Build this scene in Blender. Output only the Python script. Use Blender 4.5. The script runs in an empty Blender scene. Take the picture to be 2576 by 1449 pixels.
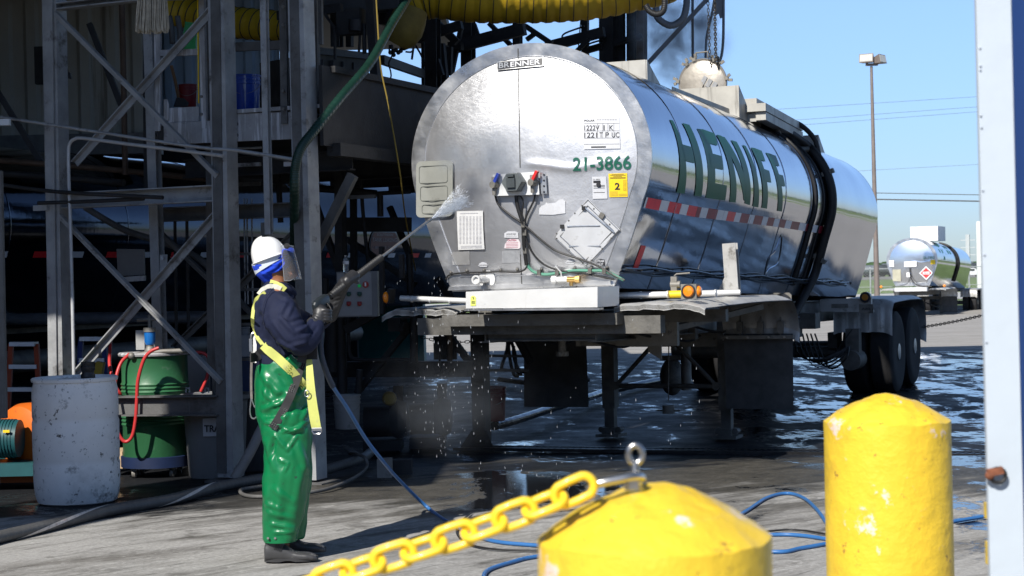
import bpy, bmesh, math, random
from math import sin, cos, pi, radians, atan, atan2, sqrt, exp
from mathutils import Vector, Matrix, noise, Quaternion
random.seed(7)
SC = bpy.context.scene
COL = SC.collection

# ------------------------------------------------------------------ camera
F = 4300.0; CX = 1288.0; CY = 724.5; ROLL = 0.023; PITCH = atan(36/4300); CAMH = 1.55
CAM = Vector((0, 0, CAMH))
_R = Vector((1, 0, 0)); _U = Vector((0, sin(PITCH), cos(PITCH))); _FW = Vector((0, cos(PITCH), -sin(PITCH)))
cam_d = bpy.data.cameras.new("camera"); cam_o = bpy.data.objects.new("camera", cam_d); COL.objects.link(cam_o)
_eu = _R*cos(ROLL) - _U*sin(ROLL); _ev = _R*sin(ROLL) + _U*cos(ROLL)
_m = Matrix((_eu, _ev, -_FW)).transposed().to_4x4(); _m.translation = CAM
cam_o.matrix_world = _m
cam_d.sensor_width = 36.0; cam_d.lens = 36.0*F/2576.0
cam_d.clip_start = 0.1; cam_d.clip_end = 9000
cam_d.dof.use_dof = True; cam_d.dof.focus_distance = 11.5; cam_d.dof.aperture_fstop = 9.0
SC.camera = cam_o

# ------------------------------------------------------------------ world, sun, exposure
SUN_EL = 40.0; SUN_DIR = Vector((0.466*cos(radians(SUN_EL)), 0.885*cos(radians(SUN_EL)), -sin(radians(SUN_EL)))).normalized()
world = bpy.data.worlds.new("World"); SC.world = world; world.use_nodes = True
wn = world.node_tree.nodes; wl = world.node_tree.links
for n in list(wn): wn.remove(n)
wo = wn.new("ShaderNodeOutputWorld"); wb = wn.new("ShaderNodeBackground"); sk = wn.new("ShaderNodeTexSky")
sk.sky_type = 'NISHITA'; sk.sun_disc = False; sk.sun_elevation = radians(SUN_EL)
_az = atan2(-SUN_DIR.x, -SUN_DIR.y)      # towards the sun, clockwise from +Y
sk.sun_rotation = _az % (2*pi); sk.air_density = 1.0; sk.dust_density = 0.15; sk.ozone_density = 3.0
wb.inputs['Strength'].default_value = 0.12
hs = wn.new("ShaderNodeVectorMath"); hs.operation = 'MULTIPLY'; wl.new(sk.outputs[0], hs.inputs[0]); wl.new(hs.outputs[0], wb.inputs[0])
_tc = wn.new("ShaderNodeTexCoord"); _sp = wn.new("ShaderNodeSeparateXYZ"); wl.new(_tc.outputs['Generated'], _sp.inputs[0])
_cr = wn.new("ShaderNodeValToRGB"); wl.new(_sp.outputs[2], _cr.inputs[0]); wl.new(_cr.outputs[0], hs.inputs[1])
_e = _cr.color_ramp.elements; _e[0].position = 0.0; _e[0].color = (.37,.47,.68,1); _e[1].position = .55; _e[1].color = (.75,.72,.70,1)
for _p, _c in ((.05, (.47,.575,.84,1)), (.16, (.74,.815,1.02,1))): _n = _e.new(_p); _n.color = _c
wl.new(wb.outputs[0], wo.inputs[0])
sun_d = bpy.data.lights.new("sun", 'SUN'); sun_d.energy = 5.0; sun_d.angle = radians(0.5); sun_d.color = (1, .955, .88)
sun_o = bpy.data.objects.new("sun", sun_d); COL.objects.link(sun_o)
sun_o.rotation_euler = SUN_DIR.to_track_quat('-Z', 'Y').to_euler()
vs = SC.view_settings; vs.view_transform = 'Standard'; vs.look = 'None'; vs.exposure = 0.35; vs.gamma = 1
SC.cycles.max_bounces = 10; SC.cycles.glossy_bounces = 5; SC.cycles.diffuse_bounces = 4; SC.cycles.transparent_max_bounces = 12
SC.cycles.volume_bounces = 1; SC.cycles.volume_step_rate = 2.0; SC.cycles.use_denoising = True
SC.cycles.sample_clamp_indirect = 8.0; SC.cycles.caustics_reflective = False; SC.cycles.caustics_refractive = False

# ------------------------------------------------------------------ pixel (2576 px wide view of the photo) -> world
def ray(px, py):
    u = px-CX; v = CY-py
    xr = (u*cos(ROLL)+v*sin(ROLL))/F; zr = (-u*sin(ROLL)+v*cos(ROLL))/F
    return _R*xr + _U*zr + _FW
def W(px, py, Y):
    d = ray(px, py); return CAM + d*(Y/d.y)
def G(px, py, z=0.0):
    d = ray(px, py); return CAM + d*((z-CAMH)/d.z)
def hor(px): return 662 + .023*(2430-px)

class Fr:
    """a frame standing on the ground: origin + heading; finds local points under a pixel"""
    def __init__(s, loc, rz):
        s.loc = Vector(loc); s.rz = rz; s.M = Matrix.Translation(s.loc) @ Matrix.Rotation(rz, 4, 'Z'); s.I = s.M.inverted()
    def _lr(s, px, py):
        o = s.I @ CAM; d = s.I.to_3x3() @ ray(px, py); return o, d
    def y(s, px, py, yl=0.0):
        o, d = s._lr(px, py); return o + d*((yl-o.y)/d.y)
    def x(s, px, py, xl=0.0):
        o, d = s._lr(px, py); return o + d*((xl-o.x)/d.x)
    def z(s, px, py, zl=0.0):
        o, d = s._lr(px, py); return o + d*((zl-o.z)/d.z)

# ------------------------------------------------------------------ materials
MATS = {}
def mat(name, col, rough=.6, metal=0.0, var=.15, vs_=6.0, bump=0.0, bs=40.0, dirt=None, rv=0.0, coat=0.0, spec=.5,
        stretch=(1,1,1), streak=None, aniso=0.0, alpha=1.0, trans=0.0, ior=1.45, emit=None, sss=0.0):
    """procedural material: base colour with noise, optional dirt (colour, amount 0..1, scale), streaks, bump"""
    if name in MATS: return MATS[name]
    m = bpy.data.materials.new(name); m.use_nodes = True; nt = m.node_tree; N = nt.nodes; L = nt.links
    b = N["Principled BSDF"]
    tc = N.new("ShaderNodeTexCoord"); mp = N.new("ShaderNodeMapping"); mp.inputs['Scale'].default_value = stretch
    L.new(tc.outputs['Object'], mp.inputs[0])
    def nz(scale, det=5, rough_=.6, src=None):
        n = N.new("ShaderNodeTexNoise"); n.inputs['Scale'].default_value = scale; n.inputs['Detail'].default_value = det
        n.inputs['Roughness'].default_value = rough_; L.new((src or mp).outputs[0], n.inputs['Vector']); return n
    c = (*col, 1)
    n1 = nz(vs_)
    r = N.new("ShaderNodeMapRange"); L.new(n1.outputs[0], r.inputs[0]); r.inputs[1].default_value = .3; r.inputs[2].default_value = .7
    r.inputs[3].default_value = 1-var; r.inputs[4].default_value = 1+var
    mx = N.new("ShaderNodeVectorMath"); mx.operation = 'SCALE'; mx.inputs[0].default_value = col; L.new(r.outputs[0], mx.inputs['Scale'])
    out = mx.outputs[0]
    for dd in ([dirt] if dirt and not isinstance(dirt, list) else (dirt or [])):
        n2 = nz(dd[2], 8, .7); cr = N.new("ShaderNodeMapRange"); L.new(n2.outputs[0], cr.inputs[0])
        th = .72-.4*dd[1]; cr.inputs[1].default_value = th; cr.inputs[2].default_value = th+(dd[3] if len(dd) > 3 else .12)
        mm = N.new("ShaderNodeMix"); mm.data_type = 'RGBA'; L.new(cr.outputs[0], mm.inputs[0]); L.new(out, mm.inputs[6]); mm.inputs[7].default_value = (*dd[0], 1)
        out = mm.outputs[2]
    if streak:
        ms = N.new("ShaderNodeMapping"); ms.inputs['Scale'].default_value = (streak[2], streak[2], streak[2]*.06); L.new(tc.outputs['Object'], ms.inputs[0])
        n3 = nz(1.0, 6, .7, ms); cr = N.new("ShaderNodeMapRange"); L.new(n3.outputs[0], cr.inputs[0])
        th = .72-.4*streak[1]; cr.inputs[1].default_value = th; cr.inputs[2].default_value = th+.1
        mm = N.new("ShaderNodeMix"); mm.data_type = 'RGBA'; L.new(cr.outputs[0], mm.inputs[0]); L.new(out, mm.inputs[6]); mm.inputs[7].default_value = (*streak[0], 1)
        out = mm.outputs[2]
    L.new(out, b.inputs['Base Color'])
    b.inputs['Roughness'].default_value = rough; b.inputs['Metallic'].default_value = metal
    if rv:
        n4 = nz(vs_*1.7); r4 = N.new("ShaderNodeMapRange"); L.new(n4.outputs[0], r4.inputs[0]); r4.inputs[1].default_value = .3; r4.inputs[2].default_value = .7
        r4.inputs[3].default_value = max(.02, rough-rv); r4.inputs[4].default_value = min(1, rough+rv); L.new(r4.outputs[0], b.inputs['Roughness'])
    b.inputs['Specular IOR Level'].default_value = spec; b.inputs['Coat Weight'].default_value = coat; b.inputs['Coat Roughness'].default_value = .12
    b.inputs['Anisotropic'].default_value = aniso; b.inputs['IOR'].default_value = ior
    b.inputs['Transmission Weight'].default_value = trans; b.inputs['Alpha'].default_value = alpha
    if sss: b.inputs['Subsurface Weight'].default_value = sss; b.inputs['Subsurface Scale'].default_value = .02
    if emit: b.inputs['Emission Color'].default_value = (*emit[0], 1); b.inputs['Emission Strength'].default_value = emit[1]
    if bump:
        nb = nz(bs, 6); bp = N.new("ShaderNodeBump"); bp.inputs['Strength'].default_value = 1.0; bp.inputs['Distance'].default_value = bump
        L.new(nb.outputs[0], bp.inputs['Height']); L.new(bp.outputs[0], b.inputs['Normal'])
    MATS[name] = m
    return m

# ------------------------------------------------------------------ mesh builder
class MB:
    def __init__(s): s.v = []; s.f = []; s.mi = []; s.smooth = []
    def add(s, vs, fs, mi=0, smooth=False):
        k = len(s.v); s.v += [Vector(v) for v in vs]; s.f += [tuple(i+k for i in f) for f in fs]
        s.mi += [mi]*len(fs); s.smooth += [smooth]*len(fs); return s
    def box(s, c, size, R=None, mi=0):
        hx, hy, hz = [a/2 for a in size]; c = Vector(c)
        P = [Vector((x, y, z)) for x in (-hx, hx) for y in (-hy, hy) for z in (-hz, hz)]
        if R is not None: P = [R @ p for p in P]
        return s.add([c+p for p in P], [(0,1,3,2),(4,6,7,5),(0,4,5,1),(2,3,7,6),(0,2,6,4),(1,5,7,3)], mi)
    def frame(s, p, q, up=(0,0,1)):
        z = (Vector(q)-Vector(p)); L = z.length; z = z/L; u = Vector(up)
        if abs(z.dot(u)) > .98: u = Vector((0,1,0))
        x = u.cross(z).normalized(); y = z.cross(x); return Matrix((x, y, z)).transposed(), L
    def beam(s, p, q, w, h, up=(0,0,1), mi=0):
        """solid bar from p to q, w sideways, h along 'up'"""
        R, L = s.frame(p, q, up); return s.box((Vector(p)+Vector(q))/2, (w, h, L), R, mi)
    def ibeam(s, p, q, w, h, t=.012, up=(0,0,1), mi=0):
        R, L = s.frame(p, q, up); c = (Vector(p)+Vector(q))/2
        s.box(c+R@Vector((0, h/2-t/2, 0)), (w, t, L), R, mi); s.box(c-R@Vector((0, h/2-t/2, 0)), (w, t, L), R, mi)
        return s.box(c, (t, h-2*t, L), R, mi)
    def angle(s, p, q, w, t=.008, up=(0,0,1), mi=0):
        R, L = s.frame(p, q, up); c = (Vector(p)+Vector(q))/2
        s.box(c+R@Vector((0, w/2-t/2, 0)), (w, t, L), R, mi); return s.box(c+R@Vector((-w/2+t/2, -t/2, 0)), (t, w-t, L), R, mi)
    def channel(s, p, q, w, h, t=.01, up=(0,0,1), mi=0):
        R, L = s.frame(p, q, up); c = (Vector(p)+Vector(q))/2
        s.box(c+R@Vector((0, h/2-t/2, 0)), (w, t, L), R, mi); s.box(c-R@Vector((0, h/2-t/2, 0)), (w, t, L), R, mi)
        return s.box(c+R@Vector((w/2-t/2, 0, 0)), (t, h-2*t, L), R, mi)
    def tube(s, pts, r, seg=10, closed=False, caps=True, mi=0, sub=0, smooth=True, flat=None):
        pts = [Vector(p) for p in pts]
        rr = list(r) if isinstance(r, (list, tuple)) else [r]*len(pts)
        if sub and len(pts) > 2: pts, rr = spline(pts, rr, sub, closed)
        n = len(pts); V = []; prev = None
        for i in range(n):
            if closed: t = pts[(i+1) % n]-pts[i-1]
            else: t = pts[min(i+1, n-1)]-pts[max(i-1, 0)]
            if t.length < 1e-9: t = Vector((0,0,1))
            t.normalize()
            if prev is None:
                a = Vector((0,0,1)) if abs(t.z) < .9 else Vector((1,0,0)); x = a.cross(t).normalized()
            else:
                x = prev - t*prev.dot(t); x = x.normalized() if x.length > 1e-6 else Vector((1,0,0))
            prev = x; y = t.cross(x)
            for k in range(seg):
                a = 2*pi*k/seg; V.append(pts[i]+(x*cos(a)+y*sin(a)*(flat if flat else 1))*rr[i])
        Fc = []
        for i in range(n if closed else n-1):
            for k in range(seg):
                a = i*seg+k; b = i*seg+(k+1) % seg; j = (i+1) % n; c = j*seg+(k+1) % seg; d = j*seg+k; Fc.append((a, b, c, d))
        s.add(V, Fc, mi, smooth)
        if caps and not closed: s.add(V[:seg], [tuple(range(seg))[::-1]], mi); s.add(V[-seg:], [tuple(range(seg))], mi)
        return s
    def loft(s, rings, caps=True, mi=0, smooth=True):
        n = len(rings[0]); V = [p for r in rings for p in r]; Fc = []
        for i in range(len(rings)-1):
            for k in range(n): Fc.append((i*n+k, i*n+(k+1) % n, (i+1)*n+(k+1) % n, (i+1)*n+k))
        s.add(V, Fc, mi, smooth)
        if caps: s.add(rings[0], [tuple(range(n))[::-1]], mi); s.add(rings[-1], [tuple(range(n))], mi)
        return s
    def lathe(s, prof, c=(0,0,0), R=None, seg=32, mi=0, smooth=True, cap=True):
        """prof: list of (r, z)"""
        c = Vector(c); rings = []
        for r, z in prof:
            ring = [Vector((r*cos(2*pi*k/seg), r*sin(2*pi*k/seg), z)) for k in range(seg)]
            if R is not None: ring = [R @ p for p in ring]
            rings.append([c+p for p in ring])
        return s.loft(rings, cap, mi, smooth)
    def cyl(s, p, q, r, seg=20, mi=0, smooth=True):
        R, L = s.frame(p, q); return s.lathe([(r, 0), (r, L)], p, R, seg, mi, smooth)
    def prism(s, poly, d, mi=0):
        """poly: list of 3D points (planar), extruded by vector d"""
        P = [Vector(p) for p in poly]; d = Vector(d); n = len(P)
        s.add(P+[p+d for p in P], [tuple(range(n))[::-1], tuple(range(n, 2*n))]+[(i, (i+1) % n, n+(i+1) % n, n+i) for i in range(n)], mi); return s
    def ball(s, c, r, seg=16, rings=10, mi=0, R=None):
        c = Vector(c); rr = Vector(r) if isinstance(r, (tuple, list, Vector)) else Vector((r, r, r)); V = []; Fc = []
        for i in range(rings+1):
            th = pi*i/rings
            for k in range(seg):
                a = 2*pi*k/seg; p = Vector((rr.x*sin(th)*cos(a), rr.y*sin(th)*sin(a), rr.z*cos(th)))
                V.append(c+(R@p if R is not None else p))
        for i in range(rings):
            for k in range(seg): Fc.append((i*seg+k, (i+1)*seg+k, (i+1)*seg+(k+1) % seg, i*seg+(k+1) % seg))
        return s.add(V, Fc, mi, True)
    def grid(s, fn, nu, nv, mi=0, smooth=True):
        V = [fn(i/nu, j/nv) for i in range(nu+1) for j in range(nv+1)]
        Fc = [(i*(nv+1)+j, (i+1)*(nv+1)+j, (i+1)*(nv+1)+j+1, i*(nv+1)+j+1) for i in range(nu) for j in range(nv)]
        return s.add(V, Fc, mi, smooth)
    def bolt(s, c, n, r=.012, h=.01, mi=0):
        c = Vector(c); n = Vector(n).normalized(); return s.cyl(c, c+n*h, r, 6, mi, False)
    def mesh(s, name, mats):
        me = bpy.data.meshes.new(name); me.from_pydata([tuple(v) for v in s.v], [], s.f)
        for m in (mats if isinstance(mats, (list, tuple)) else [mats]): me.materials.append(m)
        me.polygons.foreach_set('material_index', s.mi); me.polygons.foreach_set('use_smooth', s.smooth)
        bm = bmesh.new(); bm.from_mesh(me); bmesh.ops.remove_doubles(bm, verts=bm.verts, dist=1e-5)
        bmesh.ops.recalc_face_normals(bm, faces=bm.faces); bm.to_mesh(me); bm.free()
        me.set_sharp_from_angle(angle=radians(40)) if hasattr(me, 'set_sharp_from_angle') else None
        me.update(); return me

def spline(pts, rr, sub, closed=False):
    n = len(pts); P = []; Rr = []
    rng = range(n) if closed else range(n-1)
    for i in rng:
        if closed: a, b, c, d = pts[i-1], pts[i], pts[(i+1) % n], pts[(i+2) % n]; r0, r1 = rr[i], rr[(i+1) % n]
        else: a, b, c, d = pts[max(i-1, 0)], pts[i], pts[i+1], pts[min(i+2, n-1)]; r0, r1 = rr[i], rr[i+1]
        for k in range(sub):
            t = k/sub; t2 = t*t; t3 = t2*t
            P.append(.5*((2*b)+(-a+c)*t+(2*a-5*b+4*c-d)*t2+(-a+3*b-3*c+d)*t3)); Rr.append(r0+(r1-r0)*t)
    if not closed: P.append(pts[-1]); Rr.append(rr[-1])
    return P, Rr

def tag(o, label=None, cat=None, group=None, kind=None):
    if label: o['label'] = label
    if cat: o['category'] = cat
    if group: o['group'] = group
    if kind: o['kind'] = kind
    return o
class Thing:
    """an Empty at the thing's base that parents its parts; local=True parts are already in its own frame"""
    def __init__(s, name, label, cat, base, rz=0.0, group=None):
        s.o = bpy.data.objects.new(name, None); COL.objects.link(s.o); s.o.empty_display_size = .2
        s.o.location = Vector(base); s.o.rotation_euler = (0, 0, rz); tag(s.o, label, cat, group)
        s.I = (Matrix.Translation(Vector(base)) @ Matrix.Rotation(rz, 4, 'Z')).inverted()
    def part(s, name, mb, m, parent=None, local=False, label=None):
        if not local: mb.v = [s.I @ v for v in mb.v]
        o = bpy.data.objects.new(name, mb.mesh(name, m)); COL.objects.link(o); o.parent = parent or s.o
        if label: o['label'] = label
        return o
def single(name, mb, m, label=None, cat=None, base=None, group=None, kind=None):
    if base is None:
        lo = Vector((min(v.x for v in mb.v), min(v.y for v in mb.v), min(v.z for v in mb.v))); hi = Vector((max(v.x for v in mb.v), max(v.y for v in mb.v), lo.z)); base = (lo+hi)/2; base.z = lo.z
    base = Vector(base); mb.v = [v-base for v in mb.v]
    o = bpy.data.objects.new(name, mb.mesh(name, m)); COL.objects.link(o); o.location = base
    return tag(o, label, cat, group, kind)
def struct(name, mb, m, kind='structure'):
    o = bpy.data.objects.new(name, mb.mesh(name, m)); COL.objects.link(o); o['kind'] = kind; return o
def copy_tree(o, parent=None):
    c = o.copy(); COL.objects.link(c); c.parent = parent
    for ch in [x for x in bpy.data.objects if x.parent == o]: copy_tree(ch, c)
    return c
_tc = {}
def text_mb(txt, mbd, origin, ux, uy, size, mi=0, align='LEFT', weight=0.0, width=None):
    """flat lettering in the plane ux,uy as faces of a builder"""
    cu = bpy.data.curves.new('t', 'FONT'); cu.body = txt; cu.size = 1; cu.align_x = 'LEFT'; cu.offset = weight; cu.resolution_u = 3
    ob = bpy.data.objects.new('t', cu); COL.objects.link(ob)
    dg = bpy.context.evaluated_depsgraph_get(); me = bpy.data.meshes.new_from_object(ob.evaluated_get(dg))
    xs = [v.co.x for v in me.vertices] or [0]; x0 = min(xs); wd = max(xs)-x0
    ys = [v.co.y for v in me.vertices] or [0]; y0 = min(ys); ht = max(ys)-y0
    sy = size/max(ht, 1e-6); sx = (width/wd) if width else sy
    ux = Vector(ux).normalized(); uy = Vector(uy).normalized(); o = Vector(origin)
    off = 0 if align == 'LEFT' else -wd*sx/2
    mbd.add([o+ux*((v.co.x-x0)*sx+off)+uy*((v.co.y-y0)*sy) for v in me.vertices], [tuple(p.vertices) for p in me.polygons], mi)
    bpy.data.objects.remove(ob); bpy.data.curves.remove(cu); bpy.data.meshes.remove(me)
# ------------------------------------------------------------------ ground
def gz(Y):
    P = [(-60,0),(12,0),(16.5,-.12),(18.5,-.12),(22,-.03),(30,0),(34,0),(62,-.55),(100,-.6),(300,-1.0),(600,-2.5),(1500,-3),(9000,-3)]
    for (a, za), (b, zb) in zip(P, P[1:]):
        if Y <= b: return za+(zb-za)*(Y-a)/(b-a)
    return -3
def ground_mat():
    m = bpy.data.materials.new("yard_concrete"); m.use_nodes = True; nt = m.node_tree; N = nt.nodes; L = nt.links; b = N["Principled BSDF"]
    tc = N.new("ShaderNodeTexCoord")
    def mp(scale=(1,1,1), rot=0):
        n = N.new("ShaderNodeMapping"); n.vector_type = 'TEXTURE'; n.inputs['Scale'].default_value = tuple(1/q for q in scale); n.inputs['Rotation'].default_value = (0,0,rot); L.new(tc.outputs['Object'], n.inputs[0]); return n
    def nz(v, s, d=6, r=.62, dist=0):
        n = N.new("ShaderNodeTexNoise"); n.inputs['Scale'].default_value = s; n.inputs['Detail'].default_value = d; n.inputs['Roughness'].default_value = r; n.inputs['Distortion'].default_value = dist
        L.new(v.outputs[0], n.inputs['Vector']); return n.outputs[0]
    def rg(v, a, b_, c=0, d=1, smooth=False):
        n = N.new("ShaderNodeMapRange"); L.new(v, n.inputs[0]); n.inputs[1].default_value = a; n.inputs[2].default_value = b_; n.inputs[3].default_value = c; n.inputs[4].default_value = d
        if smooth: n.interpolation_type = 'SMOOTHSTEP'
        return n.outputs[0]
    def ma(op, a, b_, c=None):
        n = N.new("ShaderNodeMath"); n.operation = op
        for i, x in enumerate((a, b_, c)):
            if x is None: continue
            if isinstance(x, (int, float)): n.inputs[i].default_value = x
            else: L.new(x, n.inputs[i])
        return n.outputs[0]
    def mix(f, a, b_):
        n = N.new("ShaderNodeMix"); n.data_type = 'RGBA'
        L.new(f, n.inputs[0]) if not isinstance(f, float) else None
        for i, x in ((6, a), (7, b_)):
            if isinstance(x, tuple): n.inputs[i].default_value = (*x, 1)
            else: L.new(x, n.inputs[i])
        return n.outputs[2]
    sep = N.new("ShaderNodeSeparateXYZ"); L.new(tc.outputs['Object'], sep.inputs[0]); X, Y = sep.outputs[0], sep.outputs[1]
    iso = mp(); tr = mp((1.5, .30, 1), radians(-50)); tr2 = mp((4.5, .6, 1), radians(-42))
    hz_ = nz(mp((1.5, .55, 1), radians(8)), .9, 10, .72, .8); big = nz(iso, .55); mid = nz(iso, 2.3, 7, .7); fine = nz(iso, 38, 6, .7); grit = nz(iso, 160, 3, .6); st = nz(tr, 1.9, 10, .74, .5); st2 = nz(tr2, 1.8, 8, .72, .4)
    cell = nz(mp((2.4,1,1), radians(-55)), 9, 5, .72, 1.0)
    # dry concrete with worn light scuffs and dark tracked grime
    dry = mix(rg(fine, .35, .68), (.28,.275,.265), (.42,.41,.39))
    dry = mix(ma('MULTIPLY', rg(st, .46, .64), .8), dry, (.15,.142,.13))
    dry = mix(ma('MULTIPLY', rg(st2, .54, .66), .7), dry, (.06,.057,.052))
    dry = mix(ma('MULTIPLY', rg(cell, .57, .68), .8), dry, (.50,.49,.47))
    dry = mix(rg(nz(iso, 15, 6, .75), .64, .70), dry, (.035,.033,.03))
    dry = mix(rg(mid, .56, .72), dry, (.09,.085,.078))
    # damp band beyond the worker, then standing wash water
    wob = ma('ADD', Y, ma('MULTIPLY', ma('SUBTRACT', big, .5), 6.0)); wob = ma('ADD', wob, ma('MULTIPLY', ma('SUBTRACT', st, .5), 5.0))
    damp = rg(wob, 10.2, 12.4, 0, 1, True)
    leftd = ma('MULTIPLY', rg(X, -1.6, -2.3), ma('MULTIPLY', rg(wob, 11.0, 11.6), rg(Y, 11.0, 11.25)))
    wet = ma('MAXIMUM', rg(wob, 13.4, 14.4, 0, 1, True), leftd)
    dist_dry = rg(ma('ADD', Y, ma('MULTIPLY', ma('SUBTRACT', big, .5), 5.0)), 29.5, 31.5, 1, 0, True)
    damp = ma('MULTIPLY', damp, dist_dry); wet = ma('MULTIPLY', wet, dist_dry)
    pud = ma('ADD', ma('MULTIPLY', hz_, .55), ma('ADD', ma('MULTIPLY', mid, .30), ma('MULTIPLY', st, .15)))
    blob = ma('MULTIPLY', rg(ma('ABSOLUTE', ma('SUBTRACT', X, .05), 0), .75, .25), ma('MULTIPLY', rg(Y, 10.9, 11.6), rg(Y, 14.2, 13.4)))
    p_near = ma('MULTIPLY', rg(ma('ADD', pud, ma('MULTIPLY', blob, .13)), .56, .585), ma('MULTIPLY', rg(X, -1.0, -.3), ma('MULTIPLY', rg(wob, 10.6, 11.8), dist_dry)))
    # puddle patches in front right of the bollards
    p_r = ma('MULTIPLY', rg(pud, .50, .53), ma('MULTIPLY', rg(X, 2.2, 2.6), rg(Y, 8.4, 9.0)))
    pool = ma('MAXIMUM', ma('MAXIMUM', p_near, ma('MULTIPLY', p_r, dist_dry)), ma('MULTIPLY', wet, rg(pud, .54, .59)))
    col = mix(damp, dry, mix(ma('MULTIPLY', rg(cell, .5, .68), .7), mix(rg(mid, .4, .65), (.075,.07,.06), (.04,.038,.034)), (.13,.122,.105)))
    col = mix(wet, col, mix(rg(fine, .4, .6), (.011,.012,.015), (.022,.023,.025)))
    col = mix(pool, col, (.014,.015,.018))
    far = mix(rg(mid, .35, .65), (.30,.285,.265), (.36,.345,.325)); far = mix(rg(nz(mp((.15,2,1)), 1.5), .5, .62), far, (.24,.23,.215))
    col = mix(rg(Y, 29, 33), col, mix(dist_dry, far, col))
    L.new(col, b.inputs['Base Color'])
    rgh = N.new("ShaderNodeMix"); rgh.data_type = 'FLOAT'; L.new(damp, rgh.inputs[0]); rgh.inputs[2].default_value = .85; L.new(rg(fine, .3, .7, .34, .6), rgh.inputs[3])
    r2 = N.new("ShaderNodeMix"); r2.data_type = 'FLOAT'; L.new(wet, r2.inputs[0]); L.new(rgh.outputs[0], r2.inputs[2]); L.new(rg(mid, .35, .65, .6, .38), r2.inputs[3])
    r3 = N.new("ShaderNodeMix"); r3.data_type = 'FLOAT'; L.new(pool, r3.inputs[0]); L.new(r2.outputs[0], r3.inputs[2]); r3.inputs[3].default_value = .05
    L.new(r3.outputs[0], b.inputs['Roughness']); L.new(rg(pool, 0, 1, .035, .5), b.inputs['Specular IOR Level'])
    hgt = ma('ADD', ma('MULTIPLY', fine, .5), ma('ADD', ma('MULTIPLY', grit, .25), ma('MULTIPLY', cell, .4)))
    bp = N.new("ShaderNodeBump"); L.new(hgt, bp.inputs['Height']); bp.inputs['Distance'].default_value = .006; L.new(rg(pool, 0, 1, .9, .06), bp.inputs['Strength'])
    rip = N.new("ShaderNodeBump"); L.new(nz(mp((3.5, 2.0, 1), radians(8)), 3.0, 4, .6), rip.inputs['Height']); rip.inputs['Distance'].default_value = .004; rip.inputs['Strength'].default_value = .13
    L.new(bp.outputs[0], rip.inputs['Normal']); L.new(rip.outputs[0], b.inputs['Normal'])
    return m
def strip(name, y0, y1, x0, x1, dz, m, ny=None, kind='structure'):
    ys = sorted(set([y0, y1]+[y for y in (12, 16.5, 18.5, 22, 30, 34, 62, 100, 300, 600, 1500) if y0 < y < y1])); b = MB()
    V = []; Fc = []
    for y in ys: V += [Vector((x0, y, gz(y)+dz)), Vector((x1, y, gz(y)+dz))]
    for i in range(len(ys)-1): Fc.append((2*i, 2*i+1, 2*i+3, 2*i+2))
    b.add(V, Fc); return struct(name, b, m, kind)
GM = ground_mat()
strip('ground', -60, 81, -120, 160, 0, GM)
m_grass = mat('grass_field', (.13,.19,.05), .95, var=.35, vs_=.35, bump=.03, bs=6, dirt=((.16,.15,.07), .4, .12, .2))
strip('grass', 80.9, 7000, -3000, 3000, -.03, m_grass)
m_road = mat('road_concrete', (.42,.41,.39), .9, var=.06, vs_=.4)
strip('road', 104, 132, -600, 800, .01, m_road)
strip('far_road', 300, 575, -1500, 1500, .02, mat('far_gravel', (.20,.19,.175), .95, var=.2, vs_=.05))
m_kerb = mat('kerb_concrete', (.42,.41,.38), .9, var=.12, vs_=3, bump=.004, dirt=((.2,.19,.17), .4, 3))
single('kerb', MB().box((0, 81.1, gz(81)+.06), (400, .3, .16)), m_kerb, 'low pale concrete kerb along the grass behind the parked tanker', 'kerb')
# drain channel
dA, dB = G(1150, 1128, -.075), G(2500, 1145, -.075); dd = (dB-dA).normalized(); dn = Vector((-dd.y, dd.x, 0))
m_iron = mat('wet_iron', (.03,.03,.032), .35, .7, var=.3, bump=.001, bs=80)
g = MB(); Lg = (dB-dA).length
for sgn in (-1, 1): g.beam(dA+dn*.1*sgn+Vector((0,0,.006)), dB+dn*.1*sgn+Vector((0,0,.006)), .02, .03)
k = 0.0
while k < Lg-.1:
    g.beam(dA+dd*k-dn*.09+Vector((0,0,.004)), dA+dd*(k+.09)+dn*.09+Vector((0,0,.004)), .022, .022); k += .06
single('drain_grate', g, m_iron, 'long black iron drain grate with slanted bars across the wet floor', 'drain grate', (dA+dB)/2)
single('drain_channel', MB().box((dA+dB)/2+Vector((0,0,.002)), (Lg, .17, .004), Matrix.Rotation(atan2(dd.y, dd.x), 3, 'Z')), mat('drain_dark', (.006,.006,.007), .3), kind='structure')

# ------------------------------------------------------------------ overhead roof of the wash bay (out of frame; outline cut to shade the rack)
m_roofm = mat('roof_sheet', (.05,.055,.06), .7, .2, var=.2, vs_=.8)
rb = MB()
def slab(x0, x1, y0, y1, z): rb.box(((x0+x1)/2, (y0+y1)/2, z+.1), (x1-x0, y1-y0, .16))
rb.prism([(x-3.0, y-5.7, 5.4) for x, y in ((-22,20.7),(-3.2,15.43),(-1.42,14.93),(-1.42,12.75),(-.72,12.75),(-.72,14.74),(-.3,14.62),(-.08,15.3),(.3,16.5),(.7,17.3),(1.0,18.2),(2.1,19.3),(2.1,34.7),(-23,34.7))], (0,0,.16)); slab(-6.6, .3, 14.6, 23.4, 8.0); slab(.303, 7.6, 9.6, 23.4, 8.0)
for y in (14.8, 17.5, 20.4, 23.2): rb.ibeam((-6.5, y, 7.84), (7.5, y, 7.84), .2, .34)
for y in (12.5, 15.5, 18.5, 21.5, 25): rb.ibeam((-9, y, 5.2), (-2.8, y, 5.2), .2, .3)
for x in (-9, -5): rb.ibeam((x, 12.0, 5.0), (x, 28, 5.0), .2, .3)
struct('canopy_roof', rb, m_roofm)
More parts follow.
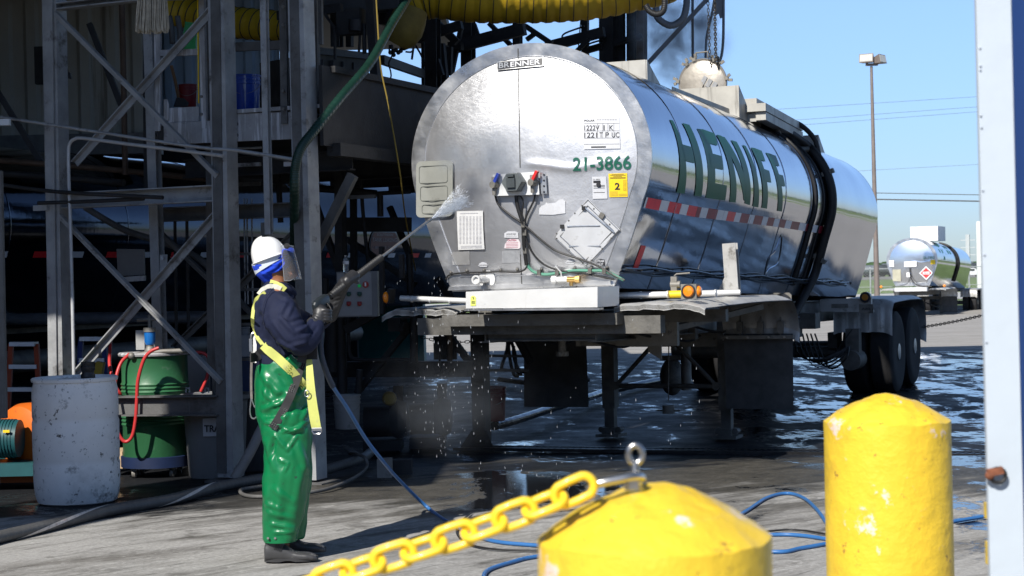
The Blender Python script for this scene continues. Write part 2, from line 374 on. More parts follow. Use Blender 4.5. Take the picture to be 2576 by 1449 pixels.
m_unseen = mat('unseen_wall_dark', (.07,.07,.075), .8, 0, var=.2, vs_=.6)
lb = MB(); lb.box((-9.5, 19, 2.7), (.3, 21, 5.4)); struct('unseen_bay_wall', lb, m_unseen)  # added out of view to keep sky light off the rack
lb = MB(); lb.box((-4, -22, 2.4), (70, .4, 4.8)); lb.box((27, -14, 5), (40, .4, 10)); lb.box((-24, -6, 4.5), (.4, 30, 9)); struct('unseen_sky_blockers', lb, m_unseen)  # slabs added beside and behind the camera, unseen, to cut sky light
# added unseen column out of frame, put there to shade the white barrel
sb = MB(); sb.lathe([(.05,0),(.62,.02),(.64,1),(.64,9.2),(.5,9.7),(.02,9.9)], (-6.35, 5.55, 0), seg=32)
struct('unseen_shadow_column', sb, mat('shadow_column_steel', (.5,.5,.5), .5, .6))

# ------------------------------------------------------------------ corrugated wall upper left
def corr(b, A, B, z0, z1, pitch=.3, dep=.04):
    A = Vector(A); B = Vector(B); d = (B-A); L = d.length; d /= L; n = Vector((d.y, -d.x, 0)); xs = []; x = 0
    while x < L:
        for t, o in ((0,0),(.10,0),(.14,1),(.24,1),(.28,0)): xs.append((min(x+t*pitch/.3, L), o))
        x += pitch
    V = []; Fc = []
    for t, o in xs: p = A+d*t+n*(dep*o); V += [Vector((p.x, p.y, z0)), Vector((p.x, p.y, z1))]
    for i in range(len(xs)-1): Fc.append((2*i, 2*i+2, 2*i+3, 2*i+1))
    b.add(V, Fc)
m_corr = mat('corrugated_steel', (.34,.33,.29), .6, .1, var=.12, vs_=1.2, streak=((.12,.10,.07), .4, 2.4), bump=.002)
wA = W(-500, 330, 19.5); wB = W(392, 330, 19.5)
t = Thing('shed_wall', 'dirty cream corrugated steel shed wall high on the left behind the rack', 'wall', ((wA.x+wB.x)/2, 19.5, 0))
b = MB(); corr(b, (wA.x, 19.5, 0), (wB.x, 19.9, 0), wB.z, 7.5); t.part('cladding', b, m_corr)
m_darkp = mat('dark_panel', (.03,.031,.033), .8, .1, var=.3)
b = MB(); b.box(((wA.x+wB.x)/2, 19.75, wB.z-.12), (wB.x-wA.x, .3, .24)); t.part('base_rail', b, mat('rail_grey', (.16,.16,.16), .7, .3, var=.25))
b = MB(); b.box(W(105, 165, 19.36), (.14, .1, .42)); t.part('wall_box', b, m_darkp)
b = MB()
pA = W(392, 0, 20.6); pB = W(700, 0, 20.6)
corr(b, (pA.x, 20.5, 0), (pB.x, 20.6, 0), W(500, 335, 20.6).z, 7.5, .24)
single('translucent_wall_panel', b, mat('blue_sheet', (.30,.40,.52), .5, 0, var=.1, vs_=1.5, streak=((.1,.13,.17), .35, 3)), 'pale blue corrugated sheet wall seen between the posts of the rack', 'wall')
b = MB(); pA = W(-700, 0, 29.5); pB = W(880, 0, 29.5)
b.box(((pA.x+pB.x)/2, 29.5, 1.1), (pB.x-pA.x, .25, 2.6)); pB = W(690, 0, 29.5); b.box(((pA.x+pB.x)/2, 29.6, 3.3), (pB.x-pA.x, .25, 1.79)); single('dark_backdrop', b, mat('backdrop_dark', (.02,.022,.026), .9, var=.3), 'near black backdrop closing the bay behind the parked tanker', 'wall')  # near-black sheet standing in for the dark interior of the bay

# ------------------------------------------------------------------ horizon: woods, railcars, pylons, wires
fo = MB(); rnd = random.Random(3)
m_wood = mat('woods_foliage', (.045,.085,.03), .9, var=.5, vs_=.08)
for i in range(900):
    x = rnd.uniform(-500, 1500); y = rnd.uniform(1150, 1400); h = rnd.uniform(5.5, 9.5)*(.85+.25*sin(x*.013))
    fo.ball((x, y, gz(y)+h*.5), (rnd.uniform(4, 9), rnd.uniform(4, 7), h*.52), 7, 5)
V = fo.v; fo.v = [v+Vector((0,0,1))*noise.noise(v*.4)*1.3 for v in V]
fo.smooth = [False]*len(fo.smooth)
single('far_woods', fo, m_wood, kind='stuff', base=(0, 1200, gz(1200)))
m_rail = mat('railcar_paint', (.13,.15,.17), .6, .2, var=.3, vs_=.2, dirt=((.25,.27,.28), .4, .3))
m_raild = mat('railcar_dark', (.03,.03,.035), .8)
def railcar(x, first=None, lab=''):
    if first: c = copy_tree(first); c.location = (x, 590, gz(590)); c['label'] = lab; return c
    t = Thing('tank_railcar', lab, 'railcar', (x, 590, gz(590)), 0, 'grey railcars in a line on the horizon')
    b = MB(); b.lathe([(.1, -8.2), (1.2, -8.0), (1.6, -7.4), (1.6, 7.4), (1.2, 8.0), (.1, 8.2)], (x, 590, gz(590)+2.5), Matrix.Rotation(pi/2, 3, 'Y'), 16); t.part('tank_body', b, m_rail)
    b = MB(); b.box((x, 590, gz(590)+.75), (16.5, 2.6, .4)); b.box((x-5.6, 590, gz(590)+.4), (2.6, 2.2, .8)); b.box((x+5.6, 590, gz(590)+.4), (2.6, 2.2, .8)); t.part('underframe', b, m_raild)
    b = MB(); b.box((x, 590, gz(590)+4.3), (1.6, 1.6, .6)); t.part('dome', b, m_rail)
    return t.o
rx = [W(2225+i*31, 690, 590).x for i in range(8)]
rc0 = railcar(rx[0], None, 'dark grey tank railcar far away, leftmost on the horizon beyond the light pole')
for i, x in enumerate(rx[1:]):
    railcar(x, rc0, 'dark grey tank railcar far away on the horizon, number %s from the left' % ['two','three','four','five','six','seven','eight'][i])
b = MB(); p = W(2434, 590, 700); b.cyl(Vector((p.x, 700, gz(700))), Vector((p.x, 700, 1.55+72/4300*700)), .9, 6)
for zz in (5, 8, 11): b.beam((p.x-3, 700, zz), (p.x+3, 700, zz), .3, .3)
single('pylon', b, mat('pylon_grey', (.5,.52,.54), .7), 'faint grey lattice mast on the horizon right of the far tanker', 'mast')
m_wire = mat('wire', (.10,.10,.11), .7)
def wire(p0, p1, Y, r, lab, sag=.0):
    b = MB(); a = W(*p0, Y); c = W(*p1, Y); b.tube([a+(c-a)*t+Vector((0,0,-sag*4*t*(1-t))) for t in [i/12 for i in range(13)]], r, 5, sub=1)
    single('power_line', b, m_wire, lab, 'power line', base=a, group='power lines across the sky')
wire((1700, 291), (2620, 233), 220, .022, 'thin faint power line, topmost of the lines crossing the sky', .0)
wire((1700, 324), (2620, 257), 220, .022, 'thin faint power line, second from the top in the sky')
wire((1700, 338), (2620, 269), 220, .022, 'thin faint power line, third from the top in the sky')
wire((1700, 455), (2620, 405), 220, .018, 'very faint power line running behind the middle of the light pole')
wire((2180, 485), (2620, 493), 150, .035, 'dark thin cable, upper of the pair above the far tanker')
wire((2180, 501), (2620, 509), 150, .06, 'thick dark cable, lower of the pair above the far tanker')
# light pole
PY = 62.0; pb = W(2207, 760, PY); pt = W(2192, 167, PY)
t = Thing('light_pole', 'tall brown steel light pole with two floodlights against the sky', 'light pole', (pb.x, PY, gz(PY)))
m_pole = mat('pole_bronze', (.20,.165,.145), .6, .2, var=.12)
b = MB(); b.tube([(pb.x, PY, gz(PY)), (pt.x, PY, pt.z)], [.11, .05], 12); t.part('pole', b, m_pole)
b = MB(); b.beam(W(2178, 163, PY), W(2208, 162, PY), .09, .09); b.beam(W(2181, 163, PY), W(2181, 155, PY), .08, .08, (0,1,0)); b.beam(W(2207, 162, PY), W(2208, 150, PY), .08, .08, (0,1,0)); t.part('crossarm', b, m_pole)
for (p, rot, lx) in ((W(2182, 149, PY), -.5, 0), (W(2211, 151, PY), .9, 1)):
    R = Matrix.Rotation(rot, 3, 'Z') @ Matrix.Rotation(radians(-12), 3, 'X')
    b = MB(); b.add([p+R@Vector(v) for v in [(-.2,.14,-.1),(.2,.14,-.1),(.2,.14,.1),(-.2,.14,.1),(-.26,-.16,-.16),(.26,-.16,-.16),(.26,-.16,.16),(-.26,-.16,.16)]], [(0,1,2,3),(7,6,5,4),(0,4,5,1),(1,5,6,2),(2,6,7,3),(3,7,4,0)])
    h = t.part('floodlight', b, m_pole)
    b = MB(); b.box(p+R@Vector((0,-.165,0)), (.46,.01,.26), R); t.part('lens', b, mat('lens_glass', (.5,.5,.45), .2), parent=h)
# chain link fence beyond the kerb
m_galvf = mat('fence_galv', (.45,.46,.46), .5, .5, var=.15)
FY = 90.0
t = Thing('chain_link_fence', 'galvanised chain link fence along the grass behind the far tankers', 'fence', (W(2300, 700, FY).x, FY, gz(FY)))
b = MB(); x0 = W(2190, 700, FY).x; x1 = W(2560, 700, FY).x
st = .15; n = int((x1-x0+2.4)/st)
for i in range(n):
    xa = x0-2.4+i*st; b.beam((xa, FY, gz(FY)+.05), (xa+1.9, FY, gz(FY)+1.95), .008, .008); b.beam((xa+1.9, FY+.01, gz(FY)+.05), (xa, FY+.01, gz(FY)+1.95), .008, .008)
t.part('mesh', b, m_galvf)
b = MB(); b.beam((x0-2, FY, gz(FY)+1.95), (x1+2, FY, gz(FY)+1.95), .05, .05); b.beam((x0-2, FY, gz(FY)+1.0), (x1+2, FY, gz(FY)+1.0), .03, .03); t.part('rail', b, m_galvf)
x = x0
while x < x1:
    b = MB(); b.cyl((x, FY+.05, gz(FY)-.1), (x, FY+.05, gz(FY)+2.05), .045, 8); t.part('post', b, m_galvf); x += 2.6
# white pickup and white cab far away near right edge
t = Thing('pickup_truck', 'small white pickup truck parked far off beyond the fence', 'pickup truck', (W(2440,690,330).x, 330, gz(330)))
m_white = mat('white_paint', (.75,.75,.74), .35, 0, var=.05); m_tyre = mat('tyre', (.018,.018,.02), .85, 0, var=.3, bump=.002); m_glassd = mat('dark_glass', (.02,.025,.03), .1)
c = W(2440, 690, 330); z0 = gz(330)
b = MB(); b.prism([(c.x-2.6,329,z0+.45),(c.x+2.6,329,z0+.45),(c.x+2.6,329,z0+1.05),(c.x+1.4,329,z0+1.1),(c.x+.7,329,z0+1.75),(c.x-.6,329,z0+1.75),(c.x-.75,329,z0+1.1),(c.x-2.6,329,z0+1.1)], (0,1.9,0)); t.part('body', b, m_white)
b = MB(); b.box((c.x+.1, 328.98, z0+1.38), (1.1, .03, .4)); t.part('window', b, m_glassd)
for dx in (-1.6, 1.6): b = MB(); b.cyl((c.x+dx, 328.95, z0+.38), (c.x+dx, 330.9, z0+.38), .38, 14); t.part('wheel', b, m_tyre)
b = MB(); c = W(2467, 700, 150); z0 = gz(150); b.lathe([(.33,0),(.32,5.6),(.28,5.9)], (c.x, 150, z0), seg=16); 
single('white_stack', b, m_white, 'tall thin white stack rising at the right edge behind the post', 'stack')
# ------------------------------------------------------------------ tank trailers
PSI = radians(22.8)
_fc = W(1330, 400, 13.65)
FT = Fr((_fc.x, _fc.y, 0), -PSI)
TL = 10.0
def lerp(a, b, t): return a+(b-a)*t
def prof(yl, s, off=0.0, k=1.0):
    """point on the tank shell: yl metres back, s degrees round from the right-hand side"""
    t = yl/TL; a = lerp(1.03, .877, t)*k+off; b = lerp(.92, .81, t)*k+off; zc = lerp(2.46, 2.24, t); dr = lerp(1.04, 1.11, t)*k+off*.5; bw = lerp(.69, .56, t)*k+off
    m = 1
    if s > 90: s = 180-s; m = -1
    if s >= -22: x, z = a*cos(radians(s)), b*sin(radians(s))
    else:
        f = min((-22-s)/28, 1); x0, z0 = a*cos(radians(-22)), b*sin(radians(-22)); x, z = lerp(x0, bw, f), lerp(z0, -dr, f)
        x -= .012*sin(pi*f)*-1
    return Vector((m*x, yl, zc+z))
SS = [-50, -43, -36, -29, -25, -22]+list(range(-18, 91, 4)); SS = SS+[180-s for s in SS[::-1][1:]]
def P2(fr, p):
    w = fr.M @ Vector(p) - CAM; dx, dy, dz = w.dot(_R), w.dot(_FW), w.dot(_U)
    xr, zr = dx/dy*F, dz/dy*F; return (CX+xr*cos(ROLL)-zr*sin(ROLL), CY-(xr*sin(ROLL)+zr*cos(ROLL)))
def side(px, py, off=.0, fr=None, y0=4.0, s0=0.0):
    """(yl, s) of the shell point seen at a pixel (near side, right of the axis)"""
    fr = fr or FT; y, s = y0, s0
    for _ in range(60):
        a = P2(fr, prof(y, s, off)); b = P2(fr, prof(y+.01, s, off)); c = P2(fr, prof(y, s+.1, off))
        j11, j12, j21, j22 = (b[0]-a[0])/.01, (c[0]-a[0])/.1, (b[1]-a[1])/.01, (c[1]-a[1])/.1
        ex, ey = px-a[0], py-a[1]; det = j11*j22-j12*j21
        if abs(det) < 1e-6: break
        dy, ds = (ex*j22-ey*j12)/det, (ey*j11-ex*j21)/det
        dy = max(-.6, min(.6, dy)); ds = max(-6, min(6, ds)); y = max(-.5, min(12, y+dy)); s = max(-60, min(86, s+ds))
        if abs(ex)+abs(ey) < .01: break
    return y, s
def patch(mb, c4, off, nu=6, nv=14, mi=0, rnd_=0):
    """quad in (yl,s) [TL,TR,BR,BL] laid on the shell, with thickness off"""
    (y0,s0),(y1,s1),(y2,s2),(y3,s3) = c4
    def fn(u, v):
        ya, sa = lerp(y0, y1, u), lerp(s0, s1, u); yb, sb = lerp(y3, y2, u), lerp(s3, s2, u)
        return prof(lerp(ya, yb, v), lerp(sa, sb, v), off)
    mb.grid(fn, nu, nv, mi)

m_side = mat('polished_tank_side', (.42,.44,.485), .10, 1.0, var=.05, vs_=1.2, bump=.004, bs=.9, rv=.04)
m_face = mat('brushed_tank_head', (.56,.565,.585), .45, .93, var=.06, vs_=1.6, bump=.0022, bs=14, rv=.06, dirt=((.42,.40,.37), .16, 2.2, .3))
_nt = m_face.node_tree; _N = _nt.nodes; _L = _nt.links; _tc2 = _N.new('ShaderNodeTexCoord'); _sb = _N.new('ShaderNodeVectorMath'); _sb.operation = 'SUBTRACT'; _L.new(_tc2.outputs['Object'], _sb.inputs[0]); _sb.inputs[1].default_value = (-.42,-.08,2.92)
_ln = _N.new('ShaderNodeVectorMath'); _ln.operation = 'LENGTH'; _L.new(_sb.outputs[0], _ln.inputs[0]); _mr = _N.new('ShaderNodeMapRange'); _mr.interpolation_type = 'SMOOTHSTEP'; _L.new(_ln.outputs['Value'], _mr.inputs[0]); _mr.inputs[1].default_value = .55; _mr.inputs[2].default_value = .2
_n9 = _N.new('ShaderNodeTexNoise'); _n9.inputs['Scale'].default_value = 11; _n9.inputs['Detail'].default_value = 7; _n9.inputs['Roughness'].default_value = .75; _mp9 = _N.new('ShaderNodeMapping'); _mp9.inputs['Rotation'].default_value = (0,.6,0); _mp9.inputs['Scale'].default_value = (1,1,2.4); _L.new(_tc2.outputs['Object'], _mp9.inputs[0]); _L.new(_mp9.outputs[0], _n9.inputs['Vector'])
_r9 = _N.new('ShaderNodeMapRange'); _L.new(_n9.outputs[0], _r9.inputs[0]); _r9.inputs[1].default_value = .46; _r9.inputs[2].default_value = .56
_b9 = _N.new('ShaderNodeBump'); _b9.inputs['Distance'].default_value = .00045; _L.new(_mr.outputs[0], _b9.inputs['Strength']); _L.new(_r9.outputs[0], _b9.inputs['Height'])
_pb = _N['Principled BSDF']; _old = _pb.inputs['Normal'].links[0].from_socket; _L.new(_old, _b9.inputs['Normal']); _L.new(_b9.outputs[0], _pb.inputs['Normal'])
m_rim = mat('tank_rim_steel', (.62,.62,.62), .34, 1.0, var=.12, vs_=3, bump=.002, bs=9, rv=.08)
m_seam = mat('seam_dark', (.10,.10,.095), .6, .3)
m_alu = mat('aluminium', (.66,.67,.68), .33, .9, var=.12, vs_=5, bump=.001, bs=30, dirt=((.3,.3,.29), .25, 6), rv=.08)
m_ss = mat('stainless_box', (.74,.74,.73), .40, .35, var=.06, vs_=3, bump=.0015, bs=12, rv=.06, streak=((.5,.48,.44), .25, 14))
m_under = mat('undercarriage', (.13,.125,.115), .6, .4, var=.45, vs_=5, bump=.003, bs=30, dirt=((.14,.13,.11), .35, 5))
m_undl = mat('undercarriage_grey', (.22,.21,.19), .6, .4, var=.3, vs_=5, bump=.002, bs=30, dirt=((.08,.08,.075), .45, 7))
m_fend = mat('fender_metal', (.46,.455,.44), .45, .3, var=.2, vs_=4, bump=.003, bs=10, dirt=((.20,.19,.17), .45, 6))
m_flap = mat('mudflap_rubber', (.085,.085,.085), .8, 0, var=.3, bump=.002, bs=20)
m_blk = mat('black_rubber', (.016,.016,.017), .5, 0, var=.3, bump=.001, bs=60)
m_gcab = mat('green_cable', (.10,.28,.20), .5, 0, var=.15)
m_amber = mat('amber_lens', (.95,.27,.01), .2, 0, var=.06, coat=1)
m_paper = mat('decal_white', (.56,.57,.60), .45, 0, var=.05, vs_=20, dirt=((.55,.55,.54), .25, 20))
m_dgrey = mat('decal_grey', (.33,.34,.36), .45, .2, var=.2, vs_=30)
m_ink = mat('decal_ink', (.02,.02,.025), .5); m_inkg = mat('number_green', (.012,.105,.07), .4); m_inkr = mat('decal_red', (.55,.02,.03), .45)
m_logo = mat('lettering_green', (.010,.13,.072), .42, 0, var=.15, vs_=2, spec=.18, dirt=((.03,.16,.11), .2, 4))
m_yel = mat('decal_yellow', (.85,.58,.02), .5, 0, var=.05); m_lime = mat('tag_lime', (.72,.78,.16), .5)
m_tr = mat('tape_red', (.85,.02,.03), .3, 0, var=.1, vs_=9); m_tw = mat('tape_white', (.78,.79,.82), .3, 0, var=.06, vs_=9); m_td = mat('tape_dark_red', (.28,.015,.03), .35, 0, var=.2)
m_olive = mat('placard_holder_grey', (.27,.275,.25), .5, .1, var=.08, dirt=((.16,.16,.14), .3, 5))
m_brass = mat('brass', (.55,.36,.13), .35, 1.0, var=.3, vs_=20); m_blue = mat('gladhand_blue', (.01,.04,.35), .4); m_redp = mat('gladhand_red', (.6,.02,.02), .4)
m_bplate = mat('plate_black', (.02,.022,.03), .35)
m_bright = mat('bolt_bright', (.35,.35,.34), .4, .7)
m_hub = mat('wheel_rim', (.30,.30,.31), .4, .9, var=.2)

def shell(ripple=True):
    b = MB(); rings = []
    n = 90
    for i in range(n+1):
        yl = TL*i/n; off = .0014*sin(yl*2*pi/1.25) if ripple else 0
        rings.append([prof(yl, s, off+.0012*sin(radians(s*3)+yl*.9)) for s in SS])
    b.loft(rings, False)
    rg = []
    for i in range(0, 11):
        a = i/10*pi/2; rg.append([lerp(0, 1, 1)*Vector((0, TL+.38*sin(a), 2.2))+ (prof(TL, s)-Vector((0, TL, 2.2)))*max(cos(a), .02) for s in SS])
    b.loft(rg, False)
    return b
CEN = Vector((0, 0, 2.46))
def rimr():
    b = MB(); out = []
    for q, y in ((.885,-.012),(.887,-.019),(.894,-.019),(.896,-.012),(.90,-.012),(.95,-.013),(1.0,-.012),(1.004,-.012),(1.0045,-.008),(1.0045,.010),(1.0,.011)):
        out.append([CEN+(prof(0, s)-CEN)*q+Vector((0, y, 0)) for s in SS])
    b.loft(out, False); return b
def wheel_mb(c, side_=1):
    """dual tyre on an axle: list of (name, builder, material)"""
    R = Matrix.Rotation(pi/2, 3, 'Y'); tb = MB()
    for dx in (0, -.33):
        tb.lathe([(.29,-.14),(.40,-.15),(.47,-.14),(.505,-.115),(.512,-.06),(.512,.06),(.505,.115),(.47,.14),(.40,.15),(.29,.14)], Vector(c)+Vector((dx*side_-.14*side_, 0, 0)), R, 40)
        for g in (-.07, 0, .07):
            tb.lathe([(.5135,g-.006),(.5135,g+.006)], Vector(c)+Vector((dx*side_-.14*side_, 0, 0)), R, 40, cap=False)
    hb = MB(); hb.lathe([(.29,.0),(.28,-.02),(.22,-.10),(.10,-.11),(.10,.02),(.04,.03)] if side_ > 0 else [(.29,0),(.28,.02),(.22,.10),(.10,.11),(.10,-.02),(.04,-.03)], Vector(c)+Vector((-.01*side_, 0, 0)), R, 28)
    for k in range(10): a = 2*pi*k/10; p = Vector(c)+Vector((-.08*side_, .165*cos(a), .165*sin(a))); hb.cyl(p, p+Vector((.03*side_, 0, 0)), .014, 6)
    return tb, hb
_pt = []
for _s in [x*.5 for x in range(-100, 181)]:
    _p = prof(0, _s)-CEN; _pt.append((atan2(_p.z, _p.x), sqrt(_p.x**2+_p.z**2)))
_pt.sort()
def dish_y(x, z):
    p_x = x; x = abs(x); z = z-2.46; a = atan2(z, x); r = sqrt(x*x+z*z)
    if a <= _pt[0][0]: R = 1.04/max(.05, -sin(a))
    else:
        lo, hi = 0, len(_pt)-1
        while hi-lo > 1:
            m_ = (lo+hi)//2
            if _pt[m_][0] < a: lo = m_
            else: hi = m_
        t = (a-_pt[lo][0])/max(1e-9, _pt[hi][0]-_pt[lo][0]); R = lerp(_pt[lo][1], _pt[hi][1], t)
    q = r/R
    if q >= .885: return -.014
    zr = z+2.46; xr = p_x*1.0; ridge = .007*exp(-((zr-(2.415-.05*exp(-((xr-.42)/.22)**2)))/.032)**2)*max(0, min(1, (xr+.02)/.12))*max(0, min(1, (.9-xr)/.2))
    return -.13*(1-(q/.885)**2)-.012-ridge+.004*exp(-((xr+.1)/.2)**2-((zr-2.52)/.12)**2)
def dish(bulge=.13):
    b = MB(); rings = []
    N = 60; S2 = []
    for a, c in zip(SS, SS[1:]+[310-0.001]): S2 += [a, (a+c)/2] if c-a < 20 else [a]
    for i in range(1, N+1):
        q = i/N*.885; ring = []
        for s in S2:
            p = CEN+(prof(0, s)-CEN)*q; y = dish_y(p.x, p.z)*bulge/.13 if q < .884 else -.012; ring.append(Vector((p.x, y, p.z)))
        rings.append(ring)
    b.loft(rings, False); n = len(S2)
    b.add([Vector((0, dish_y(0, 2.46)*bulge/.13, 2.46))]+rings[0], [(0, i, i+1) for i in range(1, n)]+[(0, n, 1)], 0, True)
    return b
def facep(px, py, lift=0.0):   # the point of the domed head under a pixel
    y = -.08
    for _ in range(5):
        p = FT.y(px, py, y); y = dish_y(p.x, p.z)-lift
    return FT.y(px, py, y)
def fquad(mb, pts, th=.004, mi=0, lift=.004):
    """thin sheet following the head: polygon from pixels"""
    lift = lift+.0015; P = [facep(*p) for p in pts]; bm = bmesh.new(); vs_ = [bm.verts.new((p.x, 0, p.z)) for p in P]; bm.faces.new(vs_); bmesh.ops.triangulate(bm, faces=bm.faces)
    L_ = max((a-b_).length for a in P for b_ in P)
    for _ in range(0 if L_ < .03 else (1 if L_ < .08 else (2 if L_ < .2 else 3))): bmesh.ops.subdivide_edges(bm, edges=bm.edges[:], cuts=1, use_grid_fill=True)
    bm.verts.index_update(); V = [v.co.copy() for v in bm.verts]; Fc = [tuple(v.index for v in f.verts) for f in bm.faces]; be = [(e.verts[0].index, e.verts[1].index) for e in bm.edges if len(e.link_faces) == 1]; bm.free()
    n = len(V); A = [Vector((v.x, dish_y(v.x, v.z)-lift, v.z)) for v in V]; B = [a+Vector((0, -th, 0)) for a in A]
    mb.add(A+B, [f[::-1] for f in Fc]+[tuple(i+n for i in f) for f in Fc]+[(a, b_, b_+n, a+n) for a, b_ in be], mi)
def rrect(x0, y0, x1, y1, r, n=4, skew=-.045):
    P = []
    for cx_, cy_, a0 in ((x1-r, y0+r, -90), (x1-r, y1-r, 0), (x0+r, y1-r, 90), (x0+r, y0+r, 180)):
        for i in range(n+1): a = radians(a0+90*i/n); x = cx_+r*cos(a); P.append((x, cy_+r*sin(a)+skew*(x-x0)))
    return P
def ftext(mb, txt, px, py, h, w, mi=0, lift=.010, slope=-.045, weight=0.0):
    a = facep(px, py); b_ = facep(px+w, py+slope*w); c = facep(px, py-h); k = len(mb.v); lift += .003
    text_mb(txt, mb, a, b_-a, c-a, (c-a).length, mi, width=(b_-a).length, weight=weight)
    for i in range(k, len(mb.v)): v = mb.v[i]; v.y = dish_y(v.x, v.z)-lift

T = Thing('tank_trailer', 'large polished tank trailer with green lettering being hosed down by the worker', 'tank trailer', FT.loc, -PSI)
body = T.part('tank_shell', shell(), m_side, local=True)
head = T.part('tank_head', dish(), m_face, local=True)
T.part('head_rim', rimr(), m_rim, local=True)
b = MB(); b.tube([facep(1303+6*(y-110)/330, y)+Vector((0,-.002,0)) for y in range(122, 432, 10)], .0042, 6, sub=1); T.part('weld_seam', b, m_seam, parent=head, local=True); b = MB(); b.tube([facep(1309+3*(y-640)/60, y)+Vector((0,-.002,0)) for y in range(640, 722, 10)], .004, 6, sub=1)
T.part('weld_seam', b, m_seam, parent=head, local=True)
# horizontal buckle across the head
b = MB()
# bands round the shell
b = MB()
for yl in (.9, 2.15, 3.4, 4.65, 5.9):
    b.loft([[prof(yl+dy, s, o) for s in SS] for dy, o in ((-.012,0),(-.006,.0035),(.006,.0035),(.012,0))], False)
T.part('shell_band', b, m_side, local=True)
yA, _ = side(2041, 545, y0=7); yB, _ = side(2084, 560, .04, y0=8)
b = MB()
for y, r, o in ((yA, .022, .012), (yA+.16, .012, .006), (yA+.5, .012, .006)):
    b.tube([prof(y, s, o) for s in range(-46, 200, 5)], r, 8, sub=1)
T.part('shell_ring', b, m_blk, local=True)
b = MB(); b.tube([prof(yB-.9, 72, .09), prof(yB-.45, 60, .07)]+[prof(yB, s, .05) for s in range(46, -44, -8)]+[prof(yB-.25, -50, -.02)+Vector((0,0,-.18)), prof(yB-.5, -50, -.1)+Vector((0,0,-.42))], .052, 12, sub=4)
ho = T.part('overflow_hose', b, m_blk, local=True)
b = MB()
for s in (20, -34): b.box(prof(yB, s, .055), (.16, .07, .05), Matrix.Rotation(radians(-s), 3, 'Y'))
T.part('hose_clip', b, m_undl, parent=ho, local=True)
b = MB(); b.tube([prof(yB-.1, 66, .12), prof(yB-.02, 58, .2), prof(yB+.1, 46, .16), prof(yB+.12, 35, .06)], .03, 8, sub=5); T.part('breather_hose', b, m_blk, local=True)
# lettering on the side
def cq(*pts): return [side(1635.2+x/4.607, 251.6+y/4.607, y0=4, s0=5) for x, y in pts]
def letter(strokes):
    b = MB()
    for i, st_ in enumerate(strokes): patch(b, cq(*st_), .0045+.0006*(i % 3), 4, 16)
    T.part('letter', b, m_logo, parent=body, local=True)
letter([[(222,228),(262,240),(395,1085),(302,1072)], [(370,268),(450,290),(590,1120),(508,1108)], [(360,512),(478,545),(512,735),(404,706)]])
letter([[(538,334),(618,343),(722,1145),(638,1130)], [(600,338),(740,388),(778,530),(645,498)], [(676,610),(825,650),(845,812),(705,783)], [(722,958),(886,990),(866,1165),(700,1142)]])
letter([[(765,402),(820,415),(988,1187),(916,1180)], [(775,403),(862,435),(1150,1218),(1082,1160)], [(932,465),(998,487),(1152,1218),(1094,1198)]])
letter([[(1066,518),(1105,535),(1250,1243),(1186,1232)]])
letter([[(1162,550),(1215,560),(1350,1258),(1290,1250)], [(1205,557),(1288,590),(1333,715),(1258,690)], [(1286,790),(1375,820),(1400,960),(1322,938)]])
letter([[(1337,610),(1385,622),(1524,1292),(1472,1285)], [(1380,620),(1452,648),(1497,772),(1428,750)], [(1458,852),(1536,875),(1563,1005),(1490,985)]])
# reflective tape
xs = [150,165,268,330,422,478,545,575,628,702,750,780,838,882,945,985,1048,1088,1137,1178,1225,1270,1330,1380,1430,1480,1530]
ym = lambda x: [588,590,662,700,738,747,802][0] if x < 160 else (590+(x-165)*72/380 if x < 545 else 662+(x-545)*76/592 if x < 1137 else 738+(x-1137)*.158)
kinds = 'wrwrwrdwdwwrwdwdwdwdwdwdwd'
sol = [side(1572+x/3.038, 314.5+ym(x)/3.038, y0=3, s0=-20) for x in xs]
for i, k in enumerate(kinds):
    (ya, sa), (yb, sb) = sol[i], sol[i+1]; hs = 1.75; b = MB()
    patch(b, [(ya+.002, sa+hs), (yb-.002, sb+hs), (yb-.002, sb-hs), (ya+.002, sa-hs)], .003, 2, 2)
    m, l = {'r': (m_tr, 'red reflective tape block'), 'w': (m_tw, 'pale reflective tape block'), 'd': (m_td, 'faded dark red tape block')}[k]
    T.part('reflective_tape', b, m, parent=body, local=True, label=l)
b = MB(); ya, sa = side(1607, 651, y0=1, s0=-35); patch(b, [(ya-.07, sa+4.2), (ya+.06, sa+4.2), (ya+.06, sa-4.2), (ya-.07, sa-4.2)], .003, 3, 3); T.part('warning_decal', b, m_inkr, parent=body, local=True)
# dent with bright edge on the low side
b = MB(); pts = [side(1572+x/3.038, 314.5+y/3.038, y0=6, s0=-35) for x, y in ((1065,1160),(1095,1020),(1150,960),(1195,840),(1190,960),(1160,1060),(1095,1100),(1065,1160))]
b.tube([prof(y, s, .002) for y, s in pts], .006, 5, sub=3); T.part('dent_crease', b, m_side, parent=body, local=True)
# wires along the lower edge
b = MB()
for k in range(3): b.tube([prof(y/4, -45+1.0*k+.35*sin(y*1.3+k*2), .015+.01*k) for y in range(0, 37)], .009, 6, sub=2)
T.part('wire_loom', b, mat('loom_black', (.02,.03,.045), .3), local=True)
b = MB()
for y in range(1, 22): b.ball(prof(y*.44, -43.5, .02), .016, 8, 5)
T.part('loom_clip', b, m_under, local=True)

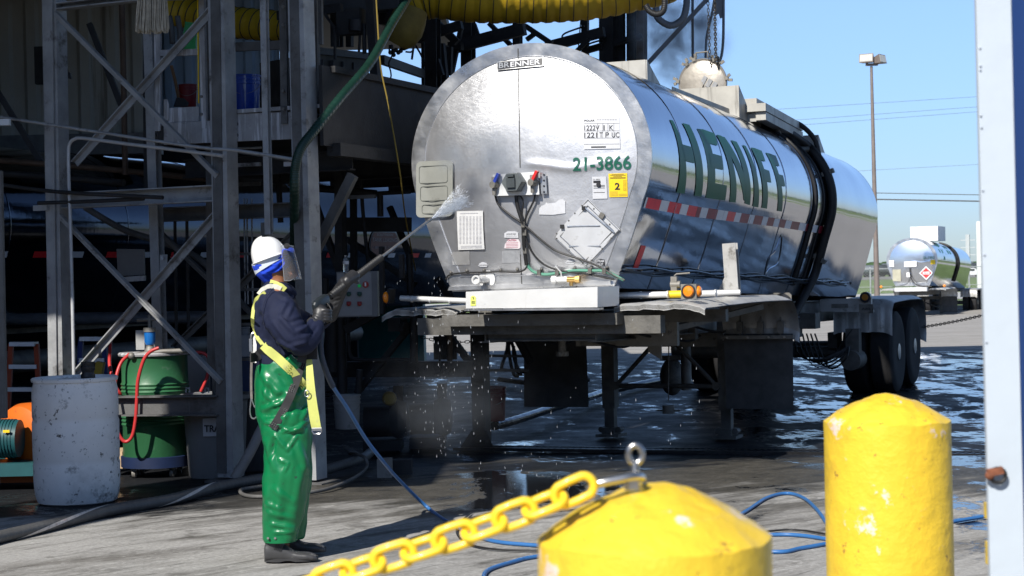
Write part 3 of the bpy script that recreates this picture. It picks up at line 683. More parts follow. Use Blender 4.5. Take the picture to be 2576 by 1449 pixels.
# --- head fittings
def hp(c, x, y): return (1226.4+x/4.189, 408.8+y/4.189)
H = lambda x, y: (1226.4+x/4.189, 408.8+y/4.189)
b = MB(); fquad(b, [H(85,130), H(560,100), H(575,340), H(110,355)], .006, lift=.05)
pl = T.part('connector_plate', b, mat('plate_bright', (.78,.79,.80), .35, .2, var=.04), parent=head, local=True)
b = MB(); fquad(b, [H(572,108), H(630,106), H(645,330), H(585,330)], .006, lift=.03); b.box(facep(*H(330,230))+Vector((0,-.025,0)), (.28,.05,.10)); T.part('bracket', b, m_alu, parent=head, local=True)
b = MB()
for y in (133, 192, 250, 312): p = facep(*H(615, y)); b.cyl(p+Vector((0,-.036,0)), p+Vector((0,-.042,0)), .008, 10)
T.part('bracket_hole', b, m_bplate, parent=head, local=True)
c = facep(*H(325, 215))+Vector((0,-.06,0)); b = MB()
hexp = lambda r, y, c_: [c_+Vector((r*cos(radians(a)), y, r*sin(radians(a))*.9)) for a in range(0, 360, 60)]
b.loft([hexp(.095,0,c), hexp(.095,-.05,c), hexp(.085,-.085,c)], smooth=False); m_sock = mat('socket_grey', (.10,.115,.12), .45, .2, var=.2, bump=.001)
so = T.part('electrical_socket', b, m_sock, parent=head, local=True)
b = MB(); b.box(c+Vector((0,-.095,-.005)), (.07,.02,.075)); b.box(c+Vector((0,-.10,.05)), (.06,.03,.02)); T.part('socket_cover', b, mat('socket_dark', (.05,.06,.065), .4), parent=so, local=True)
for (x, y, mm, lb) in ((110,240,m_blue,'blue gladhand coupling'), (512,215,m_redp,'red gladhand coupling')):
    c = facep(*H(x, y))+Vector((0,-.08,0)); b = MB(); b.cyl(c+Vector((.02,.04,0)), c+Vector((0,-.04,0)), .028, 14); b.box(c+Vector((.01,0,.02)), (.04,.05,.08)); b.tube([c+Vector((0,0,-.02)), c+Vector((0,0,-.08))], .016, 8)
    gh = T.part('gladhand', b, m_undl, parent=head, local=True, label=lb)
    b = MB(); b.box(c+Vector((.032,-.02,.05)), (.022,.04,.085), Matrix.Rotation(.5, 3, 'Y')); T.part('lever', b, mm, parent=gh, local=True)
def cable(pts, r, m, name='cable', lift=.035, sub=5): b = MB(); b.tube([facep(*H(*p))+Vector((0,-lift,0)) for p in pts], r, 8, sub=sub); return T.part(name, b, m, local=True, parent=head)
cable([(95,320),(130,440),(250,550),(380,640),(600,830),(760,940),(1000,1020),(1200,1100),(1350,1190),(1460,1240)], .0085, m_blk)
cable([(515,285),(510,390),(430,560),(400,700),(440,850),(520,990),(640,1090),(800,1140),(1000,1165),(1200,1200),(1350,1230)], .0085, m_blk)
cable([(320,330),(340,480),(390,640),(398,760),(405,880),(430,1080)], .016, m_blk, lift=.04)
cable([(345,340),(400,400),(390,560),(410,700),(415,900),(425,1060)], .007, m_blk, lift=.05)
cable([(430,1060),(455,1110),(510,1155),(620,1180),(760,1165),(920,1140),(1100,1140),(1250,1145),(1350,1190),(1450,1240)], .0125, m_gcab, lift=.03)
cable([(430,1080),(400,1130),(320,1155),(150,1150),(0,1155),(-200,1160),(-330,1170),(-400,1190),(-430,1230)], .007, m_blk, lift=.02)
b = MB()
for x, y in ((145,1135),(320,1128),(575,1125),(925,1115),(1100,1112),(1265,1105),(-30,1135),(-210,1140),(-380,1160)): b.ball(facep(*H(x, y))+Vector((0,-.015,0)), .014, 8, 6)
for x, y in ((565,1160),(755,1160),(1100,1142),(1250,1145),(398,655),(415,740),(418,930)): b.box(facep(*H(x, y))+Vector((0,-.045,0)), (.03,.02,.045))
T.part('cable_clip', b, m_under, parent=head, local=True)
# plates, placards and stickers
def sticker(pts, m, name='sticker', th=.003, lift=.003, lb=None):
    b = MB(); fquad(b, pts, th, lift=lift); return T.part(name, b, m, parent=head, local=True, label=lb)
s1 = sticker([(1252,156),(1370,144),(1370,166),(1253,177.5)], m_alu, 'maker_plate', .006, .012)
b = MB(); fquad(b, [(1254,158),(1368,146),(1368,164),(1255,175.5)], .002, lift=.0185); T.part('plate_field', b, m_bplate, parent=s1, local=True)
b = MB(); ftext(b, 'ENNER', 1287, 169.5, 13, 75, lift=.0225, slope=-.10, weight=.02); ftext(b, 'BR', 1258, 172.3, 13, 27, 1, lift=.0225, slope=-.10, weight=.01); T.part('lettering', b, [m_paper, mat('worn_letters', (.25,.27,.3), .5)], parent=s1, local=True)
b = MB(); ftext(b, '21-3866', 1442, 431, 35, 147, lift=.006, slope=-.035, weight=.018); T.part('unit_number', b, m_inkg, parent=head, local=True)
s2 = sticker([(1468,297),(1560,296),(1561,374),(1470,376)], m_paper, 'inspection_sheet', lb='white sheet with rows of black codes')
b = MB()
for i, (txt, x, w) in enumerate((('1222VI', 1471, 0), )): pass
ftext(b, '1222V', 1471, 328.5, 13, 38, slope=-.01, lift=.007, weight=.01); ftext(b, 'I', 1519, 328, 13, 3, slope=-.01, lift=.007); ftext(b, 'K', 1534, 328, 13, 10, slope=-.01, lift=.007, weight=.01)
ftext(b, '1221', 1471, 346.5, 13, 32, slope=-.01, lift=.007, weight=.01); ftext(b, 'T', 1509, 346, 13, 8, slope=-.01, lift=.007, weight=.01); ftext(b, 'P', 1524, 346, 13, 9, slope=-.01, lift=.007, weight=.01); ftext(b, 'UC', 1540, 346, 13, 19, slope=-.01, lift=.007, weight=.01)
ftext(b, 'POLAR', 1471, 306, 4.6, 26, slope=-.01, lift=.007, weight=.02)
for y in (311, 329.8, 347.8, 363): fquad(b, [(1470,y),(1559,y-1),(1559,y-.4),(1470,y+.6)], .001, lift=.0065)
for x in (1504, 1517, 1530, 1545):
    fquad(b, [(x,311),(x+.6,311),(x+.6,348),(x,348)], .001, lift=.0078)
fquad(b, [(1488,368.5),(1525,368),(1525,371.5),(1488,372)], .001, lift=.0065)
for i in range(8): fquad(b, [(1502+i*6.5, 301),(1507+i*6.5, 301),(1507+i*6.5, 302),(1502+i*6.5, 302)], .001, lift=.0066)
T.part('print', b, m_ink, parent=s2, local=True)
s3 = sticker([H(1105,150),H(1252,148),H(1268,380),H(1113,384)], m_paper, 'label_sheet', lb='white label with a black plug')
b = MB(); ftext(b, '21-3866', *H(1117,184), 2.6, 17, slope=-.01, lift=.007); fquad(b, [H(1118,192),H(1194,190),H(1196,216),H(1120,218)], .001, lift=.0065)
for y in (240, 252, 268, 315): fquad(b, [H(1122,y),H(1240,y-2),H(1240,y+3),H(1122,y+5)], .001, lift=.0065)
p = facep(*H(1175,233)); b.cyl(p+Vector((0,-.006,0)), p+Vector((0,-.02,0)), .017, 10); T.part('print', b, m_ink, parent=s3, local=True)
s4 = sticker([H(1278,118),H(1475,112),H(1480,362),H(1288,366)], m_yel, 'inspection_decal', lb='yellow inspection decal with a black 2')
b = MB(); ftext(b, '2', *H(1345,288), 17.5, 13, slope=-.01, lift=.007, weight=.03)
for y, x0, x1 in ((125,1310,1440),(136,1295,1460),(146,1330,1420),(158,1295,1460),(166,1295,1460)): fquad(b, [H(x0,y),H(x1,y-2),H(x1,y+2),H(x0,y+4)], .001, lift=.0065)
for j in range(9):
    for x0 in (1436, 1456): fquad(b, [H(x0,190+j*13),H(x0+12,190+j*13),H(x0+12,194+j*13),H(x0,194+j*13)], .001, lift=.0066)
fquad(b, [H(1295,305),H(1375,303),H(1378,352),H(1297,355)], .001, lift=.0064, mi=1); fquad(b, [H(1385,330),H(1470,328),H(1472,350),H(1386,353)], .001, lift=.0064, mi=1); T.part('print', b, [m_ink, mat('yellow_print', (.55,.38,.02), .6)], parent=s4, local=True)
sticker([H(545,548),H(550,482),H(575,455),H(608,445),H(620,420),H(640,432),H(720,425),H(752,395),H(795,385),H(822,410),H(825,535),H(690,552)], m_paper, 'torn_sticker')
s5 = sticker([H(180,792),H(182,745),H(215,725),H(290,724),H(325,738),H(330,795)], m_paper, 'heat_sticker')
b = MB(); ftext(b, 'INTRANSIT HEAT', *H(205,760), 2.8, 24, slope=-.01, lift=.007, weight=.01); ftext(b, 'Close all three valves', *H(200,778), 1.6, 26, slope=-.01, lift=.007); T.part('print', b, m_ink, parent=s5, local=True)
s6 = sticker([H(180,905),H(185,865),H(215,820),H(240,805),H(330,808),H(352,850),H(352,895),H(335,910)], mat('decal_pale_pink', (.68,.62,.64), .5), 'caution_sticker')
b = MB(); ftext(b, 'CAUTION', *H(215,830), 5, 22, slope=-.01, lift=.007, weight=.02)
for y in (845, 860, 876, 892): fquad(b, [H(200,y),H(325,y-2),H(325,y+2),H(200,y+4)], .0008, lift=.0065)
T.part('print', b, mat('caution_ink', (.42,.10,.16), .5), parent=s6, local=True)
sticker([H(155,930),H(345,928),H(350,1055),H(157,1060)], m_dgrey, 'ghost_sticker', .001, .002)
sticker([(1138,634),(1182,632),(1183,666),(1139,667)], mat('ghost_grey', (.42,.42,.42), .45, .6), 'ghost_sticker', .001, .002)
s7 = sticker([H(1150,1028),H(1195,1016),H(1238,1024),H(1240,1088),H(1175,1092),H(1155,1070)], m_ink, 'steam_sticker')
b = MB(); ftext(b, 'STEAM', *H(1154,1052), 6, 19, slope=-.01, lift=.007, weight=.02); ftext(b, 'INLET', *H(1162,1086), 6, 15, slope=-.01, lift=.007, weight=.02); T.part('print', b, m_paper, parent=s7, local=True)
for (x, y, tx) in ((825,1020,'WATER-INLET'), (-95,1050,'WATER-RETURN')):
    s8 = sticker([H(x,y+38),H(x+15,y+12),H(x+45,y-2),H(x+85,y+8),H(x+100,y+30),H(x+92,y+50),H(x+25,y+50)], m_paper, 'water_sticker')
    b = MB(); ftext(b, tx, *H(x+12,y+38), 2.8, 20, slope=-.01, lift=.007); T.part('print', b, m_ink, parent=s8, local=True)
s9 = sticker([(1151,531.5),(1217,530),(1221,627),(1155,629)], mat('dusty_paper', (.60,.60,.60), .6, 0, var=.06, vs_=25, dirt=((.45,.44,.43), .3, 14)), 'cargo_chart', .004, .012, lb='white printed chart sheet')
b = MB()
for j in range(22):
    for i in range(7): fquad(b, [(1158+i*8.4+.2*j*.1, 545+j*3.2),(1163+i*8.4, 544.8+j*3.2),(1163+i*8.4, 545.7+j*3.2),(1158+i*8.4, 546+j*3.2)], .0008, lift=.017)
for j in range(3): fquad(b, [(1162, 619+j*2.6),(1215, 618+j*2.6),(1215, 618.7+j*2.6),(1162, 619.7+j*2.6)], .0008, lift=.017)
fquad(b, [(1160,537),(1205,536),(1205,537),(1160,538)], .0008, lift=.017); T.part('print', b, mat('chart_ink', (.28,.28,.32), .6), parent=s9, local=True)
s10 = sticker([(x_, y_) for x_, y_ in rrect(1051, 407, 1143, 548, 12)], m_olive, 'document_box', .02, .01)
b = MB()
for (x0, y0, x1, y1) in ((1059,419,1130,462),(1062,470,1130,506),(1066,516,1134,538)):
    P = [facep(*q)+Vector((0,-.033,0)) for q in rrect(x0, y0, x1, y1, 6)]; b.tube(P, .0035, 5, closed=True)
T.part('box_moulding', b, mat('olive_dark', (.16,.165,.15), .5), parent=s10, local=True)
# diamond placard holder
DT, DR, DB, DL = H(1070,385), H(1405,710), H(1045,1100), H(708,785)
def dm(f): cx_, cy_ = H(1056, 742); return [(cx_+(p[0]-cx_)*f, cy_+(p[1]-cy_)*f) for p in (DT, DR, DB, DL)]
dia = sticker(dm(1.0), mat('placard_alu', (.60,.61,.63), .42, .25, var=.08, vs_=6, dirt=((.4,.4,.4), .3, 12)), 'placard_holder', .008, .012)
b = MB()
for f, r in ((.97,.004),(.80,.005)): b.tube([facep(*q)+Vector((0,-.024,0)) for q in dm(f)], r, 6, closed=True)
b.beam(facep(*H(850,672))+Vector((0,-.026,0)), facep(*H(1195,664))+Vector((0,-.026,0)), .01, .008); b.beam(facep(*H(870,882))+Vector((0,-.026,0)), facep(*H(1205,880))+Vector((0,-.026,0)), .01, .008)
b.beam(facep(*H(1035,470))+Vector((0,-.03,0)), facep(*H(1345,735))+Vector((0,-.03,0)), .018, .012)
T.part('holder_rib', b, m_rim, parent=dia, local=True)
for x, y in ((930,535),(866,612),(740,750),(740,800),(870,922),(1015,1060),(1103,1030),(1217,908),(1312,797),(1130,487),(1297,652),(1005,455)): b = MB(); b.ball(facep(*H(x, y))+Vector((0,-.022,0)), .007, 6, 4); T.part('rivet', b, m_under, parent=dia, local=True)
for x, y in ((1030,482),(802,676)): b = MB(); b.box(facep(*H(x, y))+Vector((0,-.03,0)), (.03,.02,.03)); T.part('latch', b, m_blk, parent=dia, local=True)
b = MB(); b.box(facep(*H(1218,560))+Vector((0,-.03,0)), (.04,.015,.04), Matrix.Rotation(.6, 3, 'Y')); T.part('latch', b, m_under, parent=dia, local=True)
# pipe stubs
c = facep(1226, 703); b = MB(); b.cyl(c+Vector((0,-.0,0)), c+Vector((0,-.012,0)), .072, 24); b.cyl(c, c+Vector((-.02,-.13,0)), .030, 16); b.lathe([(.02,0),(.036,0),(.036,.03),(.024,.03),(.02,.01)], c+Vector((-.02,-.16,0)), Matrix.Rotation(pi/2, 3, 'X'), 18); T.part('pipe_stub', b, m_ss, parent=head, local=True)
c = facep(1432, 703); b = MB(); b.cyl(c, c+Vector((0,-.012,0)), .085, 24); b.cyl(c, c+Vector((0,-.09,0)), .028, 14); b.cyl(c+Vector((-.10,-.09,.0)), c+Vector((.02,-.09,0)), .024, 14); b.cyl(c+Vector((-.11,-.09,.0)), c+Vector((-.07,-.09,0)), .032, 14)
b.tube([c+Vector((-.03,-.09,.02)), c+Vector((-.03,-.10,.06)), c+Vector((-.07,-.12,.11))], .006, 6); vv = T.part('valve', b, m_ss, parent=head, local=True)
b = MB(); b.cyl(c+Vector((.02,-.09,0)), c+Vector((.11,-.09,0)), .024, 12); b.cyl(c+Vector((.05,-.09,-.02)), c+Vector((.05,-.09,-.05)), .016, 8); b.cyl(c+Vector((.09,-.09,.0)), c+Vector((.125,-.09,0)), .03, 8); T.part('brass_fitting', b, m_brass, parent=vv, local=True)

# --- bottom lip, bumper box, pipes, lights
def tp(px, py, yl): return FT.y(px, py, yl)
b = MB(); b.prism([tp(1126,731,-.05), tp(1130,721,-.05), tp(1533,706,-.05), tp(1537,716,-.05)], (0,.08,0)); T.part('head_lip', b, m_rim, local=True)
yb = -.42
b = MB(); P = [tp(1172,734,yb), tp(1503,722,yb), tp(1503,773,yb), tp(1172,776,yb)]; b.prism(P, (0,.5,0)); bx = T.part('bumper_box', b, m_ss, local=True)
b = MB(); P = [tp(1168,777.5,yb-.02), tp(1507,774.5,yb-.02), tp(1507,780,yb-.02), tp(1168,782,yb-.02)]; b.prism(P, (0,.1,0)); T.part('box_flange', b, m_rim, parent=bx, local=True)
b = MB(); b.prism([tp(1184,748,yb-.003), tp(1188,744,yb-.003), tp(1193,744,yb-.003), tp(1197,748,yb-.003), tp(1197,769,yb-.003), tp(1184,769,yb-.003)], (0,-.002,0)); tg = T.part('yellow_tag', b, m_lime, parent=bx, local=True)
b = MB(); a = tp(1188.5,754,yb-.007); text_mb('9', b, a, (1,0,0), (0,0,1), .022); 
for y in (757, 760, 763): b.prism([tp(1186,y,yb-.0065), tp(1195,y,yb-.0065), tp(1195,y+1.2,yb-.0065), tp(1186,y+1.2,yb-.0065)], (0,-.001,0))
T.part('print', b, m_ink, parent=tg, local=True)
b = MB(); b.cyl(tp(1008,750,-.02), tp(1175,757,-.02), .023, 16)
for x in (1036, 1083, 1133): p = tp(x, 751+(x-1008)*.045, -.02); b.cyl(p-Vector((.006,0,0)), p+Vector((.006,0,0)), .028, 14)
T.part('conduit_pipe', b, m_ss, local=True)
b = MB(); b.cyl(tp(1533,744.5,.35), tp(1862,736,.6), .026, 16)
for x in (1612, 1680, 1800): p = tp(x, 744.5-(x-1533)*.026, .42); b.cyl(p-Vector((.006,0,0)), p+Vector((.006,0,0)), .031, 14)
pp = T.part('conduit_pipe', b, m_ss, local=True)
b = MB(); b.cyl(tp(1683,741,.46), tp(1714,740,.48), .030, 16); T.part('yellow_tape', b, m_yel, parent=pp, local=True)
def lamp(c, w, h, rot, lb):
    R = Matrix.Rotation(rot, 3, 'Z'); b = MB(); b.box(c, (w, .10, h), R); o = T.part('marker_light', b, m_undl, local=True, label=lb)
    b = MB(); n = R@Vector((0,-1,0)); b.lathe([(.045,0),(.045,.012),(.036,.024),(.01,.03)], c+n*.05, Matrix(((1,0,0),(0,0,-1),(0,1,0))) if abs(rot) < .1 else (R@Matrix(((1,0,0),(0,0,-1),(0,1,0)))), 20); T.part('amber_lens', b, m_amber, parent=o, local=True)
    b = MB(); b.lathe([(.058,0),(.058,.006),(.045,.008)], c+n*.05, R@Matrix(((1,0,0),(0,0,-1),(0,1,0))), 20); T.part('rubber_ring', b, m_blk, parent=o, local=True); return o
c = tp(1737, 733, .15); lr = lamp(c, .125, .115, 0, 'amber marker light on the right fender')
b = MB(); b.lathe([(.042,0),(.042,.012),(.03,.024),(.01,.028)], c+Vector((.0625,0,0)), Matrix.Rotation(pi/2, 3, 'Y'), 16); T.part('amber_lens', b, m_amber, parent=lr, local=True)
c = tp(975, 748, .05)
b = MB(); b.box(c+Vector((.02,.02,.01)), (.03,.10,.12), Matrix.Rotation(.15, 3, 'Y')); ll = T.part('marker_light', b, m_blk, local=True, label='amber marker light on the left fender')
b = MB(); b.ball(c+Vector((-.002,-.02,0)), (.026,.045,.05)); T.part('amber_lens', b, m_amber, parent=ll, local=True)
# side valve and upright channel
c = tp(1697, 716, .5); b = MB(); b.box(c, (.05,.05,.13)); b.cyl(c+Vector((-.03,0,0)), c+Vector((.05,0,0)), .03, 12); b.tube([c+Vector((0,0,.07)), c+Vector((.02,0,.085)), c+Vector((.13,0,.09))], .007, 6); T.part('side_valve', b, m_undl, local=True)
b = MB(); q0, q1 = tp(1836, 612, 1.5), tp(1845, 742, 1.5); b.channel(q0, q1, .115, .08, .008, up=(0,1,0)); b.prism([tp(1800,745,1.55), tp(1826,690,1.55), tp(1860,690,1.55), tp(1862,745,1.55)], (0,.01,0)); T.part('upright_channel', b, m_fend, local=True)
# fenders with mudflaps
def fender(sgn, l0, l1, y0, y1, ztop, zb, name='fender', front_lip=True, wav=.012, front_drop=0):
    b = MB(); pts = []
    if front_drop: 
        for i in range(7): a = radians(90*i/6); pts.append((y0+.30*(1-sin(a)), ztop-.30*(1-cos(a))-0)) if False else None
        pts = [(y0, ztop-front_drop), (y0+.01, ztop-.18), (y0+.05, ztop-.07), (y0+.14, ztop-.01)]
    else: pts = [(y0-.02, ztop-.05), (y0-.02, ztop-.012), (y0+.02, ztop)]
    n = 8
    for i in range(n+1): pts.append((lerp(y0+.25, y1-.38, i/n), ztop+.012*sin(i/n*pi)))
    for i in range(1, 8): a = radians(90*i/7); pts.append((y1-.36+.36*sin(a), ztop-.36*(1-cos(a))))
    pts += [(y1+.005, zb+.12), (y1-.03, zb)]
    def fn(u, v):
        i = u*(len(pts)-1); k = min(int(i), len(pts)-2); f = i-k; y = lerp(pts[k][0], pts[k+1][0], f); z = lerp(pts[k][1], pts[k+1][1], f)
        l = lerp(l0, l1, v); z -= .05*max(0, (v-.8)/.2)**2+.03*max(0, (.12-v)/.12)
        z += wav*.7*(.6*sin(v*19+.7*sgn)+.4*sin(v*41)) * (1 if u < .25 else .35)
        return Vector((sgn*l, y+.01*sin(v*31), z))
    b.grid(fn, len(pts)*2-2, 18)
    V = b.v; n_ = len(V); b.v = V+[v+Vector((0,0,-.006)) for v in V]; b.f = b.f+[tuple(i+n_ for i in f[::-1]) for f in b.f]; b.mi *= 2; b.smooth *= 2
    return b
fR = T.part('fender', fender(1, .68, 1.42, .05, 3.15, 1.30, .90), m_fend, local=True)
fL = T.part('fender', fender(-1, .68, 1.36, .05, 3.15, 1.28, .88), m_fend, local=True)
for sgn, fo_ in ((1, fR), (-1, fL)):
    for l in (.86, 1.06, 1.25): b = MB(); b.beam((sgn*l, 3.13, 1.16), (sgn*l, 3.085, .92), .02, .012, (1,0,0)); b.box((sgn*l, 3.08, .99), (.06,.03,.11)); T.part('stiffener', b, m_undl, parent=fo_, local=True)
    b = MB(); a = -1 if sgn < 0 else 1
    def ff(u, v, s=sgn): l = lerp(.70, 1.36, u); return Vector((s*l, 3.10+.03*sin(u*3+v*2)*v, lerp(.93, .22, v)))
    b.grid(ff, 8, 10); V = b.v; n_ = len(V); b.v = V+[v+Vector((0,.012,0)) for v in V]; b.f = b.f+[tuple(i+n_ for i in f[::-1]) for f in b.f]; b.mi *= 2; b.smooth *= 2
    T.part('mudflap', b, m_flap, local=True)
b = MB(); b.prism([tp(1933,741,3.35), tp(1941,737,3.35), tp(1985,736,3.35), tp(1991,742,3.35), tp(1991,826,3.35), tp(1933,800,3.35)], (0,.008,0)); lp_ = T.part('lamp_plate', b, m_undl, local=True)
b = MB(); c = tp(1969,764,3.34); b.cyl(c, c+Vector((0,-.02,0)), .095, 28); T.part('round_opening', b, m_bplate, parent=lp_, local=True)
# --- chassis
b = MB()
for l in (-.48, .48): b.ibeam((l, .15, 1.12), (l, 10.1, .98), .12, .26)
for y in (.2, 1.2, 2.2, 3.3, 4.6, 6, 7.4, 8.6, 9.8): b.ibeam((-.48, y, 1.1), (.48, y, 1.1), .1, .2)
b.box((0, .55, 1.18), (1.5, 1.3, .09)); b.box((0, .12, 1.13), (2.1, .12, .14)); b.box((.9, .9, 1.17), (.9, .08, .10)); b.box((-.9, .9, 1.17), (.9, .08, .10)); b.box((0, 2.7, 1.03), (1.1, .1, .26))
for y in (1.3, 2.9, 5, 7, 9): b.prism([prof(y, -50, -.03), prof(y, 230, -.03), (-.42, y, 1.12), (.42, y, 1.12)], (0,.03,0))
T.part('chassis', b, m_under, local=True)
b = MB(); b.box((.45, 1.0, 1.02), (.9, .06, .20)); b.cyl((-.1, .9, .86), (-.1, .9, 1.1), .035, 12); b.cyl((-.1,.9,.84), (-.1,.9,.88), .055, 14); T.part('kingpin_plate', b, m_undl, local=True)
# landing gear
YLG = 3.5
lg = MB(); lg.box((0, YLG, .86), (1.25, .06, .13)); LG = T.part('landing_gear_beam', lg, m_undl, local=True)
for l in (-.60, .60):
    b = MB(); b.box((l, YLG, .66), (.13, .13, .95)); b.box((l, YLG, .18), (.10, .10, .5)); b.box((l, YLG, .0-.105+.02), (.24, .26, .03)); b.box((l, YLG, -.05), (.13,.2,.09)); 
    for dx in (-.09, .09): b.cyl((l+dx-.01*0, YLG-.05, -.03), (l+dx, YLG+.05, -.03), .03, 10)
    T.part('landing_leg', b, m_under, parent=LG, local=True)
b = MB()
for s_ in (-1, 1): b.tube([(s_*.09, YLG-.06, .85), (s_*.5, YLG-.06, .43)], .022, 8); b.cyl((s_*.09, YLG-.08, .85), (s_*.09, YLG-.02, .85), .035, 12); b.cyl((s_*.52, YLG-.09, .41), (s_*.52, YLG-.02, .41), .04, 12)
b.tube([(-.52, YLG-.06, .41), (.52, YLG-.06, .41)], .024, 8); T.part('cross_brace', b, m_under, parent=LG, local=True)
b = MB(); b.tube([(.12, YLG-.3, .9), (.10, YLG-.3, .28)], .006, 5); b.cyl((.10, YLG-.3, .16), (.10, YLG-.3, .24), .06, 14); b.box((.10, YLG-.3, .19), (.24, .02, .015)); T.part('dust_cap_chain', b, m_undl, local=True)
b = MB(); b.cyl((-.08, YLG+.9, .30), (-.08, YLG+.9, 1.0), .055, 14); b.ball((-.33, YLG+1.2, .42), (.13,.13,.2)); b.box((-.33, YLG+1.2, .62), (.22,.1,.05)); b.tube([(-.3,YLG+1.2,.7),(-.3,YLG+1.2,1.0)], .03, 8); T.part('outlet_pipe', b, m_undl, local=True)
b = MB()
for k in range(6): b.tube([(.3+.05*k, 7.6, .75), (.38+.07*k, 7.5, .50-.03*k), (.65+.06*k, 7.4, .45), (.98, 7.5, .6)], .011, 6, sub=5)
b.tube([(1.0,7.6,.8),(.6,7.5,.35),(.3,7.5,.8)], .006, 5, sub=6); T.part('air_line', b, m_blk, local=True)
b = MB(); b.cyl((-1.0, 7.0, .72), (.4, 7.0, .72), .12, 18); b.box((.15, 6.6, .85), (.9,.3,.2)); b.box((.62, 6.8, .93), (.30,.25,.18)); b.cyl((.95, 7.7, .42), (.95, 8.1, .42), .12, 16); b.box((.95, 7.9, .62), (.16,.16,.35)); T.part('air_tank', b, m_under, local=True)
for l0, z0_, nm in ((-.25,.93,'a'), (.3,.9,'b'), (.62,.98,'c')):
    b = MB(); b.tube([(l0, .3, z0_+.12), (l0+.05, 1.2, z0_), (l0-.03, 2.1, z0_+.08), (l0+.08, 3.0, z0_-.03), (l0, 4.2, z0_+.05), (l0, 6.5, z0_)], .012, 6, sub=6); T.part('air_line', b, m_blk, local=True)
b = MB(); b.tube([(.66, YLG, .72), (.98, YLG, .72), (.98, YLG-.03, .48), (1.12, YLG-.03, .48)], .012, 8); T.part('crank_handle', b, m_undl, parent=LG, local=True)
for l in (-.5, -.25, 0, .25, .5): b = MB(); b.bolt((l, YLG-.032, .87), (0,-1,0), .014, .012); T.part('bolt', b, m_under, parent=LG, local=True)
for sgn in (-1, 1):
    b = MB(); b.beam((sgn*.68, 3.06, .90), (sgn*1.38, 3.06, .90), .05, .035); T.part('flap_bar', b, m_undl, local=True)
    for l in (.75, .95, 1.15, 1.3): b = MB(); b.bolt((sgn*l, 3.035, .90), (0,-1,0), .012, .012); T.part('bolt', b, m_bright, local=True)
b = MB(); b.prism([(.5,1.4,1.05),(.5,1.4,.85),(.62,1.4,.78),(.62,1.4,1.05)], (0,.02,0)); T.part('gusset', b, m_undl, local=True)
for sgn in (-1, 1): b = MB(); b.beam((sgn*.45,1.4,.98), (sgn*1.2,2.6,1.2), .05, .05); T.part('diagonal_strut', b, m_undl, local=True)
b = MB(); b.box((.0, 5.2, .88), (.9,.5,.22)); b.cyl((-.4, 5.0, .70), (.45, 5.0, .70), .10, 16); T.part('valve_cabinet', b, m_undl, local=True)
# axles, wheels, rear fender
WY = (8.95, 10.12); GZW = (gz(21.5), gz(22.6))
for i, y in enumerate(WY):
    zc = .512+GZW[i]-.005
    b = MB(); b.cyl((-1.1, y, zc), (1.1, y, zc), .075, 16); b.box((.5, y, zc+.15), (.12,.3,.2)); b.box((-.5, y, zc+.15), (.12,.3,.2)); T.part('axle', b, m_under, local=True)
    for sgn in (1, -1):
        tb, hb = wheel_mb((sgn*1.30, y, zc), sgn); w = T.part('wheel', tb, m_tyre, local=True); T.part('rim', hb, m_hub, parent=w, local=True)
for sgn in (1, -1):
    fo_ = T.part('rear_fender', fender(sgn, .62, 1.34, 8.32, 10.85, 1.14, .55, front_drop=.40, wav=.004), m_fend, local=True)
    for l in (.78, .92, 1.06, 1.2): b = MB(); b.beam((sgn*l, 8.312, 1.05), (sgn*l, 8.312, .76), .02, .01, (1,0,0)); T.part('stiffener', b, m_fend, parent=fo_, local=True)
b = MB(); b.box((.85, 8.0, 1.08), (.62, .07, .15)); b.beam((.55, 8.0, 1.02), (1.18, 8.0, 1.0), .08, .03); ab = T.part('lamp_bracket', b, m_fend, local=True)
b = MB(); b.cyl((1.10, 7.97, 1.17), (1.10, 7.90, 1.17), .065, 20); T.part('lamp_housing', b, m_bplate, parent=ab, local=True)
b = MB(); b.cyl((1.10, 7.905, 1.17), (1.10, 7.885, 1.17), .038, 16); T.part('amber_lens', b, mat('amber_dull', (.55,.22,.03), .3), parent=ab, local=True)
b = MB(); b.box((.78, 7.955, 1.07), (.2,.012,.05)); T.part('light_bar', b, m_undl, parent=ab, local=True); b = MB(); b.box((1.10, 7.955, 1.03), (.17, .01, .11)); T.part('light_plate', b, m_undl, parent=ab, local=True)
b = MB(); text_mb('ABS', b, (1.045, 7.946, 1.015), (1,0,0), (0,0,1), .028, width=.11, weight=.02); T.part('lettering', b, m_ink, parent=ab, local=True)
# --- top fittings
def wedge(yl, l0, l1, h, dep, name):
    b = MB(); zt = prof(yl, 90).z+h; zb = prof(yl, 60).z-.12; t = .012
    b.prism([(l0, yl, zb), (l0, yl, zt), (l1, yl, zt), (l1, yl, zb)], (0,t,0))
    for l in (l0, l1): b.prism([(l, yl+.012, zb), (l, yl+.012, zt), (l, yl+dep, zb)], (.01 if l == l1 else -.01, 0, 0))
    b.prism([(l0, yl+.012, zt), (l1, yl+.012, zt), (l1, yl+dep, zb), (l0, yl+dep, zb)], (0,.01,.0)); T.part(name, b, m_top, local=True)
m_top = mat('top_steel', (.44,.43,.40), .5, .2, var=.15, vs_=4, streak=((.25,.24,.22), .4, 8), rv=.1)
wedge(2.0, -.36, .34, .13, .75, 'splash_guard'); wedge(9.1, -.30, .30, .16, .65, 'splash_guard')
b = MB(); y0 = 4.95; x0, x1 = -.32, .36
zt = [FT.y(1702, 225, y0).z, FT.y(1858, 214, y0).z]; b.prism([(FT.y(1702,225,y0).x, y0, 2.95), (FT.y(1702,225,y0).x, y0, zt[0]), (FT.y(1858,214,y0).x, y0, zt[1]), (FT.y(1858,214,y0).x, y0, 2.95)], (0,.012,0))
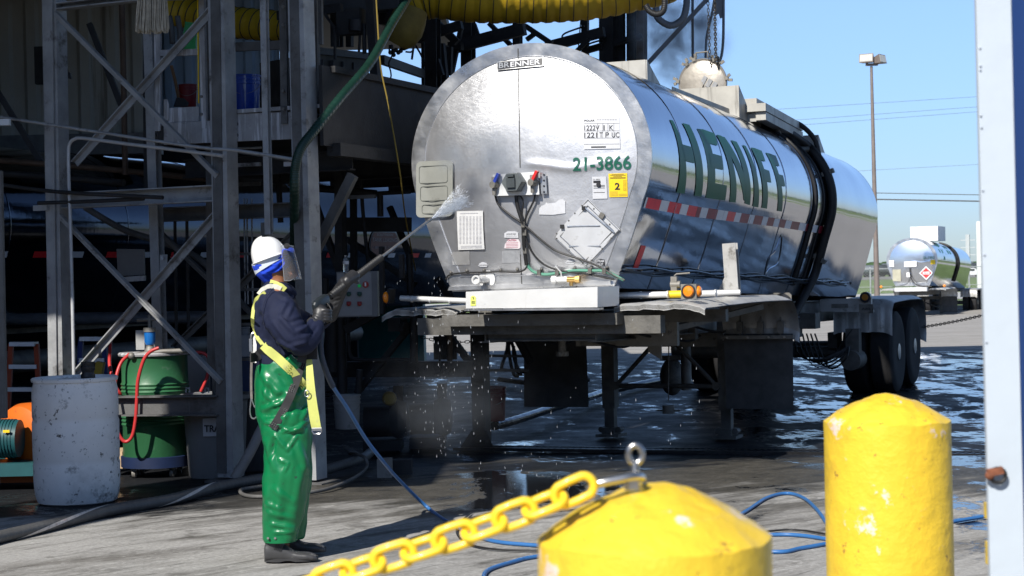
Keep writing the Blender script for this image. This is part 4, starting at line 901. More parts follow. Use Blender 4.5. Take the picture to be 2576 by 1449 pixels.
xr = FT.y(1858,214,y0).x; xl = FT.y(1702,225,y0).x
b.prism([(xr, y0+.012, 2.95), (xr, y0+.012, zt[1]), (xr, y0+1.0, 2.9)], (-.01,0,0)); b.prism([(xl, y0+.012, 2.95), (xl, y0+.012, zt[0]), (xl, y0+1.0, 2.95)], (.01,0,0)); b.prism([(xl, y0+.9, zt[0]-.1), (xr, y0+.9, zt[1]-.1), (xr, y0+.9, 2.95), (xl, y0+.9, 2.95)], (0,.012,0)); sbx = T.part('spill_box', b, m_top, local=True)
c = FT.y(1767, 210, y0+.08); c.y = y0+.08
R90 = Matrix.Rotation(pi/2, 3, 'X')
b = MB(); b.lathe([(.01,.03),(.10,.028),(.22,.012),(.243,0),(.262,.012),(.268,.0),(.268,-.03),(.24,-.035)], c, R90, 40); b.cyl(c+Vector((-.02,-.02,-.02)), c+Vector((-.02,-.06,-.02)), .045, 8)
lid = T.part('manway_lid', b, mat('lid_steel', (.44,.41,.37), .42, .4, var=.2, vs_=6, bump=.002, bs=30, dirt=((.2,.18,.15), .35, 5), rv=.1), local=True)
for a in (128, 108, 62, 48, 8, 172):
    b = MB(); d = Vector((cos(radians(a)), 0, sin(radians(a)))); p = c+d*.255; tt = Vector((-d.z, 0, d.x)); b.beam(p, p+d*.035, .05, .04, tuple(tt)); b.beam(p+d*.03-tt*.02, p+d*.075-tt*.03, .018, .03, tuple(tt)); b.beam(p+d*.03+tt*.02, p+d*.06+tt*.035, .018, .03, tuple(tt)); T.part('lid_clamp', b, m_undl, parent=lid, local=True)
b = MB(); b.tube([c+Vector((-.065,0,.262)), c+Vector((-.065,0,.33)), c+Vector((.065,0,.335)), c+Vector((.065,0,.27))], .009, 8); T.part('lid_handle', b, m_undl, parent=lid, local=True)
b = MB(); 
for i in range(3):
    o = c+Vector((.03+i*.055, -.036, .08-i*.035)); u = Vector((.86,0,-.5)); v = Vector((.5,0,.86)); b.prism([o, o+u*.045, o+u*.045-v*.09, o-v*.09], (0,-.002,0))
T.part('lid_sticker', b, m_dgrey, parent=lid, local=True)
b = MB(); b.beam(prof(3.2, 78, .03), prof(5.4, 72, .03), .012, .07); b.beam(prof(3.2, 84, .02), prof(5.2, 84, .02), .012, .05); T.part('top_rail', b, m_top, local=True)
# catwalk
b = MB(); A0 = FT.y(1800,274,5.2); A1 = FT.y(1926,268,5.2); Bk = FT.y(2014,320,6.9); zt = .03
Z = lambda y: lerp(A1.z, Bk.z, (y-5.2)/1.7)
def slabq(l0, l1, y0, y1, dz, th): b.add([(l0,y0,Z(y0)+dz),(l1,y0,Z(y0)+dz),(l1,y1,Z(y1)+dz),(l0,y1,Z(y1)+dz),(l0,y0,Z(y0)+dz-th),(l1,y0,Z(y0)+dz-th),(l1,y1,Z(y1)+dz-th),(l0,y1,Z(y1)+dz-th)], [(0,1,2,3),(7,6,5,4),(0,4,5,1),(1,5,6,2),(2,6,7,3),(3,7,4,0)])
slabq(A0.x, A1.x, 5.2, 6.9, .04, .085); slabq(-.15, A0.x-.003, 5.6, 6.9, .035, .04); slabq(A1.x-.12, A1.x-.01, 5.24, 6.95, -.05, .085); slabq(A0.x, A1.x-.125, 5.28, 5.31, -.05, .09); slabq(A1.x-.35, A1.x-.2, 5.6, 6.4, .16, .118)
T.part('catwalk', b, m_top, local=True)
b = MB(); b.tube([(A1.x-.1, 6.0, Z(6.0)-.1), (A1.x-.05, 6.3, Z(6.3)-.3), (.72, 6.8, 2.9)], .035, 10, sub=5); T.part('drain_pipe', b, m_under, local=True)
# ------------------------------------------------------------------ wash rack (steel frame on the left)
_c2 = W(565, 700, 13.5); FR = Fr((_c2.x, _c2.y, 0), -PSI)
def RP(px, py, yl=0.0): return FR.y(px, py, yl)
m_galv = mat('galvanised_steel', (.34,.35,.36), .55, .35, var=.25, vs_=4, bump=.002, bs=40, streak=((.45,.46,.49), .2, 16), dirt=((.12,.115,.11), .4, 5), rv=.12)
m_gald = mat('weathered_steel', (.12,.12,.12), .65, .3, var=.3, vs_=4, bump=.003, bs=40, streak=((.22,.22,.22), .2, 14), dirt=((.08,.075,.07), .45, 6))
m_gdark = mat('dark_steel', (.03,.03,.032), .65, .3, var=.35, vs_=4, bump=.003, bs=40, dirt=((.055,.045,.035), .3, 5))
m_rust = mat('rusty_pipe', (.09,.06,.042), .7, .2, var=.35, vs_=5, bump=.003, bs=40, dirt=((.16,.09,.05), .35, 7))
m_limed = mat('limed_plate', (.33,.33,.34), .7, .2, var=.2, vs_=5, bump=.002, streak=((.62,.63,.66), .5, 22), dirt=((.15,.14,.14), .3, 6))
m_bolt = mat('bolt_steel', (.22,.21,.20), .5, .6)
T = Thing('wash_rack', 'tall grey steel rack with crossed braces standing behind the worker and the white barrel', 'steel rack', FR.loc, -PSI)
def bar(name, x0, y0, x1, y1, w, d, yl=0.0, m=None, kind='box', yl2=None, **k):
    b = MB(); p = RP(x0, y0, yl); q = RP(x1, y1, yl if yl2 is None else yl2); m = m or m_galv
    {'box': b.beam, 'I': b.ibeam, 'C': b.channel, 'L': b.angle}[kind](p, q, w, d, **({'up': (0,1,0)} if abs((q-p).normalized().z) > .7 else {})) if kind != 'L' else b.angle(p, q, w, .01, up=(0,1,0))
    return T.part(name, b, m, local=True, **k)
def post(px0, px1, w, d, yl, m=None, y0=-60, y1=None, kind='box', name='column', z1=0.0):
    """vertical member from pixel column px0 (at the top) down to pixel y1, or to the ground"""
    p = RP(px0, y0, yl); q = RP(px1, y1, yl) if y1 else Vector((RP(px1, 900, yl).x, yl, z1))
    if y0 <= -20: p = q+(p-q)*((5.15-q.z)/(p.z-q.z))
    b = MB(); {'box': b.beam, 'I': b.ibeam, 'C': b.channel}[kind](p, q, w, d, up=(0,1,0)); return T.part(name, b, m or m_galv, local=True)
c1 = post(135, 151, .14, .14, 0, kind='box'); c2 = post(555, 574, .145, .16, 0); c5 = post(755, 783, .135, .17, 0)
for c, px in ((c2, 574), (c5, 783), (c1, 151)):
    x = RP(px, 900, 0).x; b = MB(); b.box((x, 0, gz(13.5)+.01), (.30,.30,.025)); T.part('base_plate', b, m_gald, parent=c, local=True)
# flanges catch the light: front plates proud of the columns
for (a0, a1, b0, w, m) in ((121, 136, 0, .085, m_galv), (541, 558, 0, .085, m_gald), (739, 765, 0, .08, m_gald)):
    p = RP(a0, -60, -.085); q = RP(a1, 1190, -.085); p = q+(p-q)*((5.15-q.z)/(p.z-q.z)); b = MB(); b.beam(p, q, w, .012, up=(0,1,0)); T.part('column_flange', b, m, local=True)
bar('beam', 148, 17, 345, -5, .10, .055, -.02, kind='C'); bar('beam', 345, -5, 760, -32, .10, .06, -.02)
A = bar('brace', 137, 35, 543, 442, .05, .045, -.12, kind='L'); bar('brace', 187, 412, 547, 8, .055, .045, .09, kind='L')
bar('brace', 149, 545, 553, 962, .052, .045, -.12, kind='L'); bar('brace', 174, 962, 548, 536, .06, .045, .09, kind='L')
bar('beam', 150, 506, 547, 486, .10, .13, 0, kind='C'); bar('beam', 88, 524, 122, 522, .05, .045, -.1)
bar('beam', 385, 541, 754, 527, .10, .12, .55, m_gald, 'C')
bar('beam', 290, 1021, 557, 1019, .14, .16, -.05, m_gald, 'I')
post(525, 533, .05, .06, .45, m_gald, -40, 935, 'C'); post(368, 371, .04, .05, .5, m_gdark, 80, 500); 
post(378, 404, .085, .085, .35, m_galv, 78, 893, 'C', 'pump_post')
bar('rail', 397, 87, 399, 330, .055, .03, .2, m_limed); bar('rail', 508, -20, 515, 323, .05, .03, .15, m_limed, 'C')
bar('rail', 403, 134, 500, 131, .03, .05, .2, m_limed)
b = MB(); b.beam(RP(497.5, 0, .13), RP(500, 260, .13), .008, .01, up=(0,1,0)); T.part('yellow_edge', b, m_yel, local=True)
for i, y in enumerate((243, 287)): b = MB(); b.bolt(RP(507, y, .13), (0,-1,0), .012, .012); T.part('bolt', b, m_bolt, local=True)
# deck
xL = RP(395, 320, .2).x; P0 = RP(792, 300, 0); zt = RP(600, 283, .1).z; zb = RP(600, 355, .1).z
b = MB(); b.prism([RP(423,272,.15), RP(500,268,.15), RP(500,304,.15), RP(423,308,.15)], (0,.012,0)); b.prism([RP(412,309,.14), RP(545,303,.14), RP(545,358,.14), RP(412,364,.14)], (0,.02,0)); T.part('deck_apron', b, m_limed, local=True)
b = MB(); b.prism([RP(412,250,.13), RP(420,250,.13), RP(424,262,.13), RP(424,303,.13), RP(412,303,.13)], (0,.01,0)); T.part('kick_plate', b, m_limed, local=True)
b = MB(); b.prism([RP(584,287,.12), RP(752,281,.12), RP(752,349,.12), RP(584,356,.12)], (0,.02,0)); b.box(((RP(584,287,.12).x+P0.x)/2, .3, zt+.01), (P0.x-RP(584,287,.12).x, .4, .03)); dk = T.part('deck_beam', b, m_limed, local=True)
for x, y in ((596,312), (596,340)): b = MB(); b.bolt(RP(x, y, .12), (0,-1,0), .016, .012); T.part('bolt', b, m_bolt, parent=dk, local=True)
yE = 9.2
b = MB(); b.box(((xL+P0.x)/2, 4.7, (zt+zb)/2-.02), (P0.x-xL, 9.0, .16)); T.part('deck_plate', b, m_gdark, local=True)
b = MB(); b.box((P0.x+.03, 4.6, (zt+zb)/2+.12), (.03, 9.1, .62)); T.part('side_girder', b, m_gdark, local=True)
for i in range(7):
    y = .6+i*1.25; b = MB(); b.ibeam((xL, y, zb-.16), (P0.x, y, zb-.16), .09, .16); T.part('joist', b, m_gdark, local=True)
b = MB(); b.beam((P0.x+.05, .2, zt+.30), (P0.x+.05, 9.2, zt+.28), .06, .05); b.beam((P0.x+.05, .2, zb-.10), (P0.x+.05, 9.2, zb-.12), .12, .10); T.part('girder_flange', b, m_gdark, local=True)
# shelf rails between the columns, upper bay
bar('rail', 578, 119, 735, 112, .04, .07, .3, m_gald); bar('rail', 664, -20, 677, 590, .05, .05, -.1, m_galv, 'C'); bar('rail', 713, -10, 718, 312, .06, .04, .12, m_gald, 'C'); bar('rail', 740, -10, 750, 310, .05, .04, .2, m_gald, 'C')
for x, y in ((713,17),(713,63),(713,229),(713,274),(741,229),(741,274)): b = MB(); b.bolt(RP(x, y, .07), (0,-1,0), .014, .012); T.part('bolt', b, m_bolt, local=True)
b = MB(); b.tube([RP(584,380,.1), RP(666,392,.05), RP(745,406,.0)], .012, 8); T.part('thin_pipe', b, m_gald, local=True)
b = MB(); b.tube([RP(584,374,.3), RP(658,371,.3)], .010, 8); T.part('thin_pipe', b, m_galv, local=True)
bar('rail', 592, 416, 655, 413, .03, .03, .5, m_galv); bar('rail', 592, 421, 655, 424, .03, .04, .8, m_gald); bar('bracket', 716, 413, 737, 412, .03, .035, .05, m_paper)
bar('bracket', 747, 362, 748, 386, .02, .03, .0, m_galv); bar('rail', 592, 464, 655, 462, .03, .03, .9, m_gald)
# second set of braces behind
for a in ((385,571,520,700), (437,876,545,770), (593,752,640,800), (593,730,756,571), (545,700,620,780)): bar('brace', *a, .05, .04, .65, m_gald, 'L')
# posts seen against the sky to the right of the big column
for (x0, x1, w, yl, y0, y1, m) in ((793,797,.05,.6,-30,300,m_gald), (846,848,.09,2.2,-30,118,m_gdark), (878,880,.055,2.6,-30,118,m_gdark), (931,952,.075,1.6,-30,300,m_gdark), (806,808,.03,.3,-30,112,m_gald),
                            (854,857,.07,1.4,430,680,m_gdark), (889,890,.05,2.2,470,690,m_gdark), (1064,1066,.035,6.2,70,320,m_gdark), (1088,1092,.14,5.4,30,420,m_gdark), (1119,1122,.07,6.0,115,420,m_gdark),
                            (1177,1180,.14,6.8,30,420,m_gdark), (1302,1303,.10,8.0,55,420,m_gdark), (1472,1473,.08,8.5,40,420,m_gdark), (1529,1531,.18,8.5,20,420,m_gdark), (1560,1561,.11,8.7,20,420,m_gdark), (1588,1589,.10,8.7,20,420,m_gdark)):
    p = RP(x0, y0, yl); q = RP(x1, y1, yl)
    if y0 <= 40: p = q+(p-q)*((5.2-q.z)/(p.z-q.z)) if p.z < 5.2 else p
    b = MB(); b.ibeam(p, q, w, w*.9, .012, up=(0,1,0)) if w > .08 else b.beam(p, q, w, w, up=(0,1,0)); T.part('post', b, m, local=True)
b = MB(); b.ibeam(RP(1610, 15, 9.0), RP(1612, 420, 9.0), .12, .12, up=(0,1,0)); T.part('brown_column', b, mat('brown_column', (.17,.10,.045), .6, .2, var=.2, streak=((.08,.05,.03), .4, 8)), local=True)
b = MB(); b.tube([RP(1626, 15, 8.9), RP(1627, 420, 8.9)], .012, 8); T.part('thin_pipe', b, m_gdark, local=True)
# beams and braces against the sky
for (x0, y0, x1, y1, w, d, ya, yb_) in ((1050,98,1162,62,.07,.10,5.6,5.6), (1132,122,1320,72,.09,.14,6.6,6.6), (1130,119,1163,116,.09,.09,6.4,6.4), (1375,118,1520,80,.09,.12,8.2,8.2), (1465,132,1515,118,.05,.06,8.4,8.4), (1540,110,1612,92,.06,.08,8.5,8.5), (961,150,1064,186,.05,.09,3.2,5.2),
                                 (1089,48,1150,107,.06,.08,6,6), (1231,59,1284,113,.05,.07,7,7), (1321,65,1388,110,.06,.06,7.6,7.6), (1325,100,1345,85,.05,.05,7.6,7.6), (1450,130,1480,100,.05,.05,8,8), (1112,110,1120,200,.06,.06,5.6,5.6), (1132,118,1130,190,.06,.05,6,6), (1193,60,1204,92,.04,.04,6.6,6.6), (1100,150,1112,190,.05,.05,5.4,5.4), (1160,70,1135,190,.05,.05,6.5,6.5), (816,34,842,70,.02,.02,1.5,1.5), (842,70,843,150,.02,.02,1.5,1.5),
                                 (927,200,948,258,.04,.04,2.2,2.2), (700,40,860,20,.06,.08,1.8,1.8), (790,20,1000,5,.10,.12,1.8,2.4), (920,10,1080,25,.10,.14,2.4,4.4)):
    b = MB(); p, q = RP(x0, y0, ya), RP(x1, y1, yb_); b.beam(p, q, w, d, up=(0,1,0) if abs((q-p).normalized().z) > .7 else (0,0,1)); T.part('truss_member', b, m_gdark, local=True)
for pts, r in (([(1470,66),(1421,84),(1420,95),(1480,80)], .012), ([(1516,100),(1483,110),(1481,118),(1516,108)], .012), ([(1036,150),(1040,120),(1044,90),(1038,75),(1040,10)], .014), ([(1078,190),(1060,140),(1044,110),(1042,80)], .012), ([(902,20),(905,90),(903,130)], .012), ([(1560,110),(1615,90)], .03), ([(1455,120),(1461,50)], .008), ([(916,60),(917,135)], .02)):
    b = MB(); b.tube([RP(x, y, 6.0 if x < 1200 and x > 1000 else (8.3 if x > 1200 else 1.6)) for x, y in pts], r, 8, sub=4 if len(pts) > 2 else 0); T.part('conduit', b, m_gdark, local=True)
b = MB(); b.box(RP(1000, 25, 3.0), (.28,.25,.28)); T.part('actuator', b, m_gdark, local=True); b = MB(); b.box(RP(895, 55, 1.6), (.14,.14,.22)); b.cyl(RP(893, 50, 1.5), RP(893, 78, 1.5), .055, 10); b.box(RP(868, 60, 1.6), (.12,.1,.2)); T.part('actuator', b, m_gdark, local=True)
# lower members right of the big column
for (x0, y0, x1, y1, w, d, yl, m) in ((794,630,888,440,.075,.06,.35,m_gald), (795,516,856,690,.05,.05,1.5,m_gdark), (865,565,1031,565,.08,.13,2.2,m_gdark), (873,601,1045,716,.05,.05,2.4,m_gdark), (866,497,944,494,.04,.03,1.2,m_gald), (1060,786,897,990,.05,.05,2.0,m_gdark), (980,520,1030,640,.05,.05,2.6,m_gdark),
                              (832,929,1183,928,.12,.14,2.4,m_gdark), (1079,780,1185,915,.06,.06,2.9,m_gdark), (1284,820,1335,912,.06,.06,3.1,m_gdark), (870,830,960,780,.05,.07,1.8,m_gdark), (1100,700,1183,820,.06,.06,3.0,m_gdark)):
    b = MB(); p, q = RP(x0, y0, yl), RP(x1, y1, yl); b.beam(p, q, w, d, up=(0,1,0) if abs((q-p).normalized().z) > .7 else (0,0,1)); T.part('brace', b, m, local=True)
b = MB(); p = RP(1203, 700, 3.0); b.beam((p.x, 3.0, 1.7), (p.x, 3.0, -.12), .13, .14, up=(0,1,0)); cl = T.part('column', b, m_gdark, local=True)
b = MB(); b.prism([(p.x-.075,2.93,.10),(p.x+.075,2.93,.10),(p.x+.15,2.93,-.07),(p.x+.15,2.93,-.12),(p.x-.2,2.93,-.12),(p.x-.2,2.93,-.07)], (0,.012,0)); b.box((p.x-.02, 3.0, -.115), (.46,.36,.03)); T.part('base_plate', b, m_gdark, parent=cl, local=True)
for y in (857, 895, 931): b = MB(); b.tube([RP(1221, y, 3.0), RP(1330, y+1, 3.3)], .013, 8); T.part('hose_bar', b, m_gald, local=True)
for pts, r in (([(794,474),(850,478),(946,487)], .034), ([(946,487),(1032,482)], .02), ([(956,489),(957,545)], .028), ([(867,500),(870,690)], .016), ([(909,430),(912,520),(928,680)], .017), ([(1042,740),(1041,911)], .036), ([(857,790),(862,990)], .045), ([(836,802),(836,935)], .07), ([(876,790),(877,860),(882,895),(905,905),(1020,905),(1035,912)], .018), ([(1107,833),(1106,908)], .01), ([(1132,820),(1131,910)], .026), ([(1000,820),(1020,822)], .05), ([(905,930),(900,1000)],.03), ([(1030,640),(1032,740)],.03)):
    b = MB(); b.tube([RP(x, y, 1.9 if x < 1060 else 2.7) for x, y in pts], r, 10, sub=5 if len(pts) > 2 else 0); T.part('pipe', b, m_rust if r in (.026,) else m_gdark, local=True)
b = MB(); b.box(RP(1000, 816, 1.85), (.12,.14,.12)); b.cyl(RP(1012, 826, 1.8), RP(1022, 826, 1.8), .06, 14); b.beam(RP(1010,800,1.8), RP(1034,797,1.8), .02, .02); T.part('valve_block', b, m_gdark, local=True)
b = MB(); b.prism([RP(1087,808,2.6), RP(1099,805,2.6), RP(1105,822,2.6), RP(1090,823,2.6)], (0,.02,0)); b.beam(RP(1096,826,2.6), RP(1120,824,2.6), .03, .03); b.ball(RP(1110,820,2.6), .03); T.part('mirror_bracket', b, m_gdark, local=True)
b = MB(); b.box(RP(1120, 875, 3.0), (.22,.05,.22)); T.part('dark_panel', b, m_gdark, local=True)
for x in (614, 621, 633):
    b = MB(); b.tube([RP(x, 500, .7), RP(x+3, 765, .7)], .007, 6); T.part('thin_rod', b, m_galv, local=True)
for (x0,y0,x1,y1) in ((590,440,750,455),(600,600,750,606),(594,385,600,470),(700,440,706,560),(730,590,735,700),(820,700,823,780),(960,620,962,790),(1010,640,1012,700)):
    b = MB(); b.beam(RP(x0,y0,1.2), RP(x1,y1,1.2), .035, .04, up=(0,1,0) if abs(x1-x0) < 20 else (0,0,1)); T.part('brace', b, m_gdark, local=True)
# ladder between the columns
LD = Thing('ladder', 'fixed grey steel ladder with flat rungs just left of the worker\'s helmet', 'ladder', FR.M @ Vector((RP(600, 900, .15).x, .15, 0)), -PSI)
def ldp(nm, b, m): b.v = [LD.I @ (FR.M @ v) for v in b.v]; return LD.part(nm, b, m, local=True)
for (x0, x1) in ((540, 542), (664, 670)): b = MB(); b.beam(RP(x0, 560, .2), RP(x1, 1100, .2), .03, .05, up=(0,1,0)); ldp('rail', b, m_gald)
for y in (640, 730, 817, 905, 990): b = MB(); b.beam(RP(541, y, .2), RP(666, y-2, .2), .05, .022); ldp('rung', b, m_gald)
# pipes hanging on the rack: handrail, pvc, process pipes
def pipe(name, pts, r, m, yl, label, cat='pipe', sub=6, group=None, seg=12):
    b = MB(); b.tube([FR.M @ RP(*p[:2], p[2] if len(p) > 2 else yl) for p in pts], r, seg, sub=sub if len(pts) > 2 else 0); return single(name, b, m, label, cat, group=group)
m_pvc = mat('pale_pipe', (.48,.49,.50), .45, .2, var=.12, vs_=5, dirt=((.25,.25,.25), .3, 9))
pipe('handrail', [(-30,290),(167,320),(483,368),(600,379),(745,402)], .013, m_galv, -.3, 'thin straight galvanised handrail pipe sloping across the upper rack', 'handrail')
pipe('standpipe', [(186,962),(183,800),(178,600),(173,450),(172,385),(175,362),(187,350),(213,348),(320,362),(467,380),(560,392)], .0145, m_pvc, -.2, 'pale vertical pipe with a hooked top beside the left column', 'pipe')
pipe('process_pipe', [(-20,402),(250,424),(520,450)], .026, m_rust, .9, 'dark brown horizontal pipe, upper of the pair crossing the left rack')
pipe('process_pipe', [(-20,436),(150,446),(312,460)], .030, m_gdark, .8, 'dark horizontal pipe with an elbow end, lower of the pair at far left')
pipe('drop_pipe', [(306,-20),(311,200),(315,440)], .026, m_rust, .7, 'rusty vertical drop pipe behind the upper crossed braces')
pipe('black_pipe', [(-10,463),(150,483),(410,497)], .016, m_gdark, -.25, 'thin black pipe resting along the mid beam, upper one with a cap')
pipe('black_pipe', [(96,511),(240,506),(362,500)], .016, m_gdark, -.2, 'short black pipe resting along the mid beam, lower one')
pipe('sagging_hose', [(215,522),(283,563),(333,586),(433,618),(500,650),(547,695)], .029, m_flap, .8, 'black rubber hose sagging behind the lower crossed braces', 'hose')
pipe('large_pipe', [(-20,803),(363,800),(560,798)], .062, mat('large_pipe_paint', (.16,.18,.21), .35, .5, var=.2), 2.6, 'wide grey horizontal pipe low behind the left column')
for x, y0, y1, lab in ((408,552,790,'thin vertical pipe behind the rack, leftmost of three'), (440,552,880,'thin vertical pipe behind the rack, middle of three'), (470,552,830,'thin vertical pipe behind the rack, rightmost of three')):
    pipe('riser_pipe', [(x, y0), (x+4, y1)], .014, m_gdark, .9, lab, group='thin riser pipes behind the rack')
b = MB(); P = [FR.M @ RP(*p, .5) for p in ((293,626),(362,627),(363,691),(296,695))]; b.prism(P, Vector((0,.04,0))); single('grey_box', b, mat('box_grey', (.15,.15,.15), .6, .2, var=.1), 'plain grey metal box on a bracket behind the lower crossed braces', 'box')
b = MB(); P = [FR.M @ RP(*p, .45) for p in ((306,697),(364,693),(364,706),(312,709))]; b.prism(P, Vector((0,.05,0))); single('shelf_bracket', b, m_galv, 'short pale angle shelf under the grey metal box', 'bracket')
b = MB(); P = [FR.M @ RP(*p, .25) for p in ((402,641),(420,640),(420,683),(402,684))]; b.prism(P, Vector((0,.02,0))); b.bolt(FR.M @ RP(409,650,.24), (0,-1,0), .015, .02); b.bolt(FR.M @ RP(409,676,.24), (0,-1,0), .015, .02); single('splice_plate', b, m_galv, 'bolted splice plate on the pump post', 'plate')
# gray edge post at far left
b = MB(); b.beam(W(-4, 430, 11.6), W(8, 1052, 11.6), .05, .05, up=(0,1,0)); single('hanging_channel', b, m_gald, 'grey steel channel at the extreme left edge of the picture', 'channel', base=W(8, 1052, 11.6))
b = MB(); p = W(8, 308, 12.5); b.box(p, (.10,.05,.045)); single('rail_end', b, m_pvc, 'white clamp at the left end of the handrail', 'clamp')
# diagonal dark struts at far left
for (x0, y0, x1, y1, lb) in ((-10,225,105,410,'dark slanting strut at the far left under the wall'), (225,60,305,265,'dark slanting strut behind the upper crossed braces')):
    b = MB(); b.beam(FR.M @ RP(x0, y0, 1.2), FR.M @ RP(x1, y1, 1.2), .05, .05, up=(0,1,0)); single('strut', b, m_gdark, lb, 'strut')
# hanging hose big green, yellow rope
b = MB(); pts = [(1040,-30,14.6),(1022,0,14.5),(985,61,14.2),(931,158,13.7),(858,245,13.2),(791,328,12.9),(757,374,12.8),(743,425,12.8),(741,500,12.9),(741,620,13.6),(741,700,14.2)]
P, _ = spline([W(*p) for p in pts], [0]*len(pts), 40); b.tube(P, [.036+.0022*(i % 4 < 2) for i in range(len(P))], 12)
single('green_hose', b, mat('green_ribbed_hose', (.006,.028,.02), .4, 0, var=.2, streak=None), 'thick dark green ribbed hose draped diagonally across the upper rack', 'hose')
b = MB(); b.tube([W(*p) for p in ((946,-10,14),(950,60,14),(958,170,14),(979,273,14),(1007,440,14),(1019,540,14.5),(1045,680,15.5))], .0065, 6, sub=5); single('yellow_rope', b, mat('rope_yellow', (.24,.17,.03), .7), 'thin yellow rope hanging beside the tank head', 'rope')
b = MB(); p = [(985,112),(986,140),(978,160),(984,190),(974,225),(964,255)]; b.tube([W(x, y, 15.5) for x, y in p], .008, 6, sub=3)
for x, y in ((984,118),(990,128),(996,126),(1002,132),(1008,128),(1012,122),(982,132),(990,138)): b.ball(W(x, y, 15.5), .022, 7, 5)
b.tube([W(x, y, 15.5) for x, y in ((1020,130),(1038,128),(1040,90),(1042,60))], .009, 6, sub=3); b.tube([W(x, y, 15.5) for x, y in ((980,113),(979,135))], .009, 6); single('valve_linkage', b, m_gdark, 'small black valve with chain and linkage hanging against the sky', 'valve')
# ducts
m_duct = mat('yellow_duct', (.50,.33,.018), .55, 0, var=.12, vs_=5, bump=.01, bs=4, dirt=((.28,.18,.02), .35, 3)); m_dwire = mat('duct_band', (.035,.035,.025), .6)
def duct(name, pts, r, step, lab, m=m_duct):
    P, _ = spline([Vector(p) for p in pts], [0]*len(pts), 26); D = [0]
    for a, b_ in zip(P, P[1:]): D.append(D[-1]+(b_-a).length)
    T_ = Thing(name, lab, 'duct', P[len(P)//2]); b = MB(); b.tube(P, [r*(1-.035*abs(cos(pi*d/step))**6) for d in D], 28, caps=False); bd = T_.part('sleeve', b, m)
    k = step/2; i = 0; b = MB()
    while k < D[-1]:
        while i < len(D)-2 and D[i+1] < k: i += 1
        a = P[i]; t = (P[i+1]-P[i]).normalized(); x = Vector((0,0,1)).cross(t).normalized(); y = t.cross(x); c = a+t*(k-D[i])+t*.0
        rg = [c+(x*cos(2*pi*j/28)+y*sin(2*pi*j/28))*(r*.985)+t*.02*sin(2*pi*j/28) for j in range(28)]; bb = MB(); bb.tube(rg, .0075, 5, closed=True); T_.part('wire_band', bb, m_dwire); k += step
duct('air_duct', [W(1010,-30,15.8), W(1080,-52,15.8), W(1200,-42,15.8), W(1342,-41,15.8), W(1476,-49,15.8), W(1597,-72,15.8), W(1698,-100,15.8), W(1850,-160,15.8)], .365, .118, 'huge yellow fabric air duct with black bands running above the tank head')
duct('air_duct', [W(395,22,16.2), W(470,32,16.2), W(560,52,16), W(650,62,15.8), W(735,70,15.6)], .145, .11, 'narrower yellow banded air duct inside the upper rack')
b = MB(); b.lathe([(.02,-.16),(.10,-.155),(.15,-.1),(.17,0),(.16,.12),(.12,.2)], W(1018,72,15.2), Matrix.Rotation(.5, 3, 'Y'), 12); V = b.v; b.v = [v+Vector((1,1,1))*.03*noise.noise(v*6) for v in V]; single('duct_end', b, mat('dull_duct', (.17,.12,.02), .7, 0, var=.25, bump=.01, bs=6), 'crumpled dull yellow duct end hanging left of the big duct', 'duct end')
# bin on the deck
T2 = Thing('deck_bin', 'large dark steel bin standing on the rack deck behind the green hose', 'bin', W(865, 275, 15.2))
b = MB(); P = [W(800,133,15.0), W(928,146,16.2), W(928,273,16.2), W(800,250,15.0)]; b.prism(P, Vector((-.6,.6,0))); T2.part('bin_body', b, mat('bin_steel', (.05,.045,.04), .8, .1, var=.3, streak=((.09,.08,.07), .3, 8)))
b = MB(); b.beam(W(797,128,14.97), W(931,142,16.2), .06, .06); T2.part('bin_rim', b, m_gdark)
for i in range(5): x = 808+i*26; b = MB(); b.beam(W(x, 150+i*2.5, 15.0+i*.27-.02), W(x, 250+i*4.5, 15.0+i*.27-.02), .035, .02, up=(0,1,0)); T2.part('rib', b, m_gdark)
b = MB(); b.lathe([(.05,-.30),(.17,-.29),(.19,-.25),(.19,.25),(.17,.29),(.05,.3)], W(1000,275,19.0), Matrix.Rotation(pi/2, 3, 'Y') @ Matrix.Rotation(.5, 3, 'X'), 24); single('blue_barrel', b, mat('blue_plastic_dark', (.012,.035,.13), .45, 0, var=.15), 'dark blue plastic barrel lying on the rack deck left of the tank head', 'barrel')
# overhead arm, hoses and chains above the hatch
m_haze_steel = mat('hazed_arm_steel', (.20,.22,.25), .6, .2, var=.15)  # bluish grey tint carries the steam haze over the arm
HA = Thing('loading_arm', 'grey slanting steel arm with vertical pipes above the open hatch', 'arm', W(1700, 150, 19.5))
b = MB(); b.beam(W(1631,158,19.5), W(1790,-14,19.5), .05, .075, up=(0,1,0)); HA.part('diagonal_arm', b, m_haze_steel)
b = MB(); b.tube([W(1742,-20,19.6), W(1743,150,19.6)], .016, 8); HA.part('pipe', b, m_haze_steel)
b = MB(); b.tube([W(x, y, 19.4) for x, y in ((1800,-20),(1790,40),(1778,90),(1775,146))], .014, 8, sub=4); HA.part('pipe', b, m_haze_steel)
b = MB(); b.tube([W(x, y, 19.4) for x, y in ((1820,-20),(1820,60),(1819,104),(1815,140),(1806,164))], .016, 8, sub=5); HA.part('pipe', b, m_haze_steel)
b = MB(); b.prism([W(1795,-10,19.4), W(1818,-10,19.4), W(1819,44,19.4), W(1812,46,19.4), W(1808,34,19.4), W(1800,40,19.4)], Vector((0,.02,0))); HA.part('torn_plate', b, m_haze_steel)
def corrhose(pts, Y, r, name, lab, m):
    P, _ = spline([W(x, y, Y) for x, y in pts], [0]*len(pts), 14); b = MB(); b.tube(P, [r*(1+.09*(i % 3 == 0)) for i in range(len(P))], 12); return single(name, b, m, lab, 'hose')
